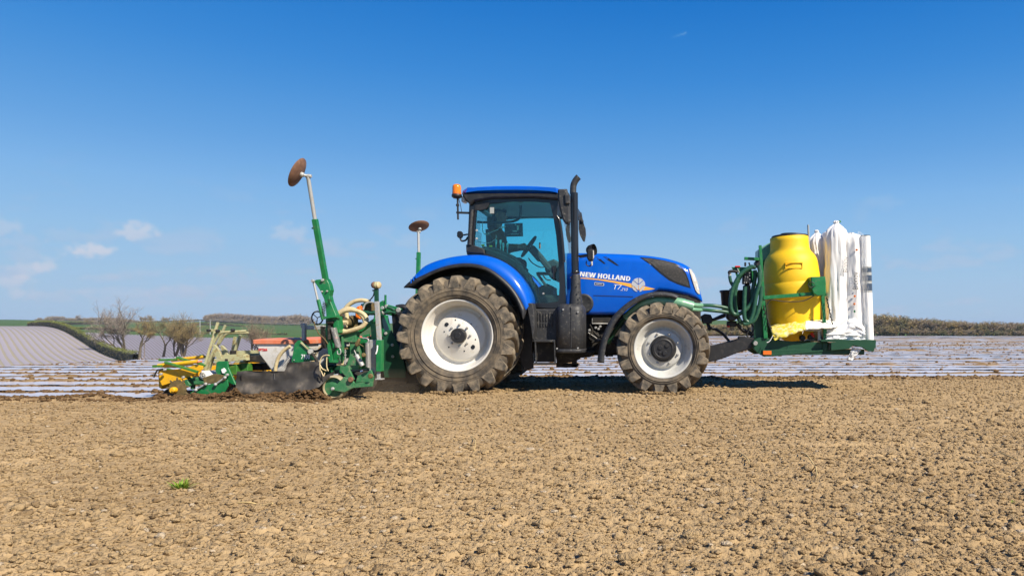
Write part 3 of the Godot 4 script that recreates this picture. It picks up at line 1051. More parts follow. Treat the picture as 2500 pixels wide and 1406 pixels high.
func build_tractor() -> void:
	var T := thing("tractor", Vector3(P(1400, 963, ZC).x, 0, -ZC), "blue farm tractor with black cab frame standing on the bare soil", "tractor")
	# wheels
	var rw := wheel(T, "rear_wheel", Vector3(P(1127.5, 819, 10.3).x, 0.838, -10.31), 0.872, 0.62, 0.512, 20, true, 0.06)
	var fw := wheel(T, "front_wheel", Vector3(P(1619.5, 853, 10.28).x, 0.648, -10.29), 0.680, 0.50, 0.42, 18, false, 0.1)
	far_copy(T, rw, "rear_wheel", "rear wheel on the far side")
	far_copy(T, fw, "front_wheel", "front wheel on the far side")
	# driveline
	var st := mb()
	var ra := rw.position + T.position
	rod(st, Vector3(ra.x, ra.y, -10.35), Vector3(ra.x, ra.y, -12.15), 0.14, 20)
	box(st, Vector3(ra.x + 0.05, ra.y, -ZC), Vector3(0.7, 0.6, 0.7), 0.05)
	obj("rear_axle", st, M.chassis, T)
	st = mb()
	var fa := fw.position + T.position
	rod(st, Vector3(fa.x, fa.y, -10.35), Vector3(fa.x, fa.y, -12.15), 0.10, 16)
	box(st, Vector3(fa.x, fa.y + 0.02, -ZC), Vector3(0.34, 0.34, 0.5), 0.05)
	rod(st, Vector3(fa.x - 0.2, fa.y + 0.02, -10.5), Vector3(fa.x - 0.2, fa.y + 0.02, -12.0), 0.03, 10)
	obj("front_axle", st, M.chassis, T)
	st = mb()
	pbox(st, 1160, 720, 1420, 862, 10.9, 0.7, 0.04)
	pbox(st, 1400, 764, 1640, 868, 10.98, 0.54, 0.04)
	pbox(st, 1600, 735, 1712, 830, 11.02, 0.46, 0.04)
	plate(st, [1355, 858, 1452, 858, 1440, 872, 1412, 874, 1405, 882, 1360, 892], 10.75, 0.6, 0.02)
	pbox(st, 1396, 872, 1408, 896, 10.8, 0.06)
	pbox(st, 1358, 889, 1408, 897, 10.8, 0.3)
	obj("engine_block", st, M.chassis, T)
	# engine bits seen between the muffler shield and the front wheel
	st = mb()
	pbox(st, 1446, 772, 1492, 792, 10.86, 0.1, 0.01)
	cyl(st, P(1450, 820, 10.9), Vector3.BACK, 0.085, 0.06, 20, 0.01)
	cyl(st, P(1442, 822, 10.88), Vector3.UP, 0.06, 0.12, 16, 0.02)
	tube(st, cr(pathd([1440, 800, 1452, 812, 1470, 826, 1500, 826], 10.84)), 0.014, 7)
	tube(st, cr(pathd([1446, 836, 1470, 832, 1498, 838, 1510, 846], 10.8)), 0.02, 7)
	tube(st, cr(pathd([1440, 792, 1447, 806, 1440, 820], 10.82)), 0.010, 6)
	obj("engine_fittings", st, M.chassis, T)
	st = mb()
	tube(st, pathd([1446, 777, 1446, 790, 1492, 790], 10.84), 0.008, 6)
	for q in [[1455, 800], [1462, 803], [1440, 806], [1466, 797]]:
		cyl(st, P(q[0], q[1], 10.86), Vector3.BACK, 0.02, 0.05, 8, 0.004)
	tube(st, cr(pathd([1436, 812, 1452, 822, 1466, 830, 1498, 828], 10.82)), 0.006, 5)
	obj("pipework", st, M.steel, T)
	hood(T)
	cab(T)
	fenders(T)
	side_gear(T)
	lamps_and_mirrors(T)
	linkage(T)

func hood(T: Node3D) -> void:
	var st := mb()
	var rings := []
	for px in [1384, 1420, 1460, 1500, 1540, 1556, 1566, 1576, 1588, 1598, 1610, 1625, 1640, 1655, 1668, 1678, 1686, 1693, 1699, 1704, 1708, 1712, 1715, 1717.5]:
		var yt := P(px, hood_top(px), HD).y
		var yb := P(px, hood_bot(px), HD).y
		var x := P(px, 0, HD).x
		var w := hood_w(px)
		var k := clampf((yt - yb) / 0.3, 0.05, 1.0)
		var half := [[0.97, yb], [1.0, yb + 0.06 * k], [1.0, yb + (yt - yb - 0.16 * k) * 0.5], [1.0, yt - 0.16 * k], [0.97, yt - 0.10 * k], [0.88, yt - 0.05 * k], [0.70, yt - 0.018 * k], [0.4, yt - 0.004 * k], [0.0, yt]]
		var r := PackedVector3Array()
		for q in half:
			r.append(Vector3(x, q[1], -ZC + w * q[0]))
		for i in range(half.size() - 2, -1, -1):
			r.append(Vector3(x, half[i][1], -ZC - w * half[i][0]))
		rings.append(r)
	loft(st, rings, true, 3)
	var H := obj("hood", st, M.blue, T)
	# nose grille below the hood's lip
	st = mb()
	rings = []
	for q in [[1596, 712, 742, 0.40], [1640, 713, 742, 0.40], [1680, 721, 742, 0.38], [1700, 728, 743, 0.34], [1712, 732, 743, 0.29]]:
		var a := P(q[0], q[1] - 3.0, HD)
		var b := P(q[0], q[2], HD)
		var w: float = q[3]
		rings.append(PackedVector3Array([Vector3(a.x, b.y, -ZC + w * 0.93), Vector3(a.x, a.y, -ZC + w), Vector3(a.x, a.y, -ZC - w), Vector3(a.x, b.y, -ZC - w * 0.93)]))
	loft(st, rings, true, -1)
	obj("nose_grille", st, M.mesh_panel, T)
	# side mesh panel with its frame
	on_hood([1562, 627.5, 1588, 629, 1620, 634.5, 1648, 641.5, 1664, 650.5, 1676, 667, 1683, 685, 1687, 703, 1672, 699, 1654, 693, 1634, 684, 1612, 667, 1590, 647], 0.004, M.black_gloss, H, "panel_frame", "", 10.0)
	on_hood([1568, 630, 1590, 631.5, 1620, 637, 1646, 644, 1661, 653, 1673, 669, 1680, 687, 1683, 699, 1672, 695, 1656, 690, 1637, 681, 1615, 664.5, 1594, 646], 0.008, M.mesh_panel, H, "mesh_panel", "dark side mesh panel", 10.0)
	on_hood([1682.5, 654, 1690, 656, 1697, 664, 1704, 682, 1710, 704, 1713, 718, 1706, 716.5, 1700, 709, 1694, 692, 1688, 672], 0.016, M.lamp, H, "headlight", "", 3.0)
	on_hood([1690, 663, 1696, 668, 1701, 684, 1697, 688, 1692, 676], 0.019, M.rim, H, "reflector", "", 3.0)
	on_hood([1700, 690, 1704, 694, 1708, 708, 1703, 706], 0.019, M.rim, H, "reflector", "", 3.0)
	# vents and seams
	on_hood([1452.5, 627.5, 1461, 627.5, 1479.5, 644, 1475, 644, 1463, 635], 0.003, M.black_gloss, H, "vent", "", 8.0)
	on_hood([1472, 626.5, 1481.5, 627, 1497, 637, 1512, 649, 1506, 648, 1489, 638], 0.003, M.black_gloss, H, "vent", "", 8.0)
	on_hood([1415, 627, 1432, 624.5, 1450, 627, 1449, 629, 1432, 627.5, 1416, 630], 0.003, M.black_gloss, H, "vent", "", 8.0)
	on_hood([1449, 720.5, 1546, 723.5, 1546, 726, 1449, 723], 0.002, M.blue_dark, H, "panel_seam")
	# air intake behind the shield
	st = mb()
	var c := P(1426, 741, HD)
	for k in 1:
		lathe(st, [[0.15, 0.0], [0.15, 0.05], [0.135, 0.07], [0.11, 0.06], [0.0, 0.05]], Vector3(c.x, c.y, -ZC + 0.43), Vector3.BACK, 32)
	obj("air_intake", st, M.plastic, H)
	# lettering, stripe and badge
	on_hood([1392, 676.5, 1440, 679, 1480, 683.2, 1520, 689, 1548, 693.5, 1575, 699, 1600, 705.4, 1588, 707.8, 1572, 709, 1556, 707.5, 1530, 698.5, 1500, 690.5, 1460, 683.8, 1420, 680, 1392, 678.5], 0.0025, M.stripe, H, "stripe", "yellow stripe")
	var base := hood_pt(Vector2(1477, 675.2), 0.004)
	text_on("NEW HOLLAND", 0.073, M.white_print, H, base, -0.098, 0.06, 900, 0.775, 0.002, "lettering")
	text_on("NEW HOLLAND", 0.073, M.white_print, H, base + Vector3(0.0055, 0, 0.0012), -0.098, 0.06, 900, 0.775, 0.002, "lettering")
	text_on("T7", 0.074, M.white_print, H, hood_pt(Vector2(1507.5, 701.0), 0.004), -0.06, 0.26, 500, 0.118, 0.002, "lettering")
	text_on(".210", 0.044, M.white_print, H, hood_pt(Vector2(1524, 706.6), 0.004), -0.06, 0.26, 500, 0.108, 0.002, "lettering")
	on_hood([1453, 688.8, 1474, 690.8, 1475.3, 692, 1475.3, 697, 1474, 698.2, 1453, 696.8, 1451.8, 695.6, 1451.8, 690], 0.0025, M.silver, H, "badge")
	on_hood([1453.6, 690.2, 1473.6, 691.9, 1473.6, 696.8, 1453.6, 695.4], 0.0045, M.blue_dark, H, "badge_field")
	on_hood([1456, 692.2, 1471, 693.4, 1471, 694.6, 1456, 693.6], 0.0058, M.silver, H, "badge_field")
	# leaf emblem: six silver blades in a round shield
	var ell := PackedVector2Array()
	for i in 40:
		var a := TAU_ * i / 40
		ell.append(Vector2(1559 + 16.6 * cos(a), 695.6 + 17.0 * sin(a)))
	for s in [-1.0, 1.0]:
		for blade in [[0.7, -20, 0.7, -2.2, 6.0, -7.0, 13.5, -12.5, 13.5, -20], [14.6, -11.6, 22, -4.5, 22, -1.5, 11.5, 3.0, 4.6, 10.0, 1.2, 12.5, 0.7, 6.5, 0.7, -0.3, 7.5, -6.4], [22, 0.8, 20, 12, 10, 20, 2.4, 20, 2.4, 16.5, 3.2, 14.2, 6.6, 11.2, 12.6, 5.0]]:
			var pb := PackedVector2Array()
			for i in range(0, blade.size(), 2):
				pb.append(Vector2(1559 + s * blade[i], 695.6 + blade[i + 1]))
			for piece in Geometry2D.intersect_polygons(pb, ell):
				var fl := []
				for q in piece:
					fl.append(q.x)
					fl.append(q.y)
				on_hood(fl, 0.006, M.silver, H, "emblem_blade", "", 40.0)

func cab(T: Node3D) -> void:
	var inner := [1163, 501, 1200, 496, 1250, 493, 1300, 492.5, 1343, 496, 1351, 530, 1358, 575, 1364, 640, 1366, 700, 1364, 736, 1335, 740, 1306, 739, 1298, 715, 1285, 685, 1262, 657, 1230, 635, 1195, 621, 1168, 612, 1156, 602, 1159, 560]
	var outer := [1146, 484, 1200, 480, 1250, 478, 1300, 478, 1363, 480, 1361, 530, 1370, 575, 1377, 640, 1380, 700, 1383, 752, 1335, 752, 1297, 750, 1290, 718, 1277, 692, 1254, 666, 1222, 646, 1190, 634, 1160, 625, 1139, 615, 1143, 560]
	var d0 := 10.45
	var pin := pp(inner, d0)
	var pout := pp(outer, d0)
	var st := mb()
	ring(st, pout, pin, -d0, -d0 - 0.07)
	ring(st, pout, pin, -(2 * ZC - d0) + 0.07, -(2 * ZC - d0))
	# cross members front and back, floor
	for q in [[1146, 1162, 484, 498], [1139, 1155, 606, 622], [1362, 1378, 480, 492], [1370, 1384, 742, 752]]:
		pbox(st, q[0], q[2], q[1], q[3], d0 + 0.07, 2 * (ZC - d0) - 0.14, 0.01)
	var CF := obj("cab_frame", st, M.black_gloss, T)
	st = mb()
	plate(st, [1137, 597, 1158, 599, 1181, 607, 1183, 620, 1160, 619, 1138, 616], 10.42, 0.05, 0.012)
	obj("corner_bracket", st, M.black, CF)
	st = mb()
	tube(st, cr(pathd([1152, 512, 1149, 550, 1147, 598], 10.42)), 0.028, 10)
	obj("rear_post", st, M.plastic, CF)
	st = mb()
	tube(st, cr(pathd([1359, 528, 1366, 540, 1372, 580, 1377, 640]
	, 10.40)), 0.024, 8)
	obj("grab_rail", st, M.black_gloss, CF)
	# glass
	st = mb()
	prism(st, inset_of(pin, -0.006), -d0 - 0.03, -d0 - 0.036, 0.0)
	obj("side_window", st, M.glass, T)
	st = mb()
	prism(st, inset_of(pin, -0.006), -(2 * ZC - d0) + 0.036, -(2 * ZC - d0) + 0.03, 0.0)
	obj("side_window", st, M.glass, T)
	st = mb()
	var xb := P(1149, 0, d0).x
	var ya := P(0, 497, d0).y
	var yb := P(0, 608, d0).y
	XF = Transform3D(Basis(Vector3(0, 0, -1), Vector3.UP, Vector3(1, 0, 0)), Vector3(xb, (ya + yb) / 2, -ZC))
	prism(st, PackedVector2Array([Vector2(-0.73, -(ya - yb) / 2), Vector2(0.73, -(ya - yb) / 2), Vector2(0.73, (ya - yb) / 2), Vector2(-0.73, (ya - yb) / 2)]), 0.002, -0.002, 0.0)
	XF = Transform3D()
	obj("rear_window", st, M.pane, T)
	st = mb()
	var a0 := P(1368, 490, d0)
	var a1 := P(1374, 575, d0)
	var a2 := P(1382, 742, d0)
	for q in [[a0, a1], [a1, a2]]:
		quad(st, Vector3(q[0].x, q[0].y, -d0 - 0.07), Vector3(q[0].x, q[0].y, -2 * ZC + d0 + 0.07), Vector3(q[1].x, q[1].y, -2 * ZC + d0 + 0.07), Vector3(q[1].x, q[1].y, -d0 - 0.07), Vector3.RIGHT)
	obj("windscreen", st, M.pane, T)
	# roof
	st = mb()
	var rp := PackedVector2Array()
	var old := pp([1127, 470.5, 1129, 464, 1136, 459.5, 1165, 455.5, 1210, 453.5, 1260, 453, 1310, 454, 1345, 456.5, 1364, 460, 1371, 465, 1373, 470.5], 10.4)
	prism(st, old, -10.36, -2 * ZC + 10.36, 0.07)
	obj("roof", st, M.blue, T)
	st = mb()
	plate(st, [1127, 471, 1373, 471, 1388, 470, 1389, 484, 1383, 489, 1360, 486, 1300, 481, 1200, 483, 1158, 490, 1147, 500, 1138, 490, 1130, 480], 10.38, 2 * (ZC - 10.38), 0.02)
	obj("roof_fascia", st, M.black, T)
	st = mb()
	plate(st, [1162, 492, 1195, 492, 1193, 503, 1187, 510, 1176, 513, 1158, 514, 1158, 500], 10.44, 0.02, 0.004)
	obj("speaker_cover", st, M.black, CF)
	# inside
	var I := Node3D.new()
	I.name = "cab_interior"
	T.add_child(I)
	I.position = Vector3.ZERO
	st = mb()
	pbox(st, 1165, 486, 1366, 493, 10.54, 1.42, 0.01)
	obj("headliner", st, M.grey_trim, I)
	st = mb()
	pbox(st, 1296, 742, 1388, 752, 10.53, 1.44, 0.01)
	obj("floor", st, M.dark_cloth, I)
	for zz in [10.535, 11.70]:
		st = mb()
		plate(st, [1156, 604, 1180, 604, 1220, 616, 1262, 638, 1290, 668, 1305, 700, 1312, 741, 1290, 741, 1284, 705, 1262, 672, 1230, 648, 1195, 634, 1156, 622], zz, 0.26, 0.02)
		obj("fender_trim", st, M.grey_trim if zz > 11.0 else M.dark_cloth, I)
	st = mb()
	plate(st, [1176, 600, 1210, 604, 1250, 622, 1282, 655, 1272, 670, 1240, 640, 1200, 622, 1176, 615], 10.6, 0.34, 0.02)
	obj("armrest_console", st, M.dark_cloth, I)
	st = mb()
	plate(st, [1203, 654, 1262, 648, 1270, 656, 1262, 672, 1206, 674], 11.0, 0.5, 0.03)
	plate(st, [1184, 560, 1197, 556, 1203, 600, 1207, 655, 1196, 664, 1188, 630], 11.0, 0.5, 0.03)
	plate(st, [1188, 530, 1200, 528, 1204, 552, 1189, 556], 11.1, 0.3, 0.02)
	plate(st, [1216, 674, 1256, 674, 1262, 748, 1206, 748], 11.05, 0.4, 0.02)
	obj("driver_seat", st, M.dark_cloth, I)
	st = mb()
	plate(st, [1262, 724, 1330, 728, 1330, 748, 1262, 748], 10.95, 0.6, 0.01)
	obj("foot_platform", st, M.dark_cloth, I)
	st = mb()
	plate(st, [1231, 546, 1275, 544, 1276, 576, 1232, 577], 10.75, 0.06, 0.008)
	obj("monitor", st, M.screen, I)
	st = mb()
	for q in [[1262, 550, 1267, 562], [1252, 563, 1262, 566], [1258, 547, 1261, 549], [1248, 571, 1266, 572.5]]:
		pbox(st, q[0], q[1], q[2], q[3], 10.745, 0.004, 0.0)
	obj("monitor_marks", st, M.grey_trim, I)
	st = mb()
	tube(st, cr(path([1165, 542, 10.85, 1200, 543, 10.85, 1240, 542, 10.85, 1260, 538, 10.85, 1269, 530, 10.85, 1271, 515, 10.85, 1271, 492, 10.85])), 0.02, 8)
	pbox(st, 1262, 492, 1281, 498, 10.8, 0.1)
	obj("rail", st, M.dark_cloth, I)
	st = mb()
	tube(st, cr(pathd([1178, 540, 1178, 560, 1182, 570, 1190, 573, 1200, 567], 10.62)), 0.006, 5)
	tube(st, cr(pathd([1187, 571, 1205, 565, 1218, 559], 10.62)), 0.006, 5)
	tube(st, cr(pathd([1165, 590, 1193, 593, 1210, 583, 1211, 574], 10.62)), 0.005, 5)
	bar(st, P(1219, 556, 10.62), P(1235, 554, 10.62), 0.016, 0.02)
	obj("cable", st, M.galv, I)
	for q in [[1211, 590], [1222, 590.5], [1228.5, 598], [1239, 598]]:
		st = mb()
		rod(st, P(q[0], q[1] + 20, 10.7), P(q[0], q[1] + 4, 10.7), 0.010, 6)
		lathe(st, [[0.0, -0.045], [0.012, -0.04], [0.016, 0.0], [0.018, 0.03], [0.010, 0.045], [0.0, 0.048]], P(q[0], q[1] + 2, 10.7), Vector3.UP, 10)
		obj("lever", st, M.teal_knob, I)
	for q in [[1179, 599], [1198, 602]]:
		st = mb()
		bar(st, P(q[0] - 4, q[1], 10.66), P(q[0] + 4, q[1] - 1, 10.66), 0.026, 0.03, 0.006)
		rod(st, P(q[0] + 2, q[1], 10.66), P(q[0] + 4, q[1] + 10, 10.66), 0.007, 6)
		obj("knob", st, M.yellow_knob, I)
	# steering wheel and column
	st = mb()
	var sc := P(1291, 602, 11.15)
	var f0 := Vector3(0.575, 0.818, 0).normalized()
	var f1 := Vector3(0.25, -0.17, 0.95).normalized()
	var loop := PackedVector3Array()
	for i in 33:
		var a := TAU_ * i / 32
		loop.append(sc + (f0 * cos(a) + f1 * sin(a)) * 0.19)
	tube(st, loop, 0.017, 7, false)
	for a in [0.5, 2.6, 4.7]:
		rod(st, sc, sc + (f0 * cos(a) + f1 * sin(a)) * 0.19, 0.012, 6)
	obj("steering_wheel", st, M.dark_cloth, I)
	st = mb()
	bar(st, P(1296, 604, 11.1), P(1322, 634, 11.1), 0.12, 0.16, 0.02)
	bar(st, P(1318, 626, 11.1), P(1345, 660, 11.1), 0.09, 0.2, 0.02)
	plate(st, [1330, 640, 1352, 632, 1366, 640, 1366, 690, 1345, 680, 1330, 660], 11.1, 0.3, 0.03)
	bar(st, P(1340, 668, 11.15), P(1310, 668, 11.15), 0.05, 0.05, 0.008)
	bar(st, P(1312, 668, 11.15), P(1335, 700, 11.15), 0.04, 0.05, 0.008)
	tube(st, cr(pathd([1326, 672, 1334, 682, 1345, 684], 11.0)), 0.012, 6)
	tube(st, cr(pathd([1290, 630, 1300, 642, 1318, 652, 1330, 652], 11.0)), 0.010, 6)
	plate(st, [1316, 700, 1335, 692, 1350, 700, 1352, 741, 1312, 741], 11.3, 0.5, 0.02)
	obj("steering_column", st, M.dark_cloth, I)
	st = mb()
	rod(st, P(1318, 607, 11.0), P(1318, 592, 11.0), 0.013, 8)
	obj("orange_lever", st, M.orange, I)
	# stickers, handle and hinges on the door
	st = mb()
	pbox(st, 1196, 506, 1206, 521, 10.468, 0.004, 0.0)
	obj("window_sticker", st, M.grey_trim, T)
	st = mb()
	plate(st, [1346, 649, 1358, 649, 1358, 664, 1352, 668, 1346, 664], 10.44, 0.03, 0.006)
	bar(st, P(1351, 654, 10.41), P(1352, 684, 10.41), 0.026, 0.03, 0.008)
	obj("door_handle", st, M.black_gloss, T)
	for q in [[1164, 560, 566], [1164, 580, 586]]:
		st = mb()
		cyl(st, P(q[0], q[1] + 3, 10.47), Vector3.BACK, 0.018, 0.02, 10, 0.004)
		obj("hinge", st, M.galv, T)
	st = mb()
	cyl(st, P(1327, 717, 10.47), Vector3.BACK, 0.016, 0.03, 10, 0.004)
	obj("door_stop", st, M.steel, T)
func inset_of(p: PackedVector2Array, b: float) -> PackedVector2Array:
	var q := p.duplicate()
	if area2(q) < 0.0:
		q.reverse()
	return inset(q, b)

func fenders(T: Node3D) -> void:
	# upper and lower edges of the blue shell, from the tail forward
	var up := cr(pathd([1004, 684, 1016, 668, 1030, 652, 1050, 641, 1080, 631, 1115, 624, 1150, 621, 1180, 622, 1208, 629, 1235, 643, 1260, 664, 1280, 690, 1293, 716, 1299, 739], 10.15), 3)
	var lo := cr(pathd([1004, 686, 1018, 679, 1034, 672, 1058, 660, 1088, 650, 1120, 645, 1150, 645, 1176, 650, 1198, 660, 1220, 676, 1241, 695, 1260, 715, 1275, 735, 1284, 756], 10.02), 3)
	var mirror := func(v: Vector3) -> Vector3: return Vector3(v.x, v.y, -2 * ZC - v.z)
	for side in 2:
		var st := mb()
		var rings := []
		var wc := P(1127.5, 819, 10.3)
		for i in up.size():
			var u := up[i]
			var l := lo[i]
			var r := PackedVector3Array([Vector3(u.x, u.y - 0.01, -10.80), Vector3(u.x, u.y, -10.3), Vector3(u.x, u.y - 0.004, -10.18), Vector3(lerpf(u.x, l.x, 0.25), lerpf(u.y, l.y, 0.25), -10.09), Vector3(lerpf(u.x, l.x, 0.62), lerpf(u.y, l.y, 0.62), -10.045), Vector3(l.x, l.y, -10.03)])
			var back := PackedVector3Array()
			for k in range(r.size() - 1, -1, -1):
				var inw := Vector3(wc.x - r[k].x, wc.y - r[k].y, 0).normalized() * 0.014
				back.append(r[k] + inw + Vector3(0, 0, -0.012 if k > 2 else 0.0))
			r.append_array(back)
			if side == 1:
				for k in r.size():
					r[k] = mirror.call(r[k])
			rings.append(r)
		loft(st, rings, true, 3)
		obj("rear_fender", st, M.blue, T)
		# black lip under the shell
		st = mb()
		rings = []
		var lip := cr(pathd([986, 703, 996, 701, 1016, 691, 1039, 678, 1064, 666, 1094, 656.5, 1126, 652, 1154, 653, 1180, 659, 1201, 670, 1222, 687, 1243, 708, 1262, 736, 1278, 780], 10.0), 3)
		var lup := cr(pathd([986, 700, 1000, 687, 1018, 678, 1036, 670, 1060, 659, 1090, 649, 1122, 643.5, 1152, 643.5, 1178, 648.5, 1200, 658.5, 1222, 674, 1244, 694, 1264, 720, 1284, 758], 10.02), 3)
		for i in lip.size():
			var u := lup[i]
			var l := lip[i]
			var r := PackedVector3Array([Vector3(u.x, u.y, -10.78), Vector3(u.x, u.y, -10.05), Vector3(u.x, u.y, -10.018), Vector3(l.x, l.y, -9.985), Vector3(l.x, l.y, -10.0), Vector3(lerpf(l.x, u.x, 0.8), lerpf(l.y, u.y, 0.8), -10.06), Vector3(lerpf(l.x, u.x, 0.8), lerpf(l.y, u.y, 0.8), -10.78)])
			if side == 1:
				for k in r.size():
					r[k] = mirror.call(r[k])
			rings.append(r)
		loft(st, rings, true, 3)
		obj("fender_lip", st, M.black, T)
		# inner wall between wheel and cab
		if side == 0:
			st = mb()
			plate(st, [1010, 700, 1040, 668, 1090, 650, 1150, 645, 1200, 655, 1245, 690, 1280, 740, 1294, 760, 1300, 830, 1302, 900, 1280, 905, 1262, 860, 1130, 820, 1080, 760], 10.72, 0.05, 0.01)
			obj("inner_wall", st, M.black, T)
		# ribs at the tail
		for k in 3:
			st = mb()
			var q := P(1004 + 6 * k, 687 - 6 * k, 10.02)
			if side == 1:
				q = mirror.call(q)
			box(st, q, Vector3(0.016, 0.06, 0.05), 0.005)
			obj("tail_rib", st, M.blue, T)
	# grey corner where the shell ends above the steps
	var st2 := mb()
	plate(st2, [1284, 740, 1300, 740, 1304, 766, 1305, 800, 1300, 828, 1296, 800, 1290, 768], 10.06, 0.25, 0.01)
	obj("fender_foot", st2, M.plastic, T)
	# front mudguards
	var arc := [1458, 884, 1461, 860, 1467, 832, 1477, 805, 1491, 779, 1510, 757, 1534, 737, 1560, 722, 1590, 713, 1620, 712, 1645, 716, 1658, 722]
	var arc2 := [1479, 887, 1480, 864, 1485, 838, 1494, 813, 1506, 790, 1522, 769, 1545, 750, 1568, 736, 1593, 727, 1618, 725, 1639, 728, 1650, 733]
	for side in 2:
		var st := mb()
		var o1 := cr(pathd(arc, 10.12), 4)
		var o2 := cr(pathd(arc2, 10.12), 4)
		var rings := []
		for i in o1.size():
			var u := o1[i]
			var l := u.lerp(o2[i], 0.85)
			var m := u.lerp(o2[i], 0.3)
			var r := PackedVector3Array([Vector3(u.x, u.y, -10.52), Vector3(u.x, u.y, -10.14), Vector3(m.x, m.y, -10.09), Vector3(l.x, l.y, -10.08), Vector3(l.x, l.y, -10.1), Vector3(m.x, m.y, -10.15), Vector3(m.x, m.y, -10.52)])
			if side == 1:
				for k in r.size():
					r[k] = mirror.call(r[k])
			rings.append(r)
		loft(st, rings, true, 3)
		obj("front_fender", st, M.plastic, T)
		if side == 0:
			st = mb()
			bar(st, P(1589, 726, 10.3), P(1594, 742, 10.3), 0.05, 0.05)
			bar(st, P(1594, 740, 10.3), P(1600, 760, 10.6), 0.05, 0.05)
			obj("fender_bracket", st, M.black, T)

func side_gear(T: Node3D) -> void:
	# exhaust
	var st := mb()
	var D := 10.42
	tube(st, PackedVector3Array([P(1405, 668, D), P(1403.5, 600, D), P(1402, 471, D)]), 0.056, 20)
	lathe(st, [[0.057, 0.0], [0.062, 0.01], [0.062, 0.03], [0.057, 0.04]], P(1405, 668, D), Vector3.UP, 20)
	var E := obj("exhaust_stack", st, M.black_gloss, T)
	st = mb()
	var tp := cr(pathd([1399.5, 474, 1399.5, 462, 1400.5, 452, 1404, 443, 1409, 436, 1413, 432], D), 4)
	tube(st, tp, 0.048, 16, false)
	tube(st, tp, 0.043, 16, false)
	obj("exhaust_tip", st, M.plastic, E)
	st = mb()
	lathe(st, [[0.06, 0.0], [0.07, -0.06], [0.074, -0.2], [0.092, -0.33], [0.1, -0.48], [0.1, -0.52]], P(1406, 670, D), Vector3.UP, 24)
	for q in [[1412, 693], [1412, 714], [1415, 727], [1414, 737]]:
		cyl(st, P(q[0], q[1], D - 0.1), Vector3.BACK, 0.012, 0.012, 8)
	obj("exhaust_shroud", st, M.plastic, E)
	# rounded plastic shield
	st = mb()
	var rings := []
	var prof := [[742, 0.72], [745, 0.86], [750, 0.95], [760, 1.0], [800, 1.0], [852, 1.0]]
	for q in prof:
		var r := PackedVector3Array()
		var y := P(0, q[0], 10.3).y
		var k: float = q[1]
		var c := P(1391, 0, 10.3).x
		for i in 32:
			var a := TAU_ * i / 32
			var ex := pow(absf(cos(a)), 0.55) * signf(cos(a)) * 0.215 * k
			var ez := pow(absf(sin(a)), 0.6) * signf(sin(a)) * 0.3 * k
			r.append(Vector3(c + ex, y, -10.52 + ez))
		rings.append(r)
	loft(st, rings, true, 3)
	var sh := obj("muffler_shield", st, M.plastic, T)
	st = mb()
	rings = []
	for q in [[852, 1.02], [854, 1.05], [860, 1.05], [862, 1.0]]:
		var r := PackedVector3Array()
		var y := P(0, q[0], 10.3).y
		var c := P(1391, 0, 10.3).x
		for i in 32:
			var a := TAU_ * i / 32
			r.append(Vector3(c + pow(absf(cos(a)), 0.55) * signf(cos(a)) * 0.215 * q[1], y, -10.52 + pow(absf(sin(a)), 0.6) * signf(sin(a)) * 0.3 * q[1]))
		rings.append(r)
	loft(st, rings, true, 3)
	obj("shield_flange", st, M.plastic, sh)
	for q in [[1411, 762], [1411, 850], [1360, 851], [1375, 756]]:
		st = mb()
		cyl(st, P(q[0], q[1], 10.225), Vector3.BACK, 0.014, 0.014, 10, 0.003)
		obj("screw", st, M.steel, sh)
	st = mb()
	pbox(st, 1393.5, 748, 1395.5, 850, 10.212, 0.02, 0.002)
	obj("shield_rib", st, M.plastic, sh)
	# battery box with ribs and the steps below
	st = mb()
	pbox(st, 1304, 754, 1362, 836, 10.42, 0.45, 0.02)
	for i in 6:
		pbox(st, 1312 + i * 7, 764, 1314.5 + i * 7, 784, 10.405, 0.03, 0.004)
		pbox(st, 1312 + i * 7, 788, 1314.5 + i * 7, 798, 10.405, 0.03, 0.004)
	obj("battery_box", st, M.plastic, T)
	st = mb()
	bar(st, P(1306, 752, 10.36), P(1307, 780, 10.36), 0.03, 0.05)
	bar(st, P(1307, 778, 10.36), P(1303, 830, 10.36), 0.02, 0.04)
	bar(st, P(1304, 832, 10.3), P(1354, 832, 10.3), 0.032, 0.06)
	bar(st, P(1307, 830, 10.3), P(1309, 889, 10.3), 0.018, 0.05)
	bar(st, P(1354, 830, 10.3), P(1356, 889, 10.3), 0.018, 0.05)
	bar(st, P(1305, 888, 10.3), P(1358, 888, 10.3), 0.022, 0.2)
	bar(st, P(1304, 832, 10.6), P(1354, 832, 10.6), 0.02, 0.3)
	obj("steps", st, M.plastic, T)
	st = mb()
	plate(st, [1309, 834, 1354, 834, 1355, 884, 1310, 884], 10.55, 0.02)
	obj("step_back", st, M.chassis, T)

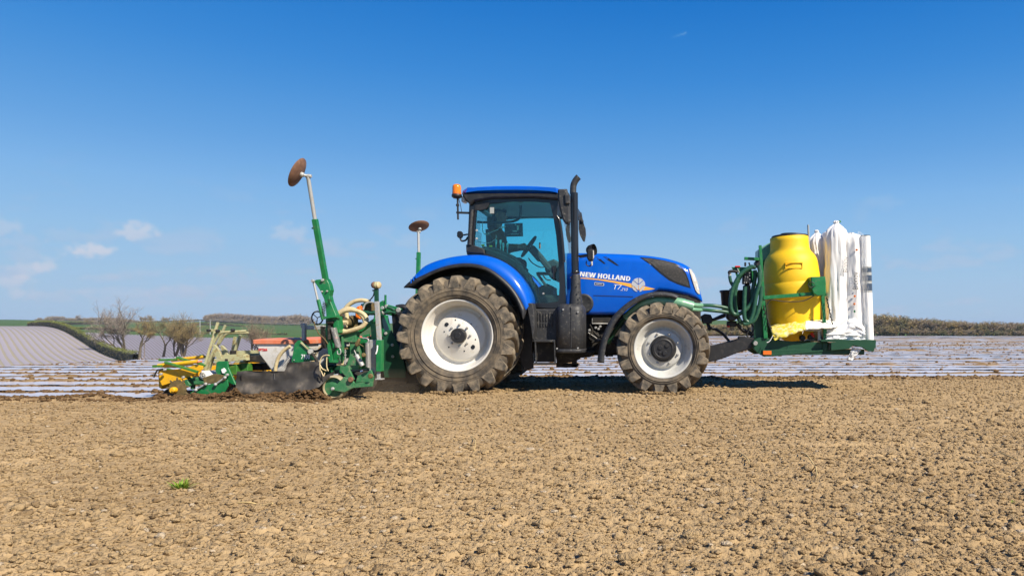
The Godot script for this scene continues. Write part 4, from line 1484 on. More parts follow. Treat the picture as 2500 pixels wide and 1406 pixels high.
func lamps_and_mirrors(T: Node3D) -> void:
	# mirrors
	var st := mb()
	plate(st, [1361, 464, 1364, 461, 1384, 460.5, 1388, 476, 1391, 500, 1392.5, 540, 1389, 546, 1380, 546, 1373, 536, 1366, 510, 1361.5, 485], 10.08, 0.10, 0.025)
	plate(st, [1378, 474, 1390, 476, 1392, 497, 1380, 497], 10.05, 0.04, 0.01)
	var mr := obj("mirror", st, M.plastic, T)
	st = mb()
	bar(st, P(1372, 482, 10.2), P(1372, 482, 10.5), 0.03, 0.03)
	obj("mirror_arm", st, M.black, mr)
	st = mb()
	plate(st, [1412.5, 518, 1419, 518, 1423, 540, 1429, 557, 1430, 572, 1427, 589, 1423, 588, 1416, 574, 1413, 560], 12.45, 0.1, 0.02)
	plate(st, [1418, 536, 1424, 537, 1424, 543, 1418, 543], 12.42, 0.1, 0.01)
	mr = obj("mirror", st, M.plastic, T)
	tag(mr, "mirror on the far side")
	st = mb()
	bar(st, P(1415, 530, 12.45), P(1412, 536, 12.0), 0.03, 0.03)
	obj("mirror_arm", st, M.black, mr)
	# beacon on its bracket
	st = mb()
	var b := P(1115, 484, 10.45)
	lathe(st, [[0.0, 0.0], [0.05, 0.0], [0.074, 0.02], [0.076, 0.05], [0.066, 0.06]], b, Vector3.UP, 20)
	tube(st, PackedVector3Array([P(1117, 484, 10.45), P(1118, 536, 10.45)]), 0.014, 10)
	bar(st, P(1114, 519, 10.45), P(1150, 520, 10.45), 0.03, 0.03)
	tube(st, cr(pathd([1120, 486, 1124, 500, 1127, 517], 10.45)), 0.005, 5)
	cyl(st, P(1117, 500, 10.45) - Vector3(0, 0.02, 0), Vector3.UP, 0.024, 0.03, 10)
	var be := obj("beacon", st, M.black, T)
	st = mb()
	lathe(st, [[0.064, 0.055], [0.064, 0.16], [0.058, 0.19], [0.04, 0.205], [0.0, 0.208]], b, Vector3.UP, 20)
	obj("amber_lens", st, M.amber, be)
	st = mb()
	lathe(st, [[0.066, 0.055], [0.067, 0.07], [0.066, 0.085]], b, Vector3.UP, 20)
	obj("lens_ring", st, M.orange, be)
	# rear work lamp
	st = mb()
	box(st, P(1123, 573, 10.5), Vector3(0.075, 0.10, 0.1), 0.02)
	tube(st, cr(pathd([1123, 580, 1127, 588, 1137, 586, 1142, 578], 10.5)), 0.014, 7)
	bar(st, P(1130, 574, 10.5), P(1142, 572, 10.5), 0.02, 0.03)
	var wl := obj("rear_work_lamp", st, M.black, T)
	st = mb()
	plate(st, [1119, 565, 1127, 565, 1127, 581, 1119, 581], 10.445, 0.01)
	obj("lamp_glass", st, M.screen, wl)
	# roof-edge lamp under the tail of the roof
	st = mb()
	box(st, P(1134, 488, 10.5), Vector3(0.07, 0.1, 0.14), 0.025)
	obj("roof_lamp", st, M.lamp, T)
	# front work lamps in front of the stack
	st = mb()
	lathe(st, [[0.0, -0.05], [0.05, -0.045], [0.075, -0.01], [0.085, 0.05], [0.085, 0.075]], P(1441, 611, 10.5), Vector3(0.92, 0.12, 0.38).normalized(), 18)
	plate(st, [1433, 609, 1440, 607, 1449, 608, 1450, 630, 1446, 637, 1437, 637, 1433, 630], 10.25, 0.11, 0.02)
	tube(st, cr(pathd([1432, 637, 1432, 646, 1440, 650, 1444, 644], 10.3)), 0.009, 6)
	bar(st, P(1437, 622, 10.34), P(1396, 628, 10.5), 0.03, 0.03)
	wl = obj("front_work_lamp", st, M.black, T)
	st = mb()
	plate(st, [1447, 611, 1450, 612, 1450.5, 628, 1447.5, 634], 10.235, 0.02, 0.006)
	plate(st, [1442, 638, 1447, 638, 1447, 648, 1443, 649], 10.26, 0.05, 0.012)
	obj("lamp_glass", st, M.lamp, wl)

func linkage(T: Node3D) -> void:
	var st := mb()
	for zz in [10.78, 11.64]:
		plate(st, [1700, 846, 1745, 842, 1822, 822, 1842, 826, 1846, 842, 1836, 852, 1800, 862, 1770, 874, 1745, 882, 1715, 886, 1700, 870], zz, 0.08, 0.012)
	bar(st, P(1800, 845, 10.8), P(1800, 845, 11.7), 0.09, 0.09)
	pbox(st, 1690, 800, 1722, 876, 10.95, 0.6, 0.02)
	var L := obj("front_linkage", st, M.black, T)
	st = mb()
	plate(st, [1712, 772, 1722, 766, 1736, 768, 1742, 780, 1738, 790, 1718, 790], 11.15, 0.2, 0.01)
	bar(st, P(1728, 788, 11.25), P(1733, 802, 11.25), 0.05, 0.08)
	tube(st, cr(pathd([1730, 800, 1745, 803, 1765, 815, 1785, 838], 11.1)), 0.022, 8)
	cyl(st, P(1732, 803, 11.15), Vector3.BACK, 0.03, 0.06, 10, 0.006)
	obj("coupler", st, M.black, L)
	st = mb()
	tube(st, PackedVector3Array([P(1738, 782, 11.25), P(1762, 773, 11.25), P(1800, 757, 11.25)]), [0.022, 0.034, 0.034], 12)
	obj("top_link", st, M.black, L)

# ---------------------------------------------------------------- driver
# bones: [from, to, radius at from, radius at to, colour]; meshed as surface nets of the smoothly joined tapered capsules
func nets(bones: Array, cell: float, k: float) -> ArrayMesh:
	var lo := Vector3.ONE * 1e9
	var hi := Vector3.ONE * -1e9
	for b in bones:
		var r: float = maxf(b[2], b[3]) + cell * 3.0
		for p in [b[0], b[1]]:
			lo = lo.min(p - Vector3.ONE * r)
			hi = hi.max(p + Vector3.ONE * r)
	var n := Vector3i(((hi - lo) / cell).ceil()) + Vector3i.ONE
	var f := PackedFloat32Array()
	f.resize(n.x * n.y * n.z)
	f.fill(1.0)
	var own := PackedInt32Array()
	own.resize(f.size())
	var best := PackedFloat32Array()
	best.resize(f.size())
	best.fill(1.0)
	for bi in bones.size():
		var b: Array = bones[bi]
		var a: Vector3 = b[0]
		var ab: Vector3 = b[1] - a
		var l2 := maxf(ab.length_squared(), 1e-8)
		var m: float = maxf(b[2], b[3]) + k + cell * 2.0
		var i0 := Vector3i(((a.min(b[1]) - Vector3.ONE * m - lo) / cell).floor()).clamp(Vector3i.ZERO, n - Vector3i.ONE)
		var i1 := Vector3i(((a.max(b[1]) + Vector3.ONE * m - lo) / cell).ceil()).clamp(Vector3i.ZERO, n - Vector3i.ONE)
		for z in range(i0.z, i1.z + 1):
			for y in range(i0.y, i1.y + 1):
				for x in range(i0.x, i1.x + 1):
					var p := lo + Vector3(x, y, z) * cell
					var t := clampf((p - a).dot(ab) / l2, 0.0, 1.0)
					var d: float = (p - a - ab * t).length() - lerpf(b[2], b[3], t)
					var at := (z * n.y + y) * n.x + x
					if d < best[at]:
						best[at] = d
						own[at] = bi
					var q := f[at]
					var h := maxf(k - absf(q - d), 0.0) / k
					f[at] = minf(q, d) - h * h * k * 0.25
	var vid := {}
	var vs := PackedVector3Array()
	var cs := PackedColorArray()
	var sx := 1
	var sy := n.x
	var sz := n.x * n.y
	var corner := [0, sx, sy, sx + sy, sz, sx + sz, sy + sz, sx + sy + sz]
	var off := [Vector3(0, 0, 0), Vector3(1, 0, 0), Vector3(0, 1, 0), Vector3(1, 1, 0), Vector3(0, 0, 1), Vector3(1, 0, 1), Vector3(0, 1, 1), Vector3(1, 1, 1)]
	var edges := [[0, 1], [2, 3], [4, 5], [6, 7], [0, 2], [1, 3], [4, 6], [5, 7], [0, 4], [1, 5], [2, 6], [3, 7]]
	for z in n.z - 1:
		for y in n.y - 1:
			for x in n.x - 1:
				var at := z * sz + y * sy + x
				var neg := 0
				for c in 8:
					if f[at + corner[c]] < 0.0:
						neg += 1
				if neg == 0 or neg == 8:
					continue
				var sum := Vector3.ZERO
				var cnt := 0
				for e in edges:
					var fa := f[at + corner[e[0]]]
					var fb := f[at + corner[e[1]]]
					if (fa < 0.0) != (fb < 0.0):
						var oa: Vector3 = off[e[0]]
						sum += oa.lerp(off[e[1]], fa / (fa - fb))
						cnt += 1
				vid[at] = vs.size()
				vs.append(lo + (Vector3(x, y, z) + sum / cnt) * cell)
				cs.append(bones[own[at]][4])
	var idx := PackedInt32Array()
	var dirs := [[sx, sy, sz], [sy, sz, sx], [sz, sx, sy]]
	for at in vid:
		for d in dirs:
			# quad around the edge that leaves this cell's lowest corner along d[0]
			var fa := f[at]
			var fb := f[at + d[0]]
			if (fa < 0.0) == (fb < 0.0):
				continue
			var c0: int = at
			var c1: int = at - d[1]
			var c2: int = at - d[1] - d[2]
			var c3: int = at - d[2]
			if not (vid.has(c1) and vid.has(c2) and vid.has(c3)):
				continue
			var q := [vid[c0], vid[c1], vid[c2], vid[c3]]
			if fa < 0.0:
				idx.append_array([q[0], q[2], q[1], q[0], q[3], q[2]])
			else:
				idx.append_array([q[0], q[1], q[2], q[0], q[2], q[3]])
	var st := SurfaceTool.new()
	st.begin(Mesh.PRIMITIVE_TRIANGLES)
	st.set_smooth_group(0)
	for i in vs.size():
		st.set_color(cs[i])
		st.add_vertex(vs[i])
	for i in idx:
		st.add_index(i)
	st.generate_normals()
	return st.commit()
func build_driver() -> void:
	var at := P(1222, 650, 11.25)
	var o := thing("person", at, "person in a brown jacket sitting at the wheel inside the tractor cab", "person")
	var C := func(px: float, py: float, dz: float) -> Vector3: return P(px, py, 11.25) + Vector3(0, 0, dz)
	var jacket := Color(0.17, 0.075, 0.035)
	var trousers := Color(0.03, 0.035, 0.05)
	var boots := Color(0.025, 0.02, 0.018)
	var skin := Color(0.45, 0.25, 0.17)
	var bones := [
		[C.call(1218, 640, 0.0), C.call(1216, 612, 0.0), 0.145, 0.135, jacket],
		[C.call(1216, 612, 0.05), C.call(1215, 578, 0.10), 0.125, 0.12, jacket],
		[C.call(1216, 612, -0.05), C.call(1215, 578, -0.10), 0.125, 0.12, jacket],
		[C.call(1215, 572, 0.16), C.call(1215, 572, -0.16), 0.075, 0.075, jacket],
		[C.call(1216, 570, 0.0), C.call(1218, 548, 0.0), 0.062, 0.052, skin]]
	for s in [1.0, -1.0]:
		bones.append([C.call(1215, 572, 0.19 * s), C.call(1232, 606, 0.25 * s), 0.068, 0.052, jacket])
		bones.append([C.call(1232, 606, 0.25 * s), C.call(1268, 604, 0.17 * s), 0.05, 0.036, jacket])
		bones.append([C.call(1220, 642, 0.09 * s), C.call(1271, 642, 0.14 * s), 0.092, 0.066, trousers])
		bones.append([C.call(1271, 642, 0.14 * s), C.call(1282, 712, 0.14 * s), 0.062, 0.043, trousers])
		bones.append([C.call(1281, 714, 0.14 * s), C.call(1304, 719, 0.15 * s), 0.045, 0.036, boots])
	var vm := vcol(0.85)
	vm.resource_name = "driver_clothes"
	mesh_obj("body", nets(bones, 0.018, 0.05), vm, o)
	# head with face
	var hc: Vector3 = C.call(1221, 527, 0.0)
	var head := [
		[hc + Vector3(-0.015, 0.02, 0), hc + Vector3(0.01, 0.02, 0), 0.092, 0.088, skin],
		[hc + Vector3(0.03, -0.02, 0), hc + Vector3(0.045, -0.075, 0), 0.068, 0.048, skin],
		[hc + Vector3(0.088, -0.005, 0), hc + Vector3(0.108, -0.035, 0), 0.012, 0.017, skin],
		[hc + Vector3(0.085, -0.072, 0.018), hc + Vector3(0.085, -0.072, -0.018), 0.012, 0.012, Color(0.35, 0.14, 0.11)],
		[hc + Vector3(-0.015, -0.02, 0), hc + Vector3(-0.02, -0.13, 0), 0.06, 0.052, skin]]
	for s in [1.0, -1.0]:
		head.append([hc + Vector3(-0.005, -0.005, 0.088 * s), hc + Vector3(-0.01, -0.04, 0.086 * s), 0.016, 0.012, skin])
		head.append([hc + Vector3(0.08, 0.012, 0.032 * s), hc + Vector3(0.083, 0.012, 0.034 * s), 0.013, 0.013, Color(0.03, 0.025, 0.02)])
	var hd := mesh_obj("head", nets(head, 0.008, 0.02), vm, o)
	var hair := Color(0.025, 0.018, 0.012)
	mesh_obj("hair", nets([[hc + Vector3(-0.03, 0.045, 0), hc + Vector3(0.03, 0.065, 0), 0.088, 0.072, hair], [hc + Vector3(-0.05, 0.02, 0), hc + Vector3(-0.055, -0.05, 0), 0.078, 0.06, hair]], 0.009, 0.02), vm, o)
	# hands closed round the rim of the wheel
	for s in [1.0, -1.0]:
		var w: Vector3 = C.call(1268, 604, 0.17 * s)
		var p: Vector3 = C.call(1277, 604, 0.15 * s)
		var hb := [[w, p, 0.034, 0.036, skin], [p, p + Vector3(0.035, 0.005, 0), 0.034, 0.03, skin]]
		for i in 4:
			var r := p + Vector3(0.03, 0.032 - 0.021 * i, 0.02 * s)
			var l: float = [0.030, 0.036, 0.034, 0.026][i]
			var m1 := r + Vector3(l, 0.004, 0.006 * s)
			var m2 := m1 + Vector3(0.012, -0.008, -0.03 * s)
			hb.append([r, m1, 0.0105, 0.0095, skin])
			hb.append([m1, m2, 0.0095, 0.0085, skin])
			hb.append([m2, m2 + Vector3(-0.018, -0.004, -0.012 * s), 0.0085, 0.008, skin])
		hb.append([p + Vector3(0.0, 0.03, -0.01 * s), p + Vector3(0.03, 0.045, -0.03 * s), 0.013, 0.011, skin])
		hb.append([p + Vector3(0.03, 0.045, -0.03 * s), p + Vector3(0.055, 0.035, -0.035 * s), 0.011, 0.009, skin])
		mesh_obj("hand", nets(hb, 0.005, 0.006), vm, o)

# ---------------------------------------------------------------- front carrier and its load
func hp(a: Array, d: float, ox: float, oy: float, s: float) -> PackedVector3Array:
	var o := PackedVector3Array()
	for i in range(0, a.size(), 2):
		o.append(P(ox + a[i] / s, oy + a[i + 1] / s, d))
	return o
func build_carrier() -> void:
	var C := thing("front_carrier", Vector3(P(1980, 963, 11.25).x, 0, -ZC), "dark green steel carrier hung on the front of the blue tractor", "implement carrier")
	var st := mb()
	for zz in [10.72]:
		plate(st, [1837, 838, 1842, 829, 1852, 825, 1866, 822, 1882, 828, 1960, 836, 2020, 834, 2024, 836, 2024, 857, 1990, 862, 1900, 869, 1867, 871, 1850, 862, 1840, 850], zz, 0.05, 0.006)
	var fr := obj("side_beam", st, M.green_dark, C)
	var fr2 := MeshInstance3D.new()
	fr2.name = "side_beam"
	fr2.mesh = fr.mesh
	fr2.material_override = fr.material_override
	fr2.position = fr.position + Vector3(0, 0, -1.0)
	C.add_child(fr2, true)
	st = mb()
	pbox(st, 1862, 853, 2112, 866, 10.70, 0.03, 0.006)
	plate(st, [1866, 866, 2030, 853, 2030, 857, 1868, 871], 10.69, 0.02, 0.004)
	pbox(st, 2010, 836, 2022, 858, 10.69, 0.05)
	obj("beam_rib", st, M.green_dark, C)
	st = mb()
	# deck with its gusseted end
	pbox(st, 2005, 830, 2140, 834.5, 10.60, 1.35, 0.005)
	for zz in [10.60, 11.9]:
		plate(st, [2050, 834, 2141, 833, 2135, 858, 2122, 858, 2106, 848, 2084, 843, 2074, 852, 2030, 856, 2030, 836], zz, 0.035, 0.006)
	pbox(st, 2133, 833, 2140, 850, 10.62, 1.3, 0.006)
	pbox(st, 2030, 838, 2050, 855, 10.7, 1.1, 0.006)
	obj("deck", st, M.green_dark, C)
	st = mb()
	pbox(st, 1864, 856.5, 1884.5, 866, 10.682, 0.008, 0.002)
	obj("reflector", st, M.orange, C)
	st = mb()
	cyl(st, P(1845, 838, 10.70), Vector3.BACK, 0.035, 0.02, 14, 0.006)
	obj("pivot_pin", st, M.steel, C)
	st = mb()
	# uprights and rails
	bar(st, P(1856.5, 599, 10.72), P(1865, 730, 10.72), 0.042, 0.05)
	bar(st, P(1863, 728, 10.72), P(1870, 826, 10.72), 0.06, 0.06)
	bar(st, P(1855, 640, 11.7), P(1868, 826, 11.7), 0.05, 0.05)
	bar(st, P(1864, 727, 10.70), P(1990, 717, 10.70), 0.055, 0.05)
	bar(st, P(2009, 716, 10.74), P(2016, 832, 10.74), 0.05, 0.05)
	bar(st, P(2009, 716, 11.7), P(2016, 832, 11.7), 0.05, 0.05)
	bar(st, P(2014, 719, 10.74), P(2014, 719, 11.7), 0.05, 0.05)
	bar(st, P(1818, 631, 10.85), P(1856, 633, 10.85), 0.045, 0.05)
	plate(st, [1787, 652, 1830, 652, 1848, 672, 1848, 700, 1836, 690, 1808, 668, 1790, 658], 10.86, 0.03, 0.004)
	bar(st, P(1795, 655, 10.9), P(1806, 690, 10.9), 0.03, 0.04)
	obj("upright_frame", st, M.green, C)
	st = mb()
	plate(st, [1840, 745, 1866, 745, 1870, 826, 1842, 826], 10.78, 0.04, 0.006)
	plate(st, [1846, 780, 1852, 780, 1852, 826, 1846, 826], 11.0, 0.5, 0.006)
	obj("mast_plate", st, M.green_dark, C)
	st = mb()
	plate(st, [1981, 676, 2016, 675, 2018, 690, 2018, 716, 2010, 722, 1996, 722, 1987, 716, 1983, 706], 10.60, 0.32, 0.012)
	obj("gear_box_cover", st, M.green, C)
	# pump, valves, fittings
	st = mb()
	pbox(st, 1815, 664, 1836, 693, 10.75, 0.16, 0.015)
	pbox(st, 1818, 694, 1834, 780, 10.82, 0.2, 0.02)
	cyl(st, P(1785, 771, 10.9), Vector3.BACK, 0.085, 0.2, 20, 0.02)
	pbox(st, 1776, 784, 1800, 798, 10.9, 0.12, 0.015)
	tube(st, cr(pathd([1783, 670, 1781, 664, 1790, 662, 1802, 664], 10.82)), 0.022, 8)
	tube(st, cr(pathd([1800, 790, 1815, 806, 1830, 812, 1838, 820], 10.9)), 0.03, 8)
	tube(st, cr(pathd([1822, 790, 1828, 805, 1824, 818, 1832, 826], 10.85)), 0.014, 6)
	tube(st, cr(pathd([1832, 786, 1840, 800, 1836, 815], 10.85)), 0.012, 6)
	pbox(st, 1803, 821, 1822, 831, 10.85, 0.1, 0.015)
	pbox(st, 1845, 636, 1858, 652, 10.85, 0.2, 0.02)
	pbox(st, 1818.5, 640, 1823, 650, 10.8, 0.04, 0.006)
	bar(st, P(1829, 641, 10.8), P(1833, 650, 10.8), 0.022, 0.03)
	obj("pump", st, M.black, C)
	for q in [[1821, 667], [1830, 667], [1820, 675], [1831, 673], [1826, 677], [1831, 682], [1818, 690], [1823, 690], [1831, 690]]:
		st = mb()
		cyl(st, P(q[0], q[1], 10.75), Vector3.BACK, 0.010, 0.014, 8, 0.002)
		obj("valve_bolt", st, M.steel, C)
	st = mb()
	bar(st, P(1795, 651, 10.83), P(1808, 651, 10.83), 0.026, 0.04, 0.008)
	pbox(st, 1776, 795, 1783, 799, 10.88, 0.05, 0.01)
	obj("valve_lever", st, M.red, C)
	st = mb()
	bar(st, P(1801, 655, 10.82), P(1807, 668, 10.82), 0.014, 0.014)
	tube(st, cr(pathd([1782, 670, 1783, 673], 10.82)), 0.028, 8)
	obj("fitting", st, M.galv, C)
	# bundled hoses
	for h in [[500, 350, 380, 420, 300, 520, 235, 680, 225, 850, 270, 940, 360, 920, 460, 830, 530, 680, 590, 500, 570, 340], [530, 365, 450, 370, 360, 450, 290, 600, 275, 800, 310, 960, 360, 1040, 430, 1000, 480, 850, 490, 680, 525, 480, 520, 400], [600, 600, 585, 800, 530, 980, 470, 1040, 400, 1000, 390, 850, 400, 600], [570, 420, 580, 560, 540, 700, 520, 820, 490, 960, 440, 1050, 380, 1060]]:
		st = mb()
		var dd: float = 10.62 + 0.05 * (h.size() % 7)
		tube(st, cr(hp(h, dd, 1740, 580, 5.02), 5), 0.033, 10)
		obj("hose", st, M.hose, C)
	st = mb()
	tube(st, cr(pathd([1782, 674, 1785, 688, 1792, 700, 1800, 712], 10.82)), 0.026, 8)
	obj("hose", st, M.hose, C)
	# hoses that run back over the front wheel to the tractor, in a wrapped sleeve
	for q in [0.0, 1.0]:
		st = mb()
		tube(st, cr(path([1486, 836 + q * 4, 10.5, 1502, 806 + q * 4, 10.45, 1530, 772 + q * 3, 10.32, 1565, 744 + q * 4, 10.26, 1610, 735 + q * 7, 10.24, 1660, 739 + q * 9, 10.26, 1700, 745 + q * 9, 10.4, 1740, 746 + q * 12, 10.62, 1775, 752 + q * 10, 10.68, 1800, 762 + q * 5, 10.78]), 5), 0.028, 10)
		obj("hose", st, M.hose, C)
	st = mb()
	var spine := cr(path([1526, 776, 10.3, 1545, 757, 10.26, 1568, 742, 10.22, 1600, 734, 10.20, 1640, 736, 10.20, 1665, 741, 10.22, 1691, 748, 10.26]), 6)
	var rad := []
	for i in spine.size():
		var t := float(i) / (spine.size() - 1)
		rad.append((0.045 + 0.03 * smoothstep(0.2, 0.9, t)) * (1.0 + 0.10 * nz2.get_noise_1d(i * 1.3)))
	tube(st, spine, rad, 14)
	obj("hose_sleeve", st, M.hose_light, C)
	st = mb()
	tube(st, cr(path([1688, 743, 10.26, 1700, 745, 10.30, 1714, 745.5, 10.40]), 4), 0.033, 10)
	tube(st, cr(path([1688, 755, 10.26, 1700, 756, 10.30, 1712, 757, 10.40]), 4), 0.029, 10)
	obj("hose_cuff", st, M.hose_light, C)
	# chains
	for q in [[1864, 745, 1882, 802], [2019, 726, 2034, 792]]:
		st = mb()
		var a := P(q[0], q[1], 10.66)
		var b := P(q[2], q[3], 10.66)
		for i in 16:
			var c := a.lerp(b, (i + 0.5) / 16.0) + Vector3(0, 0, 0.02 * sin(i * 2.1))
			bar(st, c - (b - a) / 28.0, c + (b - a) / 28.0, 0.022 if i % 2 else 0.012, 0.012 if i % 2 else 0.022, 0.003)
		obj("chain", st, M.chassis, C)
	st = mb()
	tube(st, cr(pathd([1990, 693, 1982, 688, 1974, 694, 1980, 702, 1992, 697], 10.58)), 0.007, 5)
	tube(st, cr(pathd([1988, 722, 1960, 735, 1915, 736, 1884, 732, 1874, 744], 10.66)), 0.007, 5)
	obj("cable", st, M.black, C)
	st = mb()
	rod(st, P(1974, 549, 11.5), P(1978, 640, 11.5), 0.016, 8)
	bar(st, P(1978, 632, 11.5), P(1984, 836, 11.6), 0.05, 0.05)
	obj("marker_rod", st, M.galv, C)
	# tray under the sack
	st = mb()
	pbox(st, 1956, 805, 2008, 808, 10.62, 0.3, 0.003)
	bar(st, P(2000, 806, 10.75), P(2001, 834, 10.75), 0.04, 0.04)
	obj("tray", st, M.galv, C)
	# black tub
	var tub := thing("black_tub", P(1788, 757, 11.0), "black plastic tub behind the coiled green hoses on the carrier", "tub")
	st = mb()
	var tx := P(1790, 0, 11.0).x
	var y0 := P(0, 757, 11.0).y
	var y1 := P(0, 709, 11.0).y
	var rings := []
	for q in [[y0, 0.155], [y0 + 0.02, 0.165], [y1 - 0.03, 0.185], [y1 - 0.028, 0.20], [y1, 0.202], [y1, 0.19], [y1 - 0.02, 0.18]]:
		var r := PackedVector3Array()
		for i in 28:
			var a := TAU_ * i / 28
			r.append(Vector3(tx + pow(absf(cos(a)), 0.6) * signf(cos(a)) * q[1], q[0], -11.05 + pow(absf(sin(a)), 0.6) * signf(sin(a)) * q[1]))
		rings.append(r)
	loft(st, rings, true, 3)
	obj("body", st, M.black, tub)
	st = mb()
	cyl(st, P(1787, 709, 11.0), Vector3.UP, 0.035, 0.03, 14, 0.006)
	obj("cap", st, M.earthy, tub)
	# yellow tank
	var tk := thing("tank", P(1937, 836, 11.25), "big yellow plastic tank with black lid held in the green frame", "tank")
	st = mb()
	var tc := P(1941, 800, 11.22)
	var prof := []
	for q in [[832, 22], [828, 30], [815, 44], [803, 57], [790, 62.5], [770, 63.8], [731, 66], [729, 66.6], [727, 69], [723, 69.8], [706, 70], [693, 69.8], [691, 68.6], [689, 69.2], [672, 67.8], [655, 66.2], [645, 65], [637, 63.4], [629, 60.2], [622, 55.4], [616, 50.2], [611, 48], [604, 47.0], [590, 46.4], [579.5, 46.2]]:
		prof.append([q[1] * 11.22 / F, (800 - q[0]) * 11.22 / F])
	prof.append([0.0, (800 - 579.5) * 11.22 / F])
	lathe(st, prof, tc, Vector3(-0.062, 1, 0).normalized(), 64)
	obj("shell", st, M.tank, tk)
	st = mb()
	var lc := tc + Vector3(-0.062, 1, 0).normalized() * (800 - 579.5) * 11.22 / F
	cyl(st, lc + Vector3(0.015, -0.006, 0), Vector3(-0.03, 1, 0).normalized(), 0.295, 0.035, 40, 0.012)
	cyl(st, lc + Vector3(0.06, 0.03, 0), Vector3(0.05, 1, 0).normalized(), 0.2, 0.022, 32, 0.008)
	obj("lid", st, M.black, tk)
	st = mb()
	var ez := -11.22 + 0.448
	for q in [[1918, 641, 1960, 642.4], [1918, 653.6, 1960, 655], [1918, 641, 1919.4, 655], [1958.6, 641, 1960, 655]]:
		var a := P(q[0], q[1], 10.8)
		var b := P(q[2], q[3], 10.8)
		var mz := -11.22 + sqrt(maxf(0.0, 0.437 * 0.437 - pow((a.x + b.x) / 2 - tc.x + 0.06, 2)))
		box(st, Vector3((a.x + b.x) / 2, (a.y + b.y) / 2, mz), Vector3(absf(a.x - b.x), absf(a.y - b.y), 0.022), 0.002)
	obj("moulded_frame", st, M.tank, tk)
	for q in [[1958, 825], [1978, 823]]:
		st = mb()
		cyl(st, P(q[0], q[1], 10.98), Vector3.BACK, 0.045, 0.1, 16, 0.01)
		obj("outlet", st, M.black, tk)
	st = mb()
	plate(st, [1980, 812, 1986, 812, 1992, 821, 1988, 825, 1982, 818], 10.86, 0.04, 0.008)
	obj("tap", st, M.red, tk)
	# green container behind the tank neck
	var gc := thing("green_container", P(1868, 640, 11.55), "translucent green container behind the yellow tank neck", "container")
	st = mb()
	plate(st, [1853, 609, 1862, 602, 1880, 592, 1905, 590, 1910, 640, 1870, 640, 1858, 646, 1852, 632], 11.45, 0.4, 0.04)
	obj("shell", st, M.hose_light, gc)
	st = mb()
	plate(st, [1860, 640, 1905, 640, 1905, 832, 1866, 832], 11.5, 0.3, 0.02)
	obj("stand", st, M.green_dark, gc)
	build_sack()
	build_rolls()

func build_sack() -> void:
	var S := thing("seed_sack", P(1965, 806, 10.75), "flat yellow and white printed sack draped over the carrier tray", "sack")
	var top := cr(path([1880, 796, 10.98, 1896, 790, 11.0, 1920, 784, 11.02, 1937, 779, 11.02, 1950, 789, 11.0, 1962, 787, 11.0, 1972, 783, 11.0, 2000, 783, 11.0, 2028, 782, 10.98, 2040, 788, 10.92, 2048, 796, 10.85]), 3)
	var bot := cr(path([1891, 831, 10.60, 1905, 827, 10.58, 1922, 822, 10.56, 1940, 815, 10.55, 1955, 809, 10.55, 1964, 806.5, 10.55, 1976, 804.5, 10.55, 2000, 803, 10.56, 2022, 802, 10.58, 2036, 800, 10.62, 2047, 797, 10.70]), 3)
	var w := top.size()
	var rings := []
	var h := 9
	for i in w:
		var r := PackedVector3Array()
		var nrm := (bot[i] - top[i]).cross(Vector3.RIGHT).normalized()
		if nrm.z < 0.0:
			nrm = -nrm
		var ends := sin(PI * clampf(float(i) / (w - 1), 0.03, 0.97))
		for j in h:
			var t := float(j) / (h - 1)
			var puff := 0.055 * pow(sin(PI * t), 0.6) * pow(ends, 0.5)
			var wr := 0.012 * nz2.get_noise_2d(i * 0.8, j * 0.9) + 0.008 * sin(i * 1.7 + j) * ends
			r.append(top[i].lerp(bot[i], t) + nrm * (puff + wr))
		for j in range(h - 2, 0, -1):
			var t := float(j) / (h - 1)
			r.append(top[i].lerp(bot[i], t) - nrm * 0.03 * sin(PI * t) * ends)
		rings.append(r)
	# printed in yellow on one half, white on the other
	var st := mb()
	var cut := int(w * 0.52)
	loft(st, rings.slice(0, cut + 1), true, 3)
	var m := patchy([[0.0, 0.78, 0.55, 0.03], [0.45, 0.85, 0.66, 0.06], [0.58, 0.86, 0.72, 0.2], [0.7, 0.85, 0.8, 0.62], [1.0, 0.7, 0.6, 0.3]], 1.4, 51, 0.35, 0.02, 4)
	obj("printed_half", st, m, S)
	st = mb()
	loft(st, rings.slice(cut), true, 3)
	m = patchy([[0.0, 0.85, 0.72, 0.25], [0.3, 0.86, 0.82, 0.6], [0.45, 0.86, 0.85, 0.82], [1.0, 0.84, 0.82, 0.76]], 1.4, 52, 0.35, 0.02, 4)
	obj("white_half", st, m, S)
	st = mb()
	for j in [1, 2]:
		var strip := PackedVector3Array()
		var a: int = 6 + j * 2
		for i in range(a, a + 7):
			strip.append(rings[i][j + 1] + Vector3(0, 0, 0.004))
		for i in strip.size() - 1:
			if i % 2 == 0:
				bar(st, strip[i], strip[i].lerp(strip[i + 1], 0.7), 0.012, 0.002, 0.0)
	for i in range(22, 28):
		bar(st, rings[i][2] + Vector3(0, 0, 0.004), rings[i][2].lerp(rings[i + 1][2], 0.6) + Vector3(0, 0, 0.004), 0.010, 0.002, 0.0)
	obj("print", st, M.black, S)
	st = mb()
	tube(st, cr(pathd([1888, 819, 1882, 830, 1877, 835, 1873, 836], 10.58)), 0.006, 5)
	tube(st, cr(pathd([1962, 807, 1961, 811, 1960, 815], 10.55)), 0.004, 5)
	obj("tie_string", st, M.white, S)

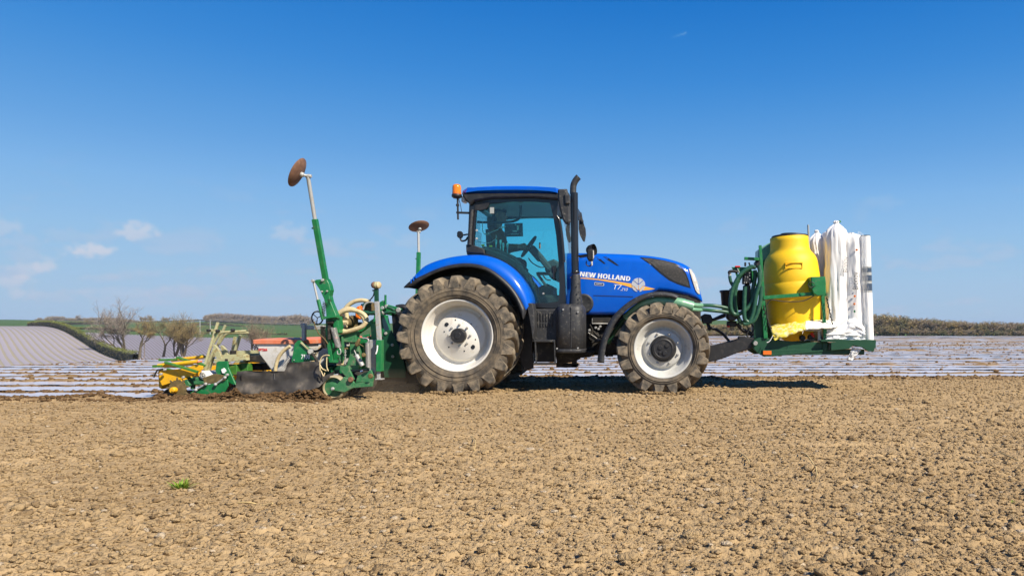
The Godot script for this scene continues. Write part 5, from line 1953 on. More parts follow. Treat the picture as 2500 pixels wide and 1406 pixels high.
# a roll of film standing in a plastic bag: flat-sided folds, gathered and tied at the top
func bagged_roll(cx: float, d: float, x0: float, x1: float, ytop: float, yknot: float, ybot: float, sd: int, label: String, lean: float, deep := 0.17) -> Node3D:
	var B := thing("film_roll", P(cx, ybot, d), label, "film roll", "film rolls standing on the carrier deck")
	var st := mb()
	var rings := []
	var nn := 56
	var ys := [ybot, lerpf(ybot, ytop, 0.03), lerpf(ybot, ytop, 0.08), lerpf(ybot, ytop, 0.15), lerpf(ybot, ytop, 0.2), lerpf(ybot, ytop, 0.26), lerpf(ybot, ytop, 0.32), lerpf(ybot, ytop, 0.38), lerpf(ybot, ytop, 0.44), lerpf(ybot, ytop, 0.5), lerpf(ybot, ytop, 0.56), lerpf(ybot, ytop, 0.62), lerpf(ybot, ytop, 0.68), lerpf(ybot, ytop, 0.75), lerpf(ybot, ytop, 0.81), lerpf(ybot, ytop, 0.87), lerpf(ybot, ytop, 0.92), lerpf(ybot, ytop, 0.96), ytop]
	var sz := [1.0, 1.08, 1.06, 1.03, 1.02, 1.01, 1.0, 1.0, 1.0, 1.0, 1.0, 0.99, 0.99, 0.98, 0.98, 0.97, 0.96, 0.93, 0.84]
	if yknot < ytop:
		ys.append_array([lerpf(ytop, yknot, 0.3), lerpf(ytop, yknot, 0.6), lerpf(ytop, yknot, 0.72), lerpf(ytop, yknot, 0.85), yknot])
		sz.append_array([0.6, 0.3, 0.16, 0.26, 0.12])
	for k in ys.size():
		var y := P(cx, ys[k], d).y
		var t: float = (ybot - ys[k]) / (ybot - ytop)
		var hw: float = (x1 - x0) / 2.0 * d / F * sz[k]
		var xc := P((x0 + x1) / 2.0 + lean * t + 3.5 * nz2.get_noise_2d(t * 4.0, sd * 1.7), 0, d).x
		hw *= 1.0 + 0.10 * nz2.get_noise_2d(t * 3.0 + 9.0, sd * 2.3)
		var r := PackedVector3Array()
		for i in nn:
			var a := TAU_ * i / nn
			var fold := 0.16 * nz2.get_noise_3d(cos(a) * 2.2 + sd, sin(a) * 2.2, t * 1.3 + sd) - 0.16 * (absf(nz2.get_noise_3d(cos(a) * 3.5, sin(a) * 3.5 + sd, t * 2.6)) - 0.25) + 0.05 * nz2.get_noise_3d(cos(a) * 7.0, sin(a) * 7.0 + sd, t * 7.0) + 0.035 * sin(a * 7.0 + t * 4.0 + sd)
			var low := 0.05 * nz2.get_noise_3d(cos(a) * 4.0, sin(a) * 4.0, t * 22.0 + sd) * smoothstep(0.22, 0.0, t)
			var top_pleat := 0.25 * sin(a * 9.0 + sd) * smoothstep(0.98, 1.1, t)
			var q := 1.0 + fold + low + top_pleat
			r.append(Vector3(xc + cos(a) * hw * q, y + 0.012 * nz2.get_noise_2d(a * 2.0, sd + k), -d - deep + sin(a) * deep * sz[k] * q))
		rings.append(r)
	loft(st, rings, true, 3)
	obj("bag", st, M.bag, B)
	return B
func build_rolls() -> void:
	var b1 := bagged_roll(2046, 10.92, 2019, 2078, 558, 535, 830, 3, "tallest white bagged film roll with knotted top on the carrier deck", 2.0)
	bagged_roll(2000, 11.45, 1982, 2024, 580, 558, 830, 9, "bagged film roll with green tie leaning behind the yellow tank", -2.0)
	var b3 := bagged_roll(2092, 10.96, 2066, 2116, 572, 566, 830, 14, "white printed film roll between the tallest bag and the bare roll", -6.0, 0.12)
	bagged_roll(2028, 11.35, 2018, 2050, 566, 560, 830, 20, "cream bagged film roll just left of the tallest bag", -4.0)
	# ties
	var st := mb()
	cyl(st, P(2051, 543, 11.09), Vector3.UP, 0.022, 0.03, 8, 0.004)
	obj("tie", st, M.green, b1)
	# bare roll at the end of the deck
	var r := thing("film_roll", P(2124, 832, 10.98), "narrow bare film roll with dark wrapped band at the end of deck", "film roll", "film rolls standing on the carrier deck")
	var a := P(2123, 832, 11.0)
	var b := P(2114, 577, 11.0)
	st = mb()
	tube(st, PackedVector3Array([a, a.lerp(b, 0.46)]), 0.074, 28)
	tube(st, PackedVector3Array([a.lerp(b, 0.71), b]), 0.074, 28)
	obj("film", st, M.white, r)
	st = mb()
	tube(st, PackedVector3Array([a.lerp(b, 0.455), a.lerp(b, 0.715)]), 0.0735, 28)
	obj("core_band", st, M.galv, r)
	for q in [[0.48, 0.545], [0.57, 0.625], [0.655, 0.695]]:
		st = mb()
		tube(st, PackedVector3Array([a.lerp(b, q[0]), a.lerp(b, q[1])]), 0.0765, 28)
		obj("dark_print", st, M.roll_dark, r)
	st = mb()
	cyl(st, b, Vector3.UP, 0.074, 0.014, 24, 0.004)
	obj("end_cap", st, M.black, r)
	# lettering on the bags
	text_on("Bionov", 0.085, mat(0.05, 0.05, 0.06, 0.6), b3, P(2090, 686, 10.915), 0.0, 0.0, 400, 0.27, 0.002, "lettering", PI / 2)
	text_on("Bionov", 0.075, mat(0.09, 0.09, 0.1, 0.6), b1, P(2066, 646, 10.885), 0.0, 0.0, 400, 0.24, 0.002, "lettering", PI / 2)
	for q in [[2088, 723, 0], [2087, 742, 0], [2093, 610, 0]]:
		st = mb()
		ball(st, P(q[0], q[1], 10.925), 0.018, 10)
		obj("logo_dot", st, M.orange, b3)
	st = mb()
	pbox(st, 2086, 757, 2090, 763, 10.91, 0.01, 0.002)
	obj("logo_mark", st, M.green, b3)
	# crumpled loose wrap at the foot of the bags, and a scrap that hangs under the deck
	var cw := thing("loose_film_wrap", P(2070, 830, 10.75), "crumpled clear film gathered at the foot of the bags", "plastic wrap")
	var vs := PackedVector3Array()
	for j in 30:
		for i in 44:
			var u := i / 43.0
			var v := j / 29.0
			var px := lerpf(2018, 2112, u) + 4.0 * nz2.get_noise_2d(u * 7.0, v * 5.0)
			var hi := lut([0.0, 806, 0.2, 796, 0.45, 786, 0.6, 778, 0.75, 776, 0.9, 786, 1.0, 800], u)
			var py := lerpf(hi, 830.0, v)
			var dd := 10.78 - 0.09 * v - 0.05 * sin(v * PI) + 0.05 * nz2.get_noise_2d(u * 2.0, v * 3.5) + 0.012 * nz2.get_noise_2d(u * 4.0 + 3.0, v * 8.0)
			vs.append(P(px, minf(py, 829.5), dd))
	mesh_obj("sheet", grid_mesh(vs, 44, 30, PackedColorArray(), Vector3(0.3, 0.3, 1)), M.film_wrap, cw)
	# thin loose wrap hanging down over the printed bag and the bare roll
	vs = PackedVector3Array()
	for j in 40:
		for i in 26:
			var u := i / 25.0
			var v := j / 39.0
			var px := lerpf(lerpf(2097, 2112, u), lerpf(2098, 2129, u), v) + 3.0 * nz2.get_noise_2d(u * 3.0, v * 8.0)
			var hi := lut([0.0, 564, 0.3, 566, 0.6, 570, 1.0, 575], u)
			var py := lerpf(hi, 812.0 - 26.0 * u + 8.0 * sin(u * 9.0), v)
			vs.append(P(px, py, 10.86 - 0.05 * v + 0.04 * nz2.get_noise_2d(u * 4.0, v * 2.0) + 0.01 * nz2.get_noise_2d(u * 9.0, v * 6.0)))
	var thin := mat(0.85, 0.85, 0.86, 0.3)
	thin.resource_name = "thin_wrap"
	thin.transparency = BaseMaterial3D.TRANSPARENCY_ALPHA
	thin.albedo_color.a = 0.22
	mesh_obj("hanging_wrap", grid_mesh(vs, 26, 40, PackedColorArray(), Vector3(0.3, 0.3, 1)), thin, cw)
	var hs := thing("hanging_film_scrap", P(2085, 852, 10.7), "thin clear film scrap hanging below the deck end", "plastic wrap")
	vs = PackedVector3Array()
	for j in 12:
		for i in 8:
			var u := i / 7.0
			var v := j / 11.0
			var px := lerpf(lerpf(2082, 2106, u), lerpf(2068, 2082, u), v)
			vs.append(P(px, lerpf(848.0 + 4.0 * u, 880.0, v), 10.66 + 0.05 * nz2.get_noise_2d(u * 8.0, v * 6.0)))
	mesh_obj("sheet", grid_mesh(vs, 8, 12, PackedColorArray(), Vector3.BACK), M.film_wrap, hs)

# ---------------------------------------------------------------- planter
func c6(a: Array) -> Array:
	return cc(a, 780, 820, 8.27)
func c7(a: Array) -> Array:
	return cc(a, 370, 780, 6.69)
func cc(a: Array, ox: float, oy: float, s: float) -> Array:
	var o := []
	for i in range(0, a.size(), 2):
		o.append(ox + a[i] / s)
		o.append(oy + a[i + 1] / s)
	return o
func marker(R: Node3D, far: bool) -> void:
	# folded row marker: green outer tube, galvanised inner tube, steel disc
	var A: Array
	if not far:
		A = [P(796, 692, 9.16), P(768, 535, 9.0), P(751, 430, 8.9)]
	else:
		A = [P(1019, 730, 13.5), P(1022, 616, 13.56), P(1021, 566, 13.6)]
	var st := mb()
	bar(st, A[0], A[1], 0.064 if not far else 0.07, 0.064, 0.006)
	bar(st, A[1].lerp(A[0], 0.14) + Vector3(-0.06, 0, 0), A[1].lerp(A[0], 0.14) + Vector3(0.0, 0, 0), 0.02, 0.02)
	var arm := obj("marker_arm", st, M.green, R)
	st = mb()
	tube(st, PackedVector3Array([A[1], A[2]]), 0.024, 12)
	obj("inner_tube", st, M.galv, arm)
	st = mb()
	var c: Vector3
	var nrm: Vector3
	if not far:
		c = P(731.5, 424, 8.86)
		nrm = Vector3(0.89, -0.43, -0.12).normalized()
	else:
		c = P(1023.5, 556, 13.6)
		nrm = Vector3(0.337, -0.87, 0.31).normalized()
	lathe(st, [[0.0, 0.035], [0.06, 0.03], [0.13, 0.015], [0.195, -0.012], [0.197, -0.018], [0.19, -0.02], [0.12, 0.006], [0.0, 0.022]], c - nrm * 0.02, nrm, 40)
	obj("marker_disc", st, M.rust, arm)
	st = mb()
	cyl(st, c, nrm, 0.032, 0.05, 14, 0.008)
	tube(st, PackedVector3Array([c + nrm * 0.04, c.lerp(A[2], 0.8), A[2] + Vector3(0.02, 0.01, 0)]), 0.018, 8)
	cyl(st, A[2] + Vector3(-0.03, 0, 0), Vector3.RIGHT, 0.022, 0.075, 8, 0.004)
	obj("disc_hub", st, M.galv, arm)

func build_planter() -> void:
	var R := thing("seed_planter", Vector3(P(800, 963, 10.0).x, 0, -ZC), "wide green seed planter and film layer pulled behind the blue tractor", "seed planter")
	marker(R, false)
	marker(R, true)
	var st := mb()
	# hinge plate of the marker and its ram
	plate(st, [766, 687, 770, 683, 796, 680, 802, 692, 806, 708, 803, 722, 806, 736, 815, 758, 823, 776, 796, 777, 794, 750, 790, 730, 780, 708], 9.12, 0.11, 0.006)
	obj("marker_bracket", st, M.green, R)
	for q in [[788, 684], [786.5, 712], [799, 711]]:
		st = mb()
		cyl(st, P(q[0], q[1], 9.12), Vector3.BACK, 0.019 if q[1] < 700 else 0.012, 0.03, 12, 0.004)
		obj("pin", st, M.galv, R)
	st = mb()
	rod(st, P(764.5, 688, 9.1), P(776, 736, 9.1), 0.013, 10)
	cyl(st, P(765, 686, 9.08), Vector3.BACK, 0.02, 0.04, 12, 0.004)
	obj("ram_rod", st, M.galv, R)
	st = mb()
	tube(st, PackedVector3Array([P(776, 732, 9.1), P(788, 780, 9.1)]), 0.024, 12)
	obj("ram_barrel", st, M.green, R)
	# coil springs
	for q in [[792, 738, 787, 776, 9.1, 0.022, 10, "d"], [788, 797, 790, 850, 9.2, 0.032, 18, "d"], [813, 800, 826, 848, 9.15, 0.034, 17, "s"], [897.5, 837, 899, 897, 9.24, 0.030, 26, "s"], [802, 730, 806, 737, 9.08, 0.018, 3, "d"]]:
		st = mb()
		coil(st, P(q[0], q[1], q[4]), P(q[2], q[3], q[4]), q[5], q[5] * 0.17, q[6])
		obj("coil_spring", st, M.steel if q[7] == "s" else M.chassis, R)
	st = mb()
	tube(st, cr(pathd([826, 847, 831, 856, 830, 864, 824, 864, 823, 856], 9.15)), 0.008, 6)
	tube(st, cr(pathd([897, 838, 899, 830, 894, 826, 884, 825], 9.24)), 0.010, 6)
	obj("spring_hook", st, M.steel, R)
	# mast behind the marker
	st = mb()
	plate(st, [794, 776, 824, 772, 826, 790, 828, 812, 822, 815, 820, 790, 806, 790, 804, 850, 794, 850], 9.2, 0.14, 0.006)
	plate(st, [812, 776, 822, 774, 823, 812, 814, 812], 9.16, 0.03, 0.004)
	bar(st, P(794, 776, 9.14), P(824, 772, 9.14), 0.03, 0.12)
	bar(st, P(800, 800, 9.2), P(809, 884, 9.2), 0.05, 0.05)
	bar(st, P(807, 882, 9.2), P(822, 882, 9.2), 0.03, 0.1)
	obj("mast", st, M.green, R)
	st = mb()
	pbox(st, 798, 786, 806, 830, 9.14, 0.05, 0.008)
	pbox(st, 795, 783, 812, 790, 9.12, 0.05, 0.008)
	obj("slide", st, M.chassis, R)
	st = mb()
	var hw := P(774, 776, 9.25)
	var lp := PackedVector3Array()
	for i in 25:
		var a := TAU_ * i / 24
		lp.append(hw + Vector3(cos(a) * 0.05, sin(a) * 0.085, -cos(a) * 0.05))
	tube(st, lp, 0.010, 6, false)
	for i in 3:
		var a := TAU_ * i / 3.0 + 0.4
		rod(st, hw, hw + Vector3(cos(a) * 0.05, sin(a) * 0.085, -cos(a) * 0.05), 0.006, 5)
	obj("hand_wheel", st, M.black, R)
	# galvanised cross beam behind the hoppers
	st = mb()
	pbox(st, 735, 790, 743, 832, 9.55, 0.06)
	pbox(st, 741, 795, 790, 805, 9.58, 0.07)
	bar(st, P(739, 795, 9.58), P(739, 795, 12.9), 0.06, 0.06)
	obj("galvanised_beam", st, M.galv, R)
	# side frame
	st = mb()
	plate(st, c6([430, 0, 470, 0, 465, 470, 435, 560, 375, 470, 430, 260]), 9.34, 0.05)
	obj("frame_plate", st, M.green_dull, R)
	st = mb()
	plate(st, c6([450, -120, 740, -140, 730, 130, 630, 130, 470, 122]), 9.36, 0.12)
	plate(st, c6([600, 110, 740, 60, 790, 330, 800, 600, 540, 600, 610, 360]), 9.38, 0.10)
	obj("frame_plate", st, M.green_dull, R)
	st = mb()
	plate(st, c6([510, 600, 780, 600, 790, 672, 590, 682]), 9.30, 0.06)
	plate(st, c6([405, 610, 585, 622, 605, 700, 690, 880, 600, 905, 405, 690]), 9.28, 0.04)
	obj("wheel_bracket", st, M.green_dull, R)
	st = mb()
	plate(st, c6([262, 1060, 480, 830, 640, 880, 695, 950, 672, 1050, 500, 1142, 262, 1105]), 9.2, 0.04, 0.006)
	plate(st, c6([680, 960, 1060, 930, 1050, 1022, 680, 1052]), 9.22, 0.05)
	plate(st, c6([720, 945, 760, 810, 1030, 690, 1062, 750, 1092, 820, 1062, 935, 900, 940]), 9.30, 0.05)
	obj("wheel_arm", st, M.green_dull, R)
	for q in [[640, 880, 0.036, 1], [1040, 810, 0.032, 2], [900, 385, 0.028, 2], [275, 1065, 0.022, 0]]:
		st = mb()
		var b := P(780 + q[0] / 8.27, 820 + q[1] / 8.27, 9.2)
		cyl(st, b, Vector3.BACK, q[2], 0.04, 14, 0.008)
		obj("pivot", st, M.rust if q[3] == 1 else (M.earthy if q[3] == 2 else M.galv), R)
	st = mb()
	plate(st, c6([1000, 80, 1132, 80, 1132, 725, 1092, 800, 1050, 930, 1000, 700]), 9.36, 0.02)
	obj("wear_plate", st, M.galv, R)
	# stand: galvanised leg in a green sleeve
	st = mb()
	bar(st, P(919.5, 736, 9.32), P(926, 832, 9.32), 0.052, 0.052)
	bar(st, P(924, 830, 9.32), P(924, 926, 9.32), 0.04, 0.04)
	pbox(st, 915, 924.5, 931.5, 927.5, 9.28, 0.1, 0.003)
	tube(st, cr(pathd([910, 738, 900, 738, 890, 744, 886, 756], 9.32)), 0.012, 6)
	obj("parking_leg", st, M.galv, R)
	st = mb()
	pbox(st, 917, 830, 930, 907, 9.27, 0.10, 0.005)
	obj("leg_sleeve", st, M.green, R)
	st = mb()
	tube(st, cr(pathd([921, 843, 920, 855, 917, 864], 9.25)), 0.010, 6)
	obj("locking_pin", st, M.white, R)
	# damper, chain links
	st = mb()
	tube(st, PackedVector3Array([P(869, 867, 9.24), P(885, 893, 9.24)]), 0.03, 12)
	rod(st, P(864, 855, 9.24), P(870, 868, 9.24), 0.008, 6)
	obj("damper", st, M.galv, R)
	st = mb()
	for i in 9:
		var a := P(842.5, 853 + i * 4.2, 9.28)
		bar(st, a, a + Vector3(0, -0.018, 0), 0.022 if i % 2 else 0.012, 0.02, 0.003)
	obj("chain", st, M.steel, R)
	st = mb()
	plate(st, [838, 850, 846, 848, 847, 852, 840, 855], 9.27, 0.04, 0.008)
	plate(st, [865, 838, 874, 826, 877, 830, 872, 846, 866, 846], 9.3, 0.05, 0.01)
	obj("lug", st, M.earthy, R)
	# press wheel and the ringed packer behind it
	st = mb()
	var pw := P(813.5, 946, 9.24)
	lathe(st, [[0.135, 0.02], [0.158, 0.018], [0.162, 0.0], [0.162, -0.09], [0.155, -0.1]], pw, Vector3.BACK, 44)
	lathe(st, [[0.135, 0.02], [0.128, 0.0], [0.125, -0.02]], pw, Vector3.BACK, 44)
	var pr := obj("press_wheel", st, M.tan, R)
	st = mb()
	lathe(st, [[0.0, -0.015], [0.03, -0.012], [0.06, -0.02], [0.10, -0.03], [0.128, -0.028]], pw, Vector3.BACK, 36)
	obj("wheel_disc", st, M.green_dull, pr)
	for i in 13:
		st = mb()
		var q := pw + Vector3(0, 0, -0.24 - i * 0.27)
		lathe(st, [[0.10, 0.03], [0.155, 0.025], [0.16, 0.0], [0.155, -0.025], [0.10, -0.03]], q, Vector3.BACK, 28)
		lathe(st, [[0.0, 0.0], [0.1, 0.0]], q, Vector3.BACK, 28)
		obj("packer_ring", st, M.chassis, R)
	# body across the machine: main toolbar, tiller housing, headstock
	st = mb()
	bar(st, P(850, 860, 9.5), P(850, 860, 9.5) + Vector3(0, 0, -3.6), 0.16, 0.16)
	bar(st, P(690, 920, 9.5), P(690, 920, 9.5) + Vector3(0, 0, -3.6), 0.12, 0.12)
	obj("toolbar", st, M.green, R)
	st = mb()
	plate(st, [934, 812, 942, 806, 954, 806, 980, 860, 989, 900, 989, 922, 938, 922, 934, 900], 10.2, 0.03, 0.004)
	obj("end_plate", st, M.green_dark, R)
	for q in [[942, 814], [958, 842], [959, 870]]:
		st = mb()
		cyl(st, P(q[0], q[1], 10.2), Vector3.BACK, 0.022, 0.02, 12, 0.004)
		obj("end_bolt", st, M.galv, R)
	st = mb()
	plate(st, [930, 822, 952, 822, 972, 862, 990, 900, 990, 936, 928, 936], 10.24, 2.1, 0.02)
	obj("tiller_housing", st, M.chassis, R)
	st = mb()
	plate(st, [955, 765, 985, 760, 1002, 850, 1002, 900, 965, 900], 10.95, 0.06, 0.01)
	obj("headstock", st, M.black, R)
	for zz in [10.75, 11.75]:
		st = mb()
		bar(st, P(985, 880, 10.75) + Vector3(0, 0, 10.75 - zz), P(1080, 850, 10.75) + Vector3(0, 0, 10.75 - zz), 0.08, 0.06)
		obj("lower_link", st, M.black, R)
	# sloping green beam and braces in front of the blower
	st = mb()
	plate(st, [822, 820, 868, 806, 915, 775, 918, 783, 870, 818, 826, 834], 9.45, 0.08, 0.006)
	bar(st, P(910, 790, 9.42), P(916, 840, 9.42), 0.06, 0.05)
	bar(st, P(860, 822, 9.42), P(905, 838, 9.42), 0.045, 0.05)
	bar(st, P(885, 822, 9.4), P(902, 818, 9.4), 0.03, 0.04)
	plate(st, [868, 836, 905, 820, 912, 830, 905, 900, 876, 900], 9.5, 0.02, 0.004)
	obj("sloping_beam", st, M.green, R)
	# top link mast
	st = mb()
	plate(st, [926, 738, 934, 733, 940, 742, 976, 752, 986, 760, 984, 768, 960, 772, 944, 768, 926, 768], 11.0, 0.05, 0.006)
	plate(st, [926, 738, 934, 733, 940, 742, 976, 752, 986, 760, 984, 768, 960, 772, 944, 768, 926, 768], 11.4, 0.05, 0.006)
	rod(st, P(940.5, 748, 11.0), P(940.5, 720, 11.0), 0.018, 8)
	bar(st, P(905, 760, 10.6), P(928, 758, 10.95), 0.06, 0.06)
	bar(st, P(928, 765, 11.2), P(918, 830, 11.2), 0.07, 0.3)
	bar(st, P(935, 770, 11.2), P(946, 830, 11.2), 0.05, 0.3)
	obj("top_link_mast", st, M.green, R)
	st = mb()
	cyl(st, P(973, 757, 11.0), Vector3.BACK, 0.04, 0.03, 14, 0.008)
	cyl(st, P(934, 752, 10.96), Vector3.BACK, 0.03, 0.03, 8, 0.006)
	cyl(st, P(944, 748, 10.96), Vector3.BACK, 0.03, 0.03, 8, 0.006)
	cyl(st, P(931, 763, 10.96), Vector3.BACK, 0.03, 0.03, 8, 0.006)
	cyl(st, P(939, 765, 10.96), Vector3.BACK, 0.03, 0.03, 8, 0.006)
	obj("mast_pin", st, M.galv, R)
	st = mb()
	tube(st, cr(pathd([880, 763, 900, 764, 915, 764, 930, 764], 10.4)), 0.035, 10)
	tube(st, cr(pathd([884, 775, 884, 755, 892, 742, 905, 738], 10.4)), 0.03, 10)
	tube(st, cr(pathd([945, 750, 955, 753, 963, 758], 10.9)), 0.026, 10)
	tube(st, cr(pathd([940, 764, 955, 762, 965, 764], 10.9)), 0.026, 10)
	obj("hydraulic_hose", st, M.hose, R)
	st = mb()
	tube(st, cr(path([940, 766, 10.95, 960, 764, 10.95, 975, 770, 10.9, 985, 776, 10.8])), 0.014, 7)
	tube(st, cr(path([968, 752, 11.2, 985, 750, 11.2, 1000, 760, 11.2])), 0.05, 9)
	obj("black_hose", st, M.black, R)
	# lamp post
	st = mb()
	bar(st, P(918.5, 704, 10.3), P(919, 738, 10.3), 0.05, 0.05)
	pbox(st, 908, 707, 914, 711, 10.28, 0.06)
	obj("lamp_post", st, M.green_dark, R)
	for q in [[913.5, 0], [918, 1], [923.5, 2]]:
		st = mb()
		lathe(st, [[0.0, -0.03], [0.04, -0.028], [0.05, -0.01], [0.05, 0.01], [0.042, 0.02], [0.0, 0.022]], P(q[0], 696, 10.28), Vector3(1, 0, 0.35).normalized(), 16)
		obj("tail_lamp", st, [M.rust, M.pale_green, M.cream][q[1]], R)
	st = mb()
	tube(st, cr(pathd([913, 712, 911, 722, 903, 732, 895, 736], 10.3)), 0.009, 6)
	obj("lamp_cable", st, M.black, R)
	# blower and cream seed hoses
	st = mb()
	cyl(st, P(856, 785, 10.25), Vector3.BACK, 0.085, 0.25, 20, 0.02)
	cyl(st, P(838, 779, 10.3), Vector3.UP, 0.06, 0.1, 16, 0.015)
	cyl(st, P(864, 792, 10.2), Vector3.UP, 0.055, 0.13, 16, 0.015)
	pbox(st, 828, 786, 866, 806, 10.35, 0.3, 0.02)
	plate(st, [880, 742, 905, 738, 906, 760, 884, 772, 880, 760], 10.45, 0.2, 0.01)
	obj("blower", st, M.earthy, R)
	st = mb()
	plate(st, [866, 756, 870, 749, 877, 746, 880, 756, 876, 762, 878, 778, 873, 780, 866, 772], 10.1, 0.1, 0.012)
	obj("red_guard", st, M.orange, R)
	for h in [[[842, 772, 840, 764, 844, 752, 854, 742, 868, 735, 884, 733, 898, 736], 9.9], [[824, 768, 838, 760, 856, 757, 874, 760, 888, 768, 894, 778, 893, 788], 9.5], [[826, 764, 846, 754, 864, 756, 878, 766, 888, 778, 890, 790, 884, 796], 9.7], [[893, 786, 884, 797, 866, 804, 848, 809, 828, 812], 9.33], [[824, 784, 836, 787, 848, 787], 9.7], [[824, 792, 836, 795, 846, 795], 9.7], [[826, 806, 836, 808, 848, 810], 9.33], [[846, 778, 845, 766, 842, 756], 9.85]]:
		st = mb()
		tube(st, cr(pathd(h[0], h[1]), 6), 0.030, 10)
		obj("seed_hose", st, M.cream, R)
	# thin hydraulic lines
	for h in [[[766, 785, 770, 800, 778, 815, 790, 826, 800, 840], 9.12], [[781, 905, 780, 886, 785, 872, 795, 867, 804, 868], 9.1], [[780, 890, 786, 900, 796, 905], 9.1], [[797, 872, 797, 895, 801, 906], 9.1], [[783, 905, 789, 918, 792, 910], 9.1], [[877, 840, 888, 848, 890, 860], 9.28]]:
		st = mb()
		tube(st, cr(pathd(h[0], h[1]), 5), 0.0075, 6)
		obj("thin_line", st, M.cream if h[0][0] > 775 and h[0][0] < 870 else M.earthy, R)
	hoppers(R)
	film_layer(R)

func hoppers(R: Node3D) -> void:
	for n in 4:
		var d := 9.62 + n * PITCH
		var ox := 0.0
		var st := mb()
		# tub: tapered box with a sloping back
		var rings := []
		for q in [[620, 732, 838, 0.27], [622, 731, 850, 0.27], [626, 727, 866, 0.266], [640, 712, 885, 0.256], [650, 700, 900, 0.245], [654, 696, 908, 0.235]]:
			var a := P(q[0], q[2], 9.62)
			var b := P(q[1], q[2], 9.62)
			var z := -d - 0.3
			var k: float = q[3]
			var e := 0.03
			rings.append(PackedVector3Array([Vector3(a.x + e, a.y, z + k), Vector3(b.x - e, a.y, z + k), Vector3(b.x, a.y, z + k - e), Vector3(b.x, a.y, z - k + e), Vector3(b.x - e, a.y, z - k), Vector3(a.x + e, a.y, z - k), Vector3(a.x, a.y, z - k + e), Vector3(a.x, a.y, z + k - e)]))
		loft(st, rings, true, -1)
		var hp_ := obj("hopper", st, M.hopper, R)
		if n > 0:
			tag(hp_, "seed hopper %s in the row across the planter" % ["", "second", "third", "fourth"][n])
		st = mb()
		var l0 := P(612, 839.5, 9.62)
		var l1 := P(738, 839.5, 9.62)
		rings = []
		for q in [[839.5, 1.0], [831, 1.0], [829.5, 0.985], [827, 0.8], [825, 0.45]]:
			var y := P(0, q[0], 9.62).y
			var mx := lerpf(l0.x, l1.x, 0.72)
			var a: float = mx + (l0.x - mx) * q[1]
			var b: float = mx + (l1.x - mx) * q[1]
			var k: float = 0.295 * q[1]
			var z := -d - 0.3
			rings.append(PackedVector3Array([Vector3(a + 0.03, y, z + k), Vector3(b - 0.03, y, z + k), Vector3(b, y, z + k - 0.03), Vector3(b, y, z - k + 0.03), Vector3(b - 0.03, y, z - k), Vector3(a + 0.03, y, z - k), Vector3(a, y, z - k + 0.03), Vector3(a, y, z + k - 0.03)]))
		loft(st, rings, true, -1)
		obj("hopper_lid", st, M.lid, hp_)
		# seed hose with rings
		st = mb()
		var hs := cr(pathd([708, 845, 698, 851, 688, 860, 680, 871, 675, 884, 672, 898, 671, 910], 9.5), 6)
		for i in hs.size():
			hs[i].z -= d - 9.62
		var rr := []
		for i in hs.size():
			rr.append(0.026 if i % 2 else 0.022)
		tube(st, hs, rr, 12)
		obj("corrugated_hose", st, M.cream, hp_)
		if n == 0:
			text_on("OPTIMA", 0.036, M.red, hp_, P(638, 854, 9.62) + Vector3(0, 0, -0.026), 0.0, 0.0, 700, 0.124, 0.002, "lettering")
		# green unit side plate
		st = mb()
		var pl := pp([710, 884, 718, 839, 726, 831, 732, 831, 756, 851, 766, 871, 768, 880, 738, 883, 737, 896, 726, 896, 724, 885], 9.3)
		prism(st, pl, -9.3 - n * PITCH, -9.32 - n * PITCH, 0.004)
		var up := obj("unit_plate", st, M.green, R)
		if n == 0:
			text_on("7100", 0.06, M.white_print, up, P(745, 871, 9.296), 0.0, 0.08, 600, 0.118, 0.002, "lettering")
			for q in [[717.5, 879], [760, 860]]:
				st = mb()
				cyl(st, P(q[0], q[1], 9.3), Vector3.BACK, 0.009, 0.01, 8, 0.002)
				obj("plate_bolt", st, M.galv, up)
			st = mb()
			cyl(st, P(759, 858, 9.34), Vector3(0.35, 0, 0.94).normalized(), 0.034, 0.12, 18, 0.006)
			obj("roller_end", st, M.galv, up)
			st = mb()
			coil(st, P(709, 872, 9.4), P(692, 896, 9.4), 0.034, 0.006, 9)
			obj("coil_spring", st, M.steel, R)
			st = mb()
			bar(st, P(734, 836, 9.29), P(756, 856, 9.29), 0.02, 0.03)
			obj("edge_strip", st, M.pale_green, up)
			st = mb()
			tube(st, cr(pathd([760, 862, 768, 872, 774, 884, 778, 900], 9.25)), 0.02, 8)
			tube(st, cr(pathd([742, 838, 752, 850, 768, 858, 782, 852, 790, 842], 9.4)), 0.016, 8)
			obj("curved_tube", st, M.chassis, up)
		# coulter frame under the hopper
		st = mb()
		var z0 := -9.62 - n * PITCH
		for q in [[640, 905, 735, 912], [655, 912, 665, 950], [700, 908, 690, 950]]:
			var a := P(q[0], q[1], 9.62)
			var b := P(q[2], q[3], 9.62)
			bar(st, Vector3(a.x, a.y, z0 - 0.3), Vector3(b.x, b.y, z0 - 0.3), 0.06, 0.14)
		lathe(st, [[0.0, 0.01], [0.16, 0.0], [0.0, -0.01]], Vector3(P(665, 0, 9.62).x, 0.13, z0 - 0.3), Vector3.BACK, 24)
		obj("coulter", st, M.green_dark, R)
	# rubber flap along the near side
	var out := [577, 907, 600, 905, 645, 905.5, 693, 906, 698, 897, 701, 886, 726, 884.5, 765, 882, 776, 883, 780, 897, 784, 912, 790, 918, 800, 914, 815, 905, 817, 911, 797, 927, 778, 945, 762, 950, 740, 958, 717, 965, 690, 969, 655, 971.5, 620, 971.5, 595, 969, 573, 964]
	var po := PackedVector2Array()
	for i in range(0, out.size(), 2):
		po.append(Vector2(out[i], out[i + 1]))
	var st := mb()
	st.set_smooth_group(6)
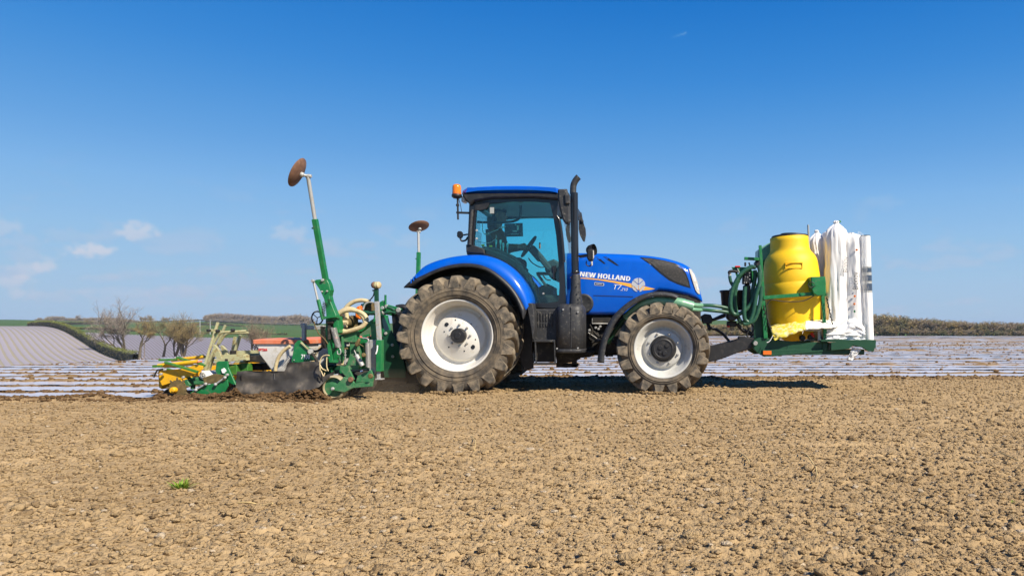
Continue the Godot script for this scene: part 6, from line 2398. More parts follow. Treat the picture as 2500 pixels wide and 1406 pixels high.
	for j in 14:
		for i in 32:
			var c := PackedVector2Array([Vector2(570 + i * 8, 880 + j * 7), Vector2(578 + i * 8, 880 + j * 7), Vector2(578 + i * 8, 887 + j * 7), Vector2(570 + i * 8, 887 + j * 7)])
			for piece in Geometry2D.intersect_polygons(po, c):
				var ti := Geometry2D.triangulate_polygon(piece)
				for k in range(0, ti.size(), 3):
					tri(st, flap_pt(piece[ti[k]], 0.0), flap_pt(piece[ti[k + 1]], 0.0), flap_pt(piece[ti[k + 2]], 0.0), Vector3.BACK)
					tri(st, flap_pt(piece[ti[k]], 0.012), flap_pt(piece[ti[k + 1]], 0.012), flap_pt(piece[ti[k + 2]], 0.012), Vector3.FORWARD)
	st.set_smooth_group(-1)
	for i in po.size():
		var a := po[i]
		var b := po[(i + 1) % po.size()]
		quad(st, flap_pt(a, 0), flap_pt(b, 0), flap_pt(b, 0.012), flap_pt(a, 0.012), Vector3(b.y - a.y, b.x - a.x, 0))
	var fl := obj("rubber_flap", st, M.rubber, R)
	tag(fl, "dusty dark rubber flap")
	for q in [[587, 915, 588, 929], [668, 911, 669, 927]]:
		st = mb()
		bar(st, flap_pt(Vector2(q[0], q[1]), -0.004), flap_pt(Vector2(q[2], q[3]), -0.004), 0.012, 0.006)
		obj("flap_slot", st, M.black, fl)
func flap_pt(q: Vector2, back: float) -> Vector3:
	var low := smoothstep(905.0, 968.0, q.y)
	var d := 9.22 + back + 0.06 * sin((q.x - 575.0) * 0.030) * low - 0.07 * low * low + 0.05 * smoothstep(615.0, 575.0, q.x) * low + 0.03 * nz2.get_noise_2d(q.x * 0.02, q.y * 0.03)
	d -= 0.05 * exp(-pow((q.x - 776.0) / 9.0, 2.0)) * smoothstep(885.0, 910.0, q.y)
	return P(q.x, q.y, d)

func film_layer(R: Node3D) -> void:
	var st := mb()
	# pale frame bars
	bar(st, P(531, 787, 9.7), P(496, 902, 9.5), 0.03, 0.03)
	bar(st, P(549, 794, 10.3), P(527, 850, 10.3), 0.03, 0.03)
	bar(st, P(527, 850, 10.3), P(510, 905, 10.3), 0.03, 0.03)
	bar(st, P(511, 806, 9.66), P(541, 810, 9.66), 0.035, 0.03)
	bar(st, P(567, 860, 10.5), P(573, 822, 10.5), 0.035, 0.04)
	bar(st, P(572, 860, 10.4), P(586, 818, 10.4), 0.035, 0.04)
	bar(st, P(500, 905, 9.5), P(522, 852, 9.5), 0.03, 0.03)
	bar(st, P(505, 908, 9.6), P(520, 872, 9.6), 0.025, 0.05)
	obj("frame_bar", st, M.pale_green, R)
	st = mb()
	tube(st, cr(path([520, 839, 9.62, 528, 825, 9.62, 536, 815, 9.62, 544, 811, 9.62, 575, 809.5, 9.66, 600, 808, 9.7])), 0.017, 9)
	obj("handle_tube", st, M.pale_green, R)
	st = mb()
	tube(st, cr(path([534, 839, 9.9, 545, 822, 9.9, 554, 815, 9.9, 566, 813, 9.9, 606, 812.5, 9.95])), 0.017, 9)
	obj("handle_tube", st, M.pale_green, R)
	for q in [[511, 807], [533, 808], [570, 806]]:
		st = mb()
		cyl(st, P(q[0], q[1], 9.64), Vector3.BACK, 0.022, 0.05, 10, 0.005)
		obj("clamp", st, M.black, R)
	# quarter fairings
	for s in [[0.0, 0.0, 9.5], [19.0, 2.0, 9.85]]:
		st = mb()
		plate(st, [517 + s[0], 841 + s[1], 522 + s[0], 841 + s[1], 529 + s[0], 849 + s[1], 535 + s[0], 860 + s[1], 541 + s[0], 877 + s[1], 530 + s[0], 880 + s[1], 522 + s[0], 866 + s[1]], s[2], 0.04, 0.004)
		obj("fairing", st, M.pale_green, R)
	# long pale beams
	st = mb()
	bar(st, P(524, 882, 9.45), P(600, 873, 9.5), 0.06, 0.06)
	bar(st, P(540, 871, 9.8), P(640, 866, 9.9), 0.05, 0.06)
	bar(st, P(560, 862, 10.3), P(650, 859, 10.4), 0.06, 0.06)
	bar(st, P(575, 884, 9.7), P(648, 880, 9.7), 0.03, 0.05)
	bar(st, P(600, 873, 9.5), P(600, 873, 12.8), 0.08, 0.08)
	obj("pale_beam", st, M.pale_green, R)
	st = mb()
	pbox(st, 524, 880, 531, 888, 9.43, 0.02)
	pbox(st, 547, 876, 554, 886, 9.43, 0.02)
	pbox(st, 559, 856, 567, 868, 10.2, 0.1)
	plate(st, [598, 869, 640, 866, 646, 886, 600, 884], 9.66, 0.3, 0.01)
	plate(st, [606, 888, 634, 888, 640, 905, 600, 905], 9.8, 0.4, 0.02)
	obj("dark_fitting", st, M.chassis, R)
	st = mb()
	pbox(st, 587, 887, 604, 908, 9.6, 0.12)
	pbox(st, 555, 890, 577, 915, 9.5, 0.14)
	pbox(st, 576, 889, 588, 908, 9.7, 0.1)
	obj("green_box", st, M.green_lime, R)
	st = mb()
	plate(st, [527, 885, 532, 882, 554, 882, 556, 897, 575, 940, 564, 938, 548, 926, 530, 918, 524, 906], 9.38, 0.03, 0.005)
	obj("side_plate", st, M.green, R)
	st = mb()
	plate(st, [538, 902, 545, 899, 550, 906, 546, 912, 541, 911], 9.36, 0.03, 0.003)
	obj("plate_opening", st, M.white, R)
	# steel plate and links
	st = mb()
	plate(st, [493, 923, 521, 913, 536, 914, 552, 919, 549, 927, 528, 940, 512, 937, 498, 936], 9.3, 0.012, 0.003)
	obj("steel_plate", st, M.earthy, R)
	for q in [[477, 952, 501, 937.5], [525, 938.5, 548, 922]]:
		st = mb()
		rod(st, P(q[0], q[1], 9.24), P(q[2], q[3], 9.24), 0.013, 8)
		ball(st, P(q[0], q[1], 9.23), 0.022, 10)
		ball(st, P(q[2], q[3], 9.23), 0.022, 10)
		obj("link", st, M.galv, R)
	st = mb()
	cyl(st, P(555.5, 915, 9.36), Vector3.BACK, 0.02, 0.03, 10, 0.004)
	obj("link_bolt", st, M.galv, R)
	# mouldboard: a curved green shovel
	st = mb()
	var mo := pp([463, 959, 473, 952, 499, 941, 530, 934, 554, 926, 556, 942, 547, 958, 531, 966, 506, 970, 484, 974, 466, 971], 9.26)
	prism(st, mo, -9.26, -9.28, 0.004)
	obj("mouldboard", st, M.green, R)
	st = mb()
	plate(st, [448, 927, 455, 927, 462, 939, 460, 945, 452, 945], 9.36, 0.03, 0.004)
	bar(st, P(455, 928, 9.5), P(500, 934, 9.45), 0.03, 0.05)
	bar(st, P(470, 925, 9.5), P(470, 950, 9.5), 0.04, 0.05)
	bar(st, P(470, 935, 9.45), P(500, 936, 9.45), 0.03, 0.03)
	pbox(st, 460, 922, 480, 940, 9.55, 0.3)
	obj("lower_frame", st, M.green_dull, R)
	# notched disc
	st = mb()
	var dc := P(432, 949.5, 9.27)
	var star := PackedVector2Array()
	for i in 9:
		var a := TAU_ * i / 9.0 + 0.22
		for q in [[-0.30, 0.118], [-0.16, 0.105], [-0.05, 0.145], [0.05, 0.143], [0.17, 0.108]]:
			star.append(Vector2(dc.x + cos(a + q[0]) * q[1] * 1.06, dc.y + sin(a + q[0]) * q[1] * 1.06))
	prism(st, star, -9.27, -9.28, 0.003)
	var sd := obj("notched_disc", st, M.earthy, R)
	st = mb()
	cyl(st, P(427, 952, 9.27), Vector3.BACK, 0.04, 0.07, 16, 0.008)
	cyl(st, P(425, 953, 9.21), Vector3.BACK, 0.02, 0.03, 12, 0.004)
	obj("disc_hub", st, M.yellow, sd)
	# yellow hood and tubes
	st = mb()
	plate(st, [385, 905, 392, 903, 443, 902, 475, 890, 494, 894, 493, 902, 472, 915, 442, 926, 394, 942, 388, 928], 9.36, 0.02, 0.004)
	plate(st, [385, 905, 388, 925, 394, 939, 393, 950, 386, 945], 9.42, 0.9, 0.004)
	obj("yellow_hood", st, M.yellow, R)
	for q in [[418, 879.5, 496, 871, 9.9, 0.024], [385, 893, 481, 882.5, 9.35, 0.026], [400, 897, 470, 890, 9.7, 0.012]]:
		st = mb()
		rod(st, P(q[0], q[1], q[4]), P(q[2], q[3], q[4]), q[5], 14)
		obj("yellow_tube", st, M.yellow if q[5] > 0.02 else M.earthy, R)
	st = mb()
	pbox(st, 478.5, 880.5, 484.5, 886, 9.31, 0.08, 0.01)
	obj("tube_collar", st, M.lid, R)
	for q in [[388, 879, 430, 877.5, 9.8, 0.03], [402, 884.5, 481, 908, 9.3, 0.028], [431, 872.5, 462, 882, 9.75, 0.028], [480, 885, 500, 893, 9.5, 0.028], [408, 901, 462, 923, 9.5, 0.028], [373, 895, 393, 893.5, 9.3, 0.032], [488, 868, 520, 878, 10.0, 0.03], [393, 900, 396, 912, 9.4, 0.03]]:
		st = mb()
		bar(st, P(q[0], q[1], q[4]), P(q[2], q[3], q[4]), q[5], 0.05)
		obj("green_bar", st, M.green_lime, R)
	st = mb()
	tube(st, cr(pathd([392, 903, 384, 903, 378, 912, 375, 920, 371, 914], 9.3)), 0.010, 6)
	obj("crank", st, M.black, R)
	for q in [[403, 902], [448, 921], [394, 913]]:
		st = mb()
		cyl(st, P(q[0], q[1], 9.29), Vector3.BACK, 0.018, 0.03, 10, 0.004)
		obj("bracket_bolt", st, M.galv, R)
	# row of copies further across the machine: discs and mouldboards of the other three rows
	for n in range(1, 4):
		for nm in ["notched_disc", "mouldboard", "yellow_hood"]:
			var src: MeshInstance3D = R.get_node(nm)
			var c := MeshInstance3D.new()
			c.name = nm
			c.mesh = src.mesh
			c.material_override = src.material_override
			c.position = src.position + Vector3(0, 0, -PITCH * n)
			R.add_child(c, true)
	# roll of film carried on the machine
	var fr := thing("film_roll", P(495, 916, 9.42), "film roll mounted across the back of the planter above the mouldboard", "film roll")
	st = mb()
	var a := P(495, 916, 9.42)
	cyl(st, a, Vector3.FORWARD, 0.056, 0.95, 28, 0.004)
	obj("film", st, M.white, fr)
	st = mb()
	lathe(st, [[0.0, 0.012], [0.016, 0.012], [0.018, 0.003], [0.022, 0.003], [0.024, 0.012], [0.034, 0.012], [0.036, 0.0]], a, Vector3.BACK, 24)
	obj("core", st, M.galv, fr)

# ---------------------------------------------------------------- plants
func branch(st: SurfaceTool, tw: Array, p: Vector3, dir: Vector3, len: float, r: float, lvl: int, r_: RandomNumberGenerator, up: float) -> void:
	var n := 3 if lvl > 1 else 2
	var pts := PackedVector3Array([p])
	var rad := [r]
	var d := dir
	for i in n:
		d = (d + Vector3(r_.randf_range(-1, 1), r_.randf_range(-0.6, 0.8) * up, r_.randf_range(-1, 1)) * 0.22).normalized()
		p += d * len / n
		pts.append(p)
		rad.append(lerpf(r, r * 0.66, float(i + 1) / n))
	tube(st, pts, rad, 6 if lvl > 3 else (4 if lvl > 1 else 3), false)
	if lvl <= 0:
		tw.append(p)
		return
	var kids := 4 if lvl == 1 or lvl == 3 else 3
	for i in kids:
		var f := frame_of(d)
		var a := r_.randf() * TAU_
		var spread := r_.randf_range(0.08, 0.32) if i == 0 else r_.randf_range(0.4, 0.95)
		var nd: Vector3 = (d * cos(spread) + (f[0] * cos(a) + f[1] * sin(a)) * sin(spread) + Vector3.UP * 0.24 * up).normalized()
		var at := pts[pts.size() - 1] if i < 2 else pts[pts.size() - 2].lerp(pts[pts.size() - 1], r_.randf())
		if i == 3:
			at = pts[0].lerp(pts[1], r_.randf_range(0.4, 1.0))
		branch(st, tw, at, nd, len * (r_.randf_range(0.78, 0.92) if i == 0 else r_.randf_range(0.5, 0.76)), rad[n] * (0.95 if i == 0 else r_.randf_range(0.6, 0.85)), lvl - 1, r_, up)
# returns [wood, twigs and buds] for a bare tree of the given height, root at the origin
func tree_mesh(sd: int, height: float, stems: int, lvl: int, buds: int, bud: float, twig := 0.02) -> Array:
	var r_ := RandomNumberGenerator.new()
	r_.seed = sd
	var st := mb()
	var tw := []
	for s in stems:
		var a := TAU_ * s / stems + r_.randf()
		var out := 0.0 if stems == 1 else 0.32
		var d := Vector3(cos(a) * out + r_.randf_range(-0.1, 0.1), 1, sin(a) * out + r_.randf_range(-0.1, 0.1)).normalized()
		branch(st, tw, Vector3(cos(a), 0, sin(a)) * (0.0 if stems == 1 else 0.25), d, height * (0.30 if stems == 1 else 0.34), height * (0.04 if stems == 1 else 0.024), lvl, r_, 1.0)
	st.generate_normals()
	var wood := st.commit()
	st = mb()
	var tops := []
	for p in tw:
		tops.append(p.y)
	tops.sort()
	var hi: float = tops[int(tops.size() * 0.93)]
	for p in tw:
		for i in buds:
			var d := Vector3(r_.randf_range(-1, 1), r_.randf_range(-0.5, 1.1), r_.randf_range(-1, 1)).normalized()
			var q: Vector3 = p + d * r_.randf_range(0.0, height * 0.06)
			var f := frame_of(d)
			tri(st, p, q + f[0] * twig, q - f[0] * twig, d.cross(f[0]))
			var e := q + d * bud
			tri(st, q, e + f[1] * bud, e - f[1] * bud + f[0] * bud, Vector3.BACK)
	st.generate_normals()
	return [wood, st.commit(), hi]
func plant_tree(called: String, px: float, py: float, d: float, top: float, ms: Array, label: String, group: String, bark: Material, twigm: Material, turn := 0.0, wide := 1.0) -> void:
	var at := P(px, py, d)
	var h := (py - top) * d / F
	var o := thing(called, at, label, "tree", group)
	var k: float = h / ms[2]
	var t := MeshInstance3D.new()
	t.name = "trunk"
	t.mesh = ms[0]
	t.material_override = bark
	o.add_child(t)
	t = MeshInstance3D.new()
	t.name = "crown"
	t.mesh = ms[1]
	t.material_override = twigm
	o.add_child(t)
	o.scale = Vector3(k * wide, k, k * wide)
	o.rotation.y = turn
func build_plants() -> void:
	var bark := mat(0.15, 0.125, 0.088, 0.9)
	var bark_pale := mat(0.22, 0.185, 0.15, 0.9)
	var tw_olive := mat(0.22, 0.20, 0.09, 0.9)
	var tw_grey := mat(0.32, 0.27, 0.225, 0.9)
	var tw_gold := mat(0.36, 0.275, 0.12, 0.9)
	var tw_brown := mat(0.345, 0.27, 0.18, 0.9)
	var big := tree_mesh(4, 10.0, 3, 5, 8, 0.05, 0.022)
	var big2 := tree_mesh(8, 10.0, 1, 6, 7, 0.04, 0.02)
	var bushy := tree_mesh(15, 10.0, 6, 5, 6, 0.05, 0.02)
	var small := tree_mesh(22, 6.0, 3, 4, 12, 0.10, 0.04)
	var small2 := tree_mesh(29, 6.0, 1, 5, 12, 0.10, 0.04)
	var g := "bare trees in the dip behind the planter"
	plant_tree("bare_tree", 305, 876, 132, 764, big, "tallest bare tree with spreading grey crown at the hedge end", g, bark, tw_grey, 0.4, 1.05)
	plant_tree("bare_tree", 340, 874, 136, 786, big2, "leaning bare tree with olive crown beside the tallest tree", g, bark, tw_gold, 1.2, 1.05)
	plant_tree("bare_tree", 398, 871, 128, 787, big2, "ivy-dark bare tree between the tallest tree and the round bush", g, bark, tw_olive, 2.6, 0.95)
	plant_tree("bushy_tree", 446, 870, 126, 786, bushy, "wide many-stemmed bushy tree just left of the film layer", g, bark, tw_gold, 0.7, 1.15)
	plant_tree("bushy_tree", 427, 870, 129, 792, bushy, "slim many-stemmed tree on the left side of the wide bushy tree", g, bark, tw_olive, 2.1, 0.9)
	plant_tree("bushy_tree", 618, 872, 130, 800, bushy, "bushy tree seen between the handle tubes and the orange hopper lid", g, bark, tw_brown, 1.5, 1.1)
	# old stump leaning at the hedge end
	var st := mb()
	tube(st, cr(path([299, 877, 131, 291, 866, 131, 285, 853, 131, 284, 849, 131]), 4), [0.6, 0.55, 0.5, 0.48, 0.45, 0.42, 0.4, 0.4, 0.38, 0.4, 0.42, 0.45, 0.3], 8)
	var sp := obj("tree_stump", st, bark)
	tag(sp, "dark leaning tree stump left of the tallest bare tree", "tree stump")
	# single trees on the skyline
	var sk := [[185, 786, 772.5, "round bare tree on the skyline above the left woods"], [348, 787.5, 774, "small bare tree on the skyline, left of three"], [368, 787.5, 773, "bare tree on the skyline, middle of three"], [404.5, 788, 776, "bare tree on the skyline, right of three"]]
	for i in sk.size():
		plant_tree("skyline_tree", sk[i][0], sk[i][1], 700, sk[i][2], small if i % 2 else small2, sk[i][3], "single trees on the skyline", bark, tw_brown, i * 1.3, 1.6)
	# woods that read as one mass: right of the carrier, on the hill, and left of the tall tree
	wood("far_woodland", 1950, 2700, 240, [1950, 786, 2085, 779, 2140, 777, 2165, 774, 2195, 781, 2240, 784, 2300, 787, 2360, 790, 2400, 793, 2440, 791, 2500, 793, 2560, 793], [2085, 822, 2560, 826], 2.6, 84, [small, small2], bark, [tw_brown, tw_gold, tw_olive, tw_brown], 4)
	wood("hill_woodland", 500, 752, 560, [500, 776, 508, 770, 545, 768, 560, 769, 620, 773, 680, 775.5, 700, 774, 735, 772, 752, 780], [500, 785, 560, 789, 660, 795, 752, 797], 2.4, 60, [small, small2], bark, [tw_brown, tw_grey], 4)
	wood("skyline_woodland", 84, 330, 690, [84, 781, 92, 776, 105, 779, 120, 774, 145, 773, 160, 778, 175, 777, 200, 778, 220, 777, 260, 776, 300, 779, 330, 782], [84, 784, 150, 787, 330, 789], 3.0, 65, [small, small2], bark, [tw_brown, tw_grey, tw_gold], 3)
	wood("valley_scrub", 1690, 1900, 190, [1690, 798, 1750, 797, 1800, 796, 1850, 797, 1900, 796], [1690, 823, 1900, 823], 2.6, 75, [small, small2], bark, [tw_olive, tw_gold, tw_brown], 3)
	# hedges
	var hp_ := []
	for i in 80:
		hp_.append(hill_smooth(-0.06 + 1.16 * i / 79.0, -0.3))
	hedge("trimmed_hedge", hp_, 1.1, 1.75, "long trimmed hedge curving over the film covered hill on the left", 26000, 0.10)
	var hl := [
		[[150, 792.5, 470, 185, 792.5, 470, 240, 792, 470, 300, 792.5, 470], 2.0, "thin broken hedge line on the green slope above the trimmed hedge"],
		[[180, 807, 320, 230, 806.5, 320, 262, 808, 320, 330, 810, 320], 1.4, "dark hedge along the top of the second film field"],
		[[462, 795, 480, 500, 793.5, 480, 540, 795, 480, 590, 799.5, 480, 640, 803, 480, 700, 806, 480, 780, 809, 480], 1.6, "hedge line slanting across the green slope below the hill woodland"],
		[[360, 818, 310, 420, 818, 310, 500, 821, 310, 560, 821, 310, 620, 822, 310, 700, 823, 310], 1.8, "low hedge at the foot of the green slope behind the bushy trees"],
		[[330, 787, 740, 420, 786, 740, 470, 784, 740, 505, 783.5, 740], 1.6, "faint hedge along the skyline beside the hill woodland"]]
	for h in hl:
		hedge("field_hedge", Array(cr(path(h[0]), 8)), h[1] * 0.8, h[1], h[2], 2600, 0.3)
	# poles with their wires
	for q in [[487, 825, 782, "slim pale pole left of a pair beyond the bushy tree"], [512, 825, 779.5, "slim pale pole right of a pair in front of hill woodland"]]:
		var o := thing("utility_pole", P(q[0], q[1], 300), q[3], "pole", "poles across the valley")
		st = mb()
		tube(st, PackedVector3Array([P(q[0], q[1] + 3, 300), P(q[0], q[2], 300)]), [0.20, 0.16], 8)
		obj("post", st, M.grey_trim, o)
		st = mb()
		bar(st, P(q[0] - 2, q[2] + 1, 300), P(q[0] + 2, q[2] + 1, 300), 0.1, 0.1)
		obj("cross_arm", st, M.grey_trim, o)
	st = mb()
	tube(st, cr(path([512, 780.5, 300, 600, 786.5, 300, 680, 790, 300, 790, 794, 300])), 0.05, 4)
	tag(obj("overhead_wire", st, M.grey_trim), "thin overhead wire running right from the pale poles", "wire")
	var fo := thing("fence_post", P(351, 873, 126), "thin pale fence post between the bare trees", "post")
	st = mb()
	tube(st, PackedVector3Array([P(351, 874, 126), P(351.5, 831, 126)]), 0.07, 6)
	obj("post", st, bark_pale, fo)
	# weeds and straws in the foreground
	weed("weed_tuft", P(441, 1192, 4.16), 0.075, 110, "bright green weed tuft on the bare soil in front of the planter", 3)
	weed("weed_tuft", P(2476, 1226, 3.83), 0.03, 24, "tiny green seedling at the right edge of the bare soil", 9)
	weed("weed_tuft", P(470, 1000, 8.15), 0.035, 24, "tiny green sprout just in front of the film layer", 12)
	var straw := mat(0.5, 0.37, 0.16, 0.7)
	for q in [[[1955, 1114, 1972, 1125, 1988, 1137, 1993, 1150, 1996, 1168], "bent yellow straw lying right of the front wheel"], [[1800, 1108, 1812, 1118, 1824, 1130, 1830, 1141], "short yellow straw left of the bent straw"], [[580, 1238, 610, 1240, 640, 1239, 665, 1243], "flat straw right of the weed tuft"], [[1150, 1070, 1160, 1085, 1158, 1100], "pale straw stub below the tractor's middle"], [[2440, 1110, 2460, 1120, 2490, 1134], "pale straw near the right edge of the bare soil"]]:
		var pts := PackedVector3Array()
		for i in range(0, q[0].size(), 2):
			var d: float = 1630.0 / (q[0][i + 1] - 800.0)
			var x: float = (q[0][i] - CX) * d / F
			pts.append(Vector3(x, soil_y(x, d) + 0.026 + 0.008 * sin(i * 1.3), -d))
		st = mb()
		tube(st, cr(pts, 4), 0.0046, 5)
		var o := obj("straw", st, straw)
		tag(o, q[1], "straw", "straws lying on the bare soil")
func weed(called: String, at: Vector3, size: float, n: int, label: String, sd: int) -> void:
	var r_ := RandomNumberGenerator.new()
	r_.seed = sd
	var d := -at.z
	at.y = soil_y(at.x, d) - 0.005
	var o := thing(called, at, label, "weed")
	for c in 3:
		var st := mb()
		st.set_smooth_group(-1)
		for i in n / 3:
			var a := r_.randf() * TAU_
			var b := at + Vector3(cos(a), 0, sin(a)) * r_.randf() * size * 0.45
			var l := size * r_.randf_range(0.4, 1.15)
			var t := Vector3(cos(a) * 0.9 + r_.randf_range(-0.5, 0.5), r_.randf_range(0.35, 1.1), sin(a) * 0.9 + r_.randf_range(-0.5, 0.5)).normalized() * l
			var s := Vector3(-sin(a), 0, cos(a)) * size * 0.06
			var m := b + t * 0.55 + Vector3(0, l * 0.08, 0)
			quad(st, b - s * 0.5, b + s * 0.5, m + s, m - s, Vector3.UP)
			tri(st, m - s, m + s, b + t, Vector3.UP)
		var mt := mat([0.10, 0.19, 0.26][c], [0.22, 0.30, 0.27][c], [0.015, 0.02, 0.03][c], 0.6)
		mt.backlight_enabled = true
		mt.backlight = Color(0.3, 0.4, 0.1)
		obj("leaves", st, mt, o)
func wood(called: String, x0: float, x1: float, d: float, top: Array, bot: Array, step: float, n: int, ms: Array, bark: Material, tws: Array, rows: int) -> void:
	var r_ := RandomNumberGenerator.new()
	r_.seed = n * 7 + int(x0)
	var o := Node3D.new()
	o.name = numbered(called)
	add_child(o)
	tag(o, "", "", "", "stuff")
	var spots := []
	for row in rows:
		for i in n:
			var t := (i + r_.randf()) / n
			var px := lerpf(x0, x1, t)
			var dd := d * (1.0 + 0.05 * row + r_.randf_range(-0.02, 0.02))
			var py := lut(bot, px)
			var h: float = (py - lut(top, px)) * r_.randf_range(0.82, 0.93)
			if row == 0:
				h *= r_.randf_range(0.4, 0.6)
			spots.append([P(px, py, dd), h * dd / F, r_.randi() % ms.size(), r_.randi() % tws.size(), r_.randf() * TAU_, r_.randf_range(1.2, 1.8)])
	for m in ms.size():
		for k in 2:
			for c in tws.size():
				var pick := []
				for s in spots:
					if s[2] == m and s[3] == c:
						pick.append(s)
				if pick.is_empty():
					continue
				var mm := MultiMesh.new()
				mm.transform_format = MultiMesh.TRANSFORM_3D
				mm.mesh = ms[m][k]
				mm.instance_count = pick.size()
				for i in pick.size():
					var s: Array = pick[i]
					var f: float = s[1] / ms[m][2]
					mm.set_instance_transform(i, Transform3D(Basis(Vector3.UP, s[4]).scaled(Vector3(f * s[5], f, f * s[5])), s[0]))
				var mi := MultiMeshInstance3D.new()
				mi.name = "trunks" if k == 0 else "crowns"
				mi.multimesh = mm
				mi.material_override = bark if k == 0 else tws[c]
				tag(mi, "", "", "", "stuff")
				o.add_child(mi, true)
func hedge(called: String, line: Array, w: float, h: float, label: String, n: int, leaf: float) -> void:
	var r_ := RandomNumberGenerator.new()
	r_.seed = n + int(w * 100)
	var at: Vector3 = line[line.size() / 2]
	var o := thing(called, at, label, "hedge")
	var st := mb()
	var top := mb()
	var k := line.size() - 1
	# a core of stems, then leaves and twigs spread through the trimmed volume
	for i in k:
		var a: Vector3 = line[i]
		var b: Vector3 = line[i + 1]
		var side := (b - a).cross(Vector3.UP).normalized() * w * 0.3
		var u0 := Vector3(0, h * 0.8 * (1.0 + 0.1 * nz2.get_noise_1d(i * 3.0)), 0)
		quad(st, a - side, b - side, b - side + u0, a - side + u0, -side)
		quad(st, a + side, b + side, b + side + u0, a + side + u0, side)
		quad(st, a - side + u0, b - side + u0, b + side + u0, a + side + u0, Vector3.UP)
	for i in n:
		var t := r_.randf() * k
		var a: Vector3 = line[int(t)]
		var b: Vector3 = line[mini(int(t) + 1, k)]
		var c := a.lerp(b, t - int(t))
		var side := (b - a).cross(Vector3.UP).normalized()
		var y := r_.randf()
		var p := c + side * r_.randf_range(-0.5, 0.5) * w + Vector3(0, y * h * (1.0 + 0.08 * nz2.get_noise_1d(t * 2.0)), 0)
		var q := Vector3(r_.randf_range(-1, 1), r_.randf_range(-1, 1), r_.randf_range(-1, 1)) * leaf * 2.0
		var s := Vector3(r_.randf_range(-1, 1), r_.randf_range(-1, 1), r_.randf_range(-1, 1)) * leaf * 1.4
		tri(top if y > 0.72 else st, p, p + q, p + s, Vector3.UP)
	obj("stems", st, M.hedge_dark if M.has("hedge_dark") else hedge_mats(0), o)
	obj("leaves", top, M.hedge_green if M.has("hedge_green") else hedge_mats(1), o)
func hedge_mats(i: int) -> Material:
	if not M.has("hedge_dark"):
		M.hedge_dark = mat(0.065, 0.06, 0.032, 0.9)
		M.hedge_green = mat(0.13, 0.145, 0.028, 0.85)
	return M.hedge_dark if i == 0 else M.hedge_green

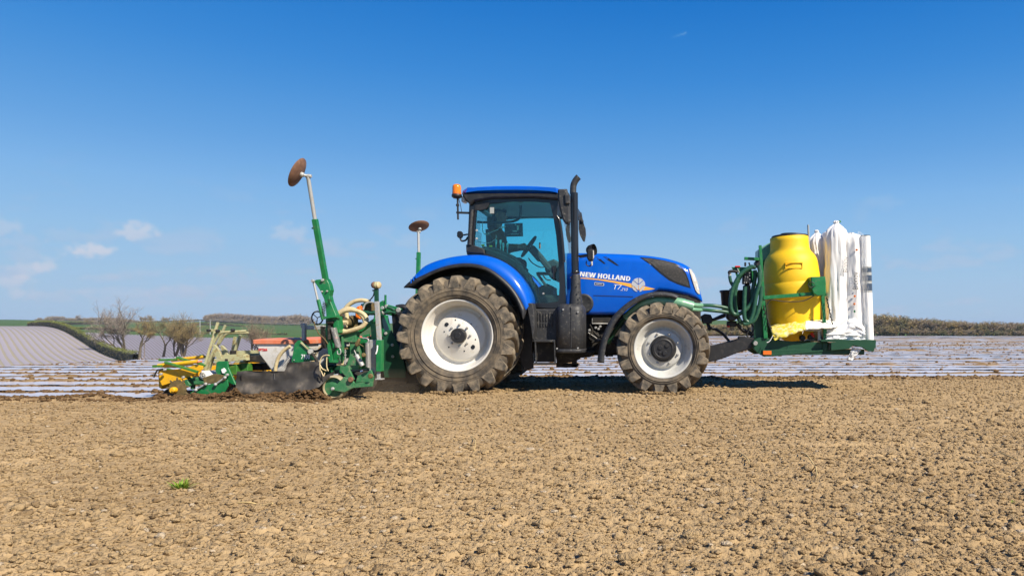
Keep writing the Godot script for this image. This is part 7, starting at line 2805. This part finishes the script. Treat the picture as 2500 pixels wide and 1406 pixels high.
# ---------------------------------------------------------------- loose clods and stones
func clod_mesh(sd: int, sub: int) -> ArrayMesh:
	var s := SphereMesh.new()
	s.radius = 1.0
	s.height = 2.0
	s.radial_segments = 10 + sub * 4
	s.rings = 6 + sub * 2
	var a := s.get_mesh_arrays()
	var v: PackedVector3Array = a[Mesh.ARRAY_VERTEX]
	var n := FastNoiseLite.new()
	n.seed = sd
	n.frequency = 1.5
	n.fractal_octaves = 4
	n.fractal_gain = 0.7
	for i in v.size():
		var p := v[i]
		p = p * (0.95 + 0.95 * n.get_noise_3dv(p * 1.1))
		p.y *= 0.72
		v[i] = p
	var st := mb()
	st.set_smooth_group(1)
	var idx: PackedInt32Array = a[Mesh.ARRAY_INDEX]
	for i in idx.size():
		st.add_vertex(v[idx[i]])
	st.generate_normals()
	return st.commit()
func build_clods() -> void:
	var r_ := RandomNumberGenerator.new()
	r_.seed = 77
	var sh := []
	for i in 4:
		sh.append(clod_mesh(100 + i, 1 if i < 2 else 0))
	var m := StandardMaterial3D.new()
	m.resource_name = "clod"
	m.vertex_color_use_as_albedo = true
	m.roughness = 0.95
	m.metallic_specular = 0.2
	m.albedo_texture = M.soil.albedo_texture
	m.uv1_triplanar = true
	m.uv1_world_triplanar = true
	m.uv1_scale = Vector3.ONE * 2.0
	m.heightmap_enabled = true
	m.heightmap_texture = M.soil.heightmap_texture
	m.heightmap_scale = 1.6
	var sets := [[], [], [], []]
	# bare soil: as many clods per view as the photograph shows, more and smaller ones close by
	for i in 90000:
		var d := 1.9 * pow(13.4 / 1.9, r_.randf())
		var x := r_.randf_range(-0.97 * d - 1.0, 0.56 * d + 1.0)
		var big := pow(r_.randf(), 4.0)
		var s := 0.0026 + 0.0007 * d + 0.013 * big
		if r_.randf() < 0.012:
			s *= 1.5
		if r_.randf() < 0.004 and d < 9.0:
			s = 0.018 + 0.022 * r_.randf()
		var near_edge := x < -4.1 and d > 8.9
		if film_at(x, d) or near_edge:
			continue
		var c := soil_color(x, d)
		var tone := r_.randf()
		if tone < 0.10:
			c = c.lerp(Color(0.12, 0.075, 0.04), 0.5)
		elif tone > 0.972:
			c = c.lerp(Color(0.55, 0.47, 0.36), 0.6)
		sets[r_.randi() % 4].append([x, d, s, c])
	# moist clods thrown up on the ridges between the film strips
	for i in 9000:
		var j := int(pow(r_.randf(), 1.7) * 34.0)
		var d := 9.23 + (j + r_.randf_range(FILM_W / PITCH - 0.05, 1.04)) * PITCH
		var x := r_.randf_range(-0.95 * d, 0.56 * d)
		if j < 4 and x > LAID_X or x < crest_x(d) - 3.0:
			continue
		var s := 0.011 + 0.024 * pow(r_.randf(), 4.0) + 0.0004 * d
		sets[r_.randi() % 4].append([x, d, s, Color(0.15, 0.09, 0.045).lerp(Color(0.28, 0.19, 0.105), r_.randf() * r_.randf())])
	for i in 160:
		var j := int(r_.randf() * 30.0)
		var d := 9.23 + (j + r_.randf() * 0.6) * PITCH
		var x := r_.randf_range(-0.95 * d, 0.56 * d)
		if j < 4 and x > LAID_X or x < crest_x(d) - 3.0:
			continue
		sets[r_.randi() % 4].append([x, d, 0.018 + 0.03 * pow(r_.randf(), 2.0), Color(0.15, 0.09, 0.045)])
	# edges of the worked ground
	for i in 5200:
		var left := r_.randf() < 0.6
		var d := r_.randf_range(8.93, 9.34) if left else r_.randf_range(12.8, 13.38)
		var x := r_.randf_range(-10.5, -4.15) if left else r_.randf_range(-6.5, 8.5)
		sets[r_.randi() % 4].append([x, d, 0.008 + 0.022 * pow(r_.randf(), 3.0), Color(0.13, 0.078, 0.038).lerp(Color(0.26, 0.17, 0.09), r_.randf() * r_.randf())])
	# crumbs pressed up round the tyres
	for q in [[-2.8, 0.42], [0.18, 0.33]]:
		for i in 700:
			var a := r_.randf() * TAU_
			var x: float = q[0] + cos(a) * (q[1] + 0.12 * r_.randf())
			var d := 10.3 + sin(a) * (0.33 + 0.1 * r_.randf())
			sets[r_.randi() % 4].append([x, d, 0.008 + 0.018 * pow(r_.randf(), 2.5), soil_color(x, d).lerp(Color(0.14, 0.09, 0.045), 0.4), 0.03 * r_.randf()])
	# soil pushed up by the discs and heaped under the machine
	for i in 5200:
		var u := r_.randf()
		var px := lerpf(372, 800, u)
		var d := 9.14 + 0.5 * r_.randf() * r_.randf() - 0.1 * r_.randf()
		if px > 396 and px < 470:
			d += 0.2
		var x := (px - CX) * d / F
		var hgt := lut([372, 0.02, 390, 0.05, 415, 0.03, 450, 0.02, 560, 0.06, 575, 0.12, 590, 0.04, 700, 0.03, 730, 0.10, 770, 0.12, 790, 0.05, 800, 0.0], px)
		sets[r_.randi() % 4].append([x, d, 0.010 + 0.02 * pow(r_.randf(), 3.0), Color(0.115, 0.068, 0.032).lerp(Color(0.22, 0.14, 0.075), r_.randf() * r_.randf()), hgt * r_.randf()])
	for k in 4:
		var mm := MultiMesh.new()
		mm.transform_format = MultiMesh.TRANSFORM_3D
		mm.use_colors = true
		mm.mesh = sh[k]
		mm.instance_count = sets[k].size()
		for i in sets[k].size():
			var q: Array = sets[k][i]
			var s: float = q[2]
			var b := Basis.from_euler(Vector3(r_.randf_range(-0.4, 0.4), r_.randf() * TAU_, r_.randf_range(-0.4, 0.4)))
			b = b.scaled(Vector3(s * r_.randf_range(0.95, 1.5), s * r_.randf_range(0.7, 1.1), s))
			var up: float = q[4] if q.size() > 4 else 0.0
			mm.set_instance_transform(i, Transform3D(b, Vector3(q[0], soil_y(q[0], q[1]) + s * 0.2 + up, -q[1])))
			mm.set_instance_color(i, q[3])
		var mi := MultiMeshInstance3D.new()
		mi.name = numbered("soil_clods")
		mi.multimesh = mm
		mi.material_override = m
		add_child(mi)
		tag(mi, "", "", "", "stuff")

func build_details() -> void:
	# dust raised behind the rear wheel
	for q in [[955, 938, 10.1, 1.5, 0.45, 1.3, 0.16], [880, 950, 9.5, 1.6, 0.3, 0.8, 0.12]]:
		var fv := FogVolume.new()
		fv.name = numbered("dust")
		fv.shape = RenderingServer.FOG_VOLUME_SHAPE_ELLIPSOID
		fv.size = Vector3(q[3], q[4], q[5])
		fv.position = P(q[0], q[1], q[2])
		var fm := FogMaterial.new()
		fm.resource_name = "dust"
		fm.density = q[6]
		fm.albedo = lin(0.62, 0.5, 0.36)
		fv.material = fm
		add_child(fv)
		tag(fv, "", "", "", "stuff")
	# heap of turned soil under the film layer and the flap
	var soil: Material = M.soil
	for q in [[366, 600, 9.24, [366, 0.0, 385, 0.05, 400, 0.05, 430, 0.02, 470, 0.02, 520, 0.04, 556, 0.07, 572, 0.15, 590, 0.10, 600, 0.0], 0.34], [690, 806, 9.28, [690, 0.0, 715, 0.04, 735, 0.12, 765, 0.13, 785, 0.07, 806, 0.0], 0.4]]:
		var vs := PackedVector3Array()
		var cs := PackedColorArray()
		var w := 60
		var h := 18
		for j in h:
			for i in w:
				var px := lerpf(q[0], q[1], i / float(w - 1))
				var v := j / float(h - 1)
				var d: float = q[2] - 0.1 + q[4] * v
				var x: float = (px - CX) * q[2] / F
				var y: float = lut(q[3], px) * sin(PI * clampf(v * 1.1, 0, 1)) * (1.0 + 0.5 * nz2.get_noise_2d(px * 0.05, v * 5.0)) + 0.02 * nz2.get_noise_2d(px * 0.2, v * 14.0)
				vs.append(Vector3(x, soil_y(x, d) - 0.012 + y, -d))
				cs.append(Color(0.12, 0.072, 0.034).lerp(Color(0.19, 0.12, 0.06), 0.5 + 0.5 * nz2.get_noise_2d(px * 0.3, v * 9.0)))
		tag(mesh_obj("turned_soil", grid_mesh(vs, w, h, cs), soil), "", "", "", "structure")
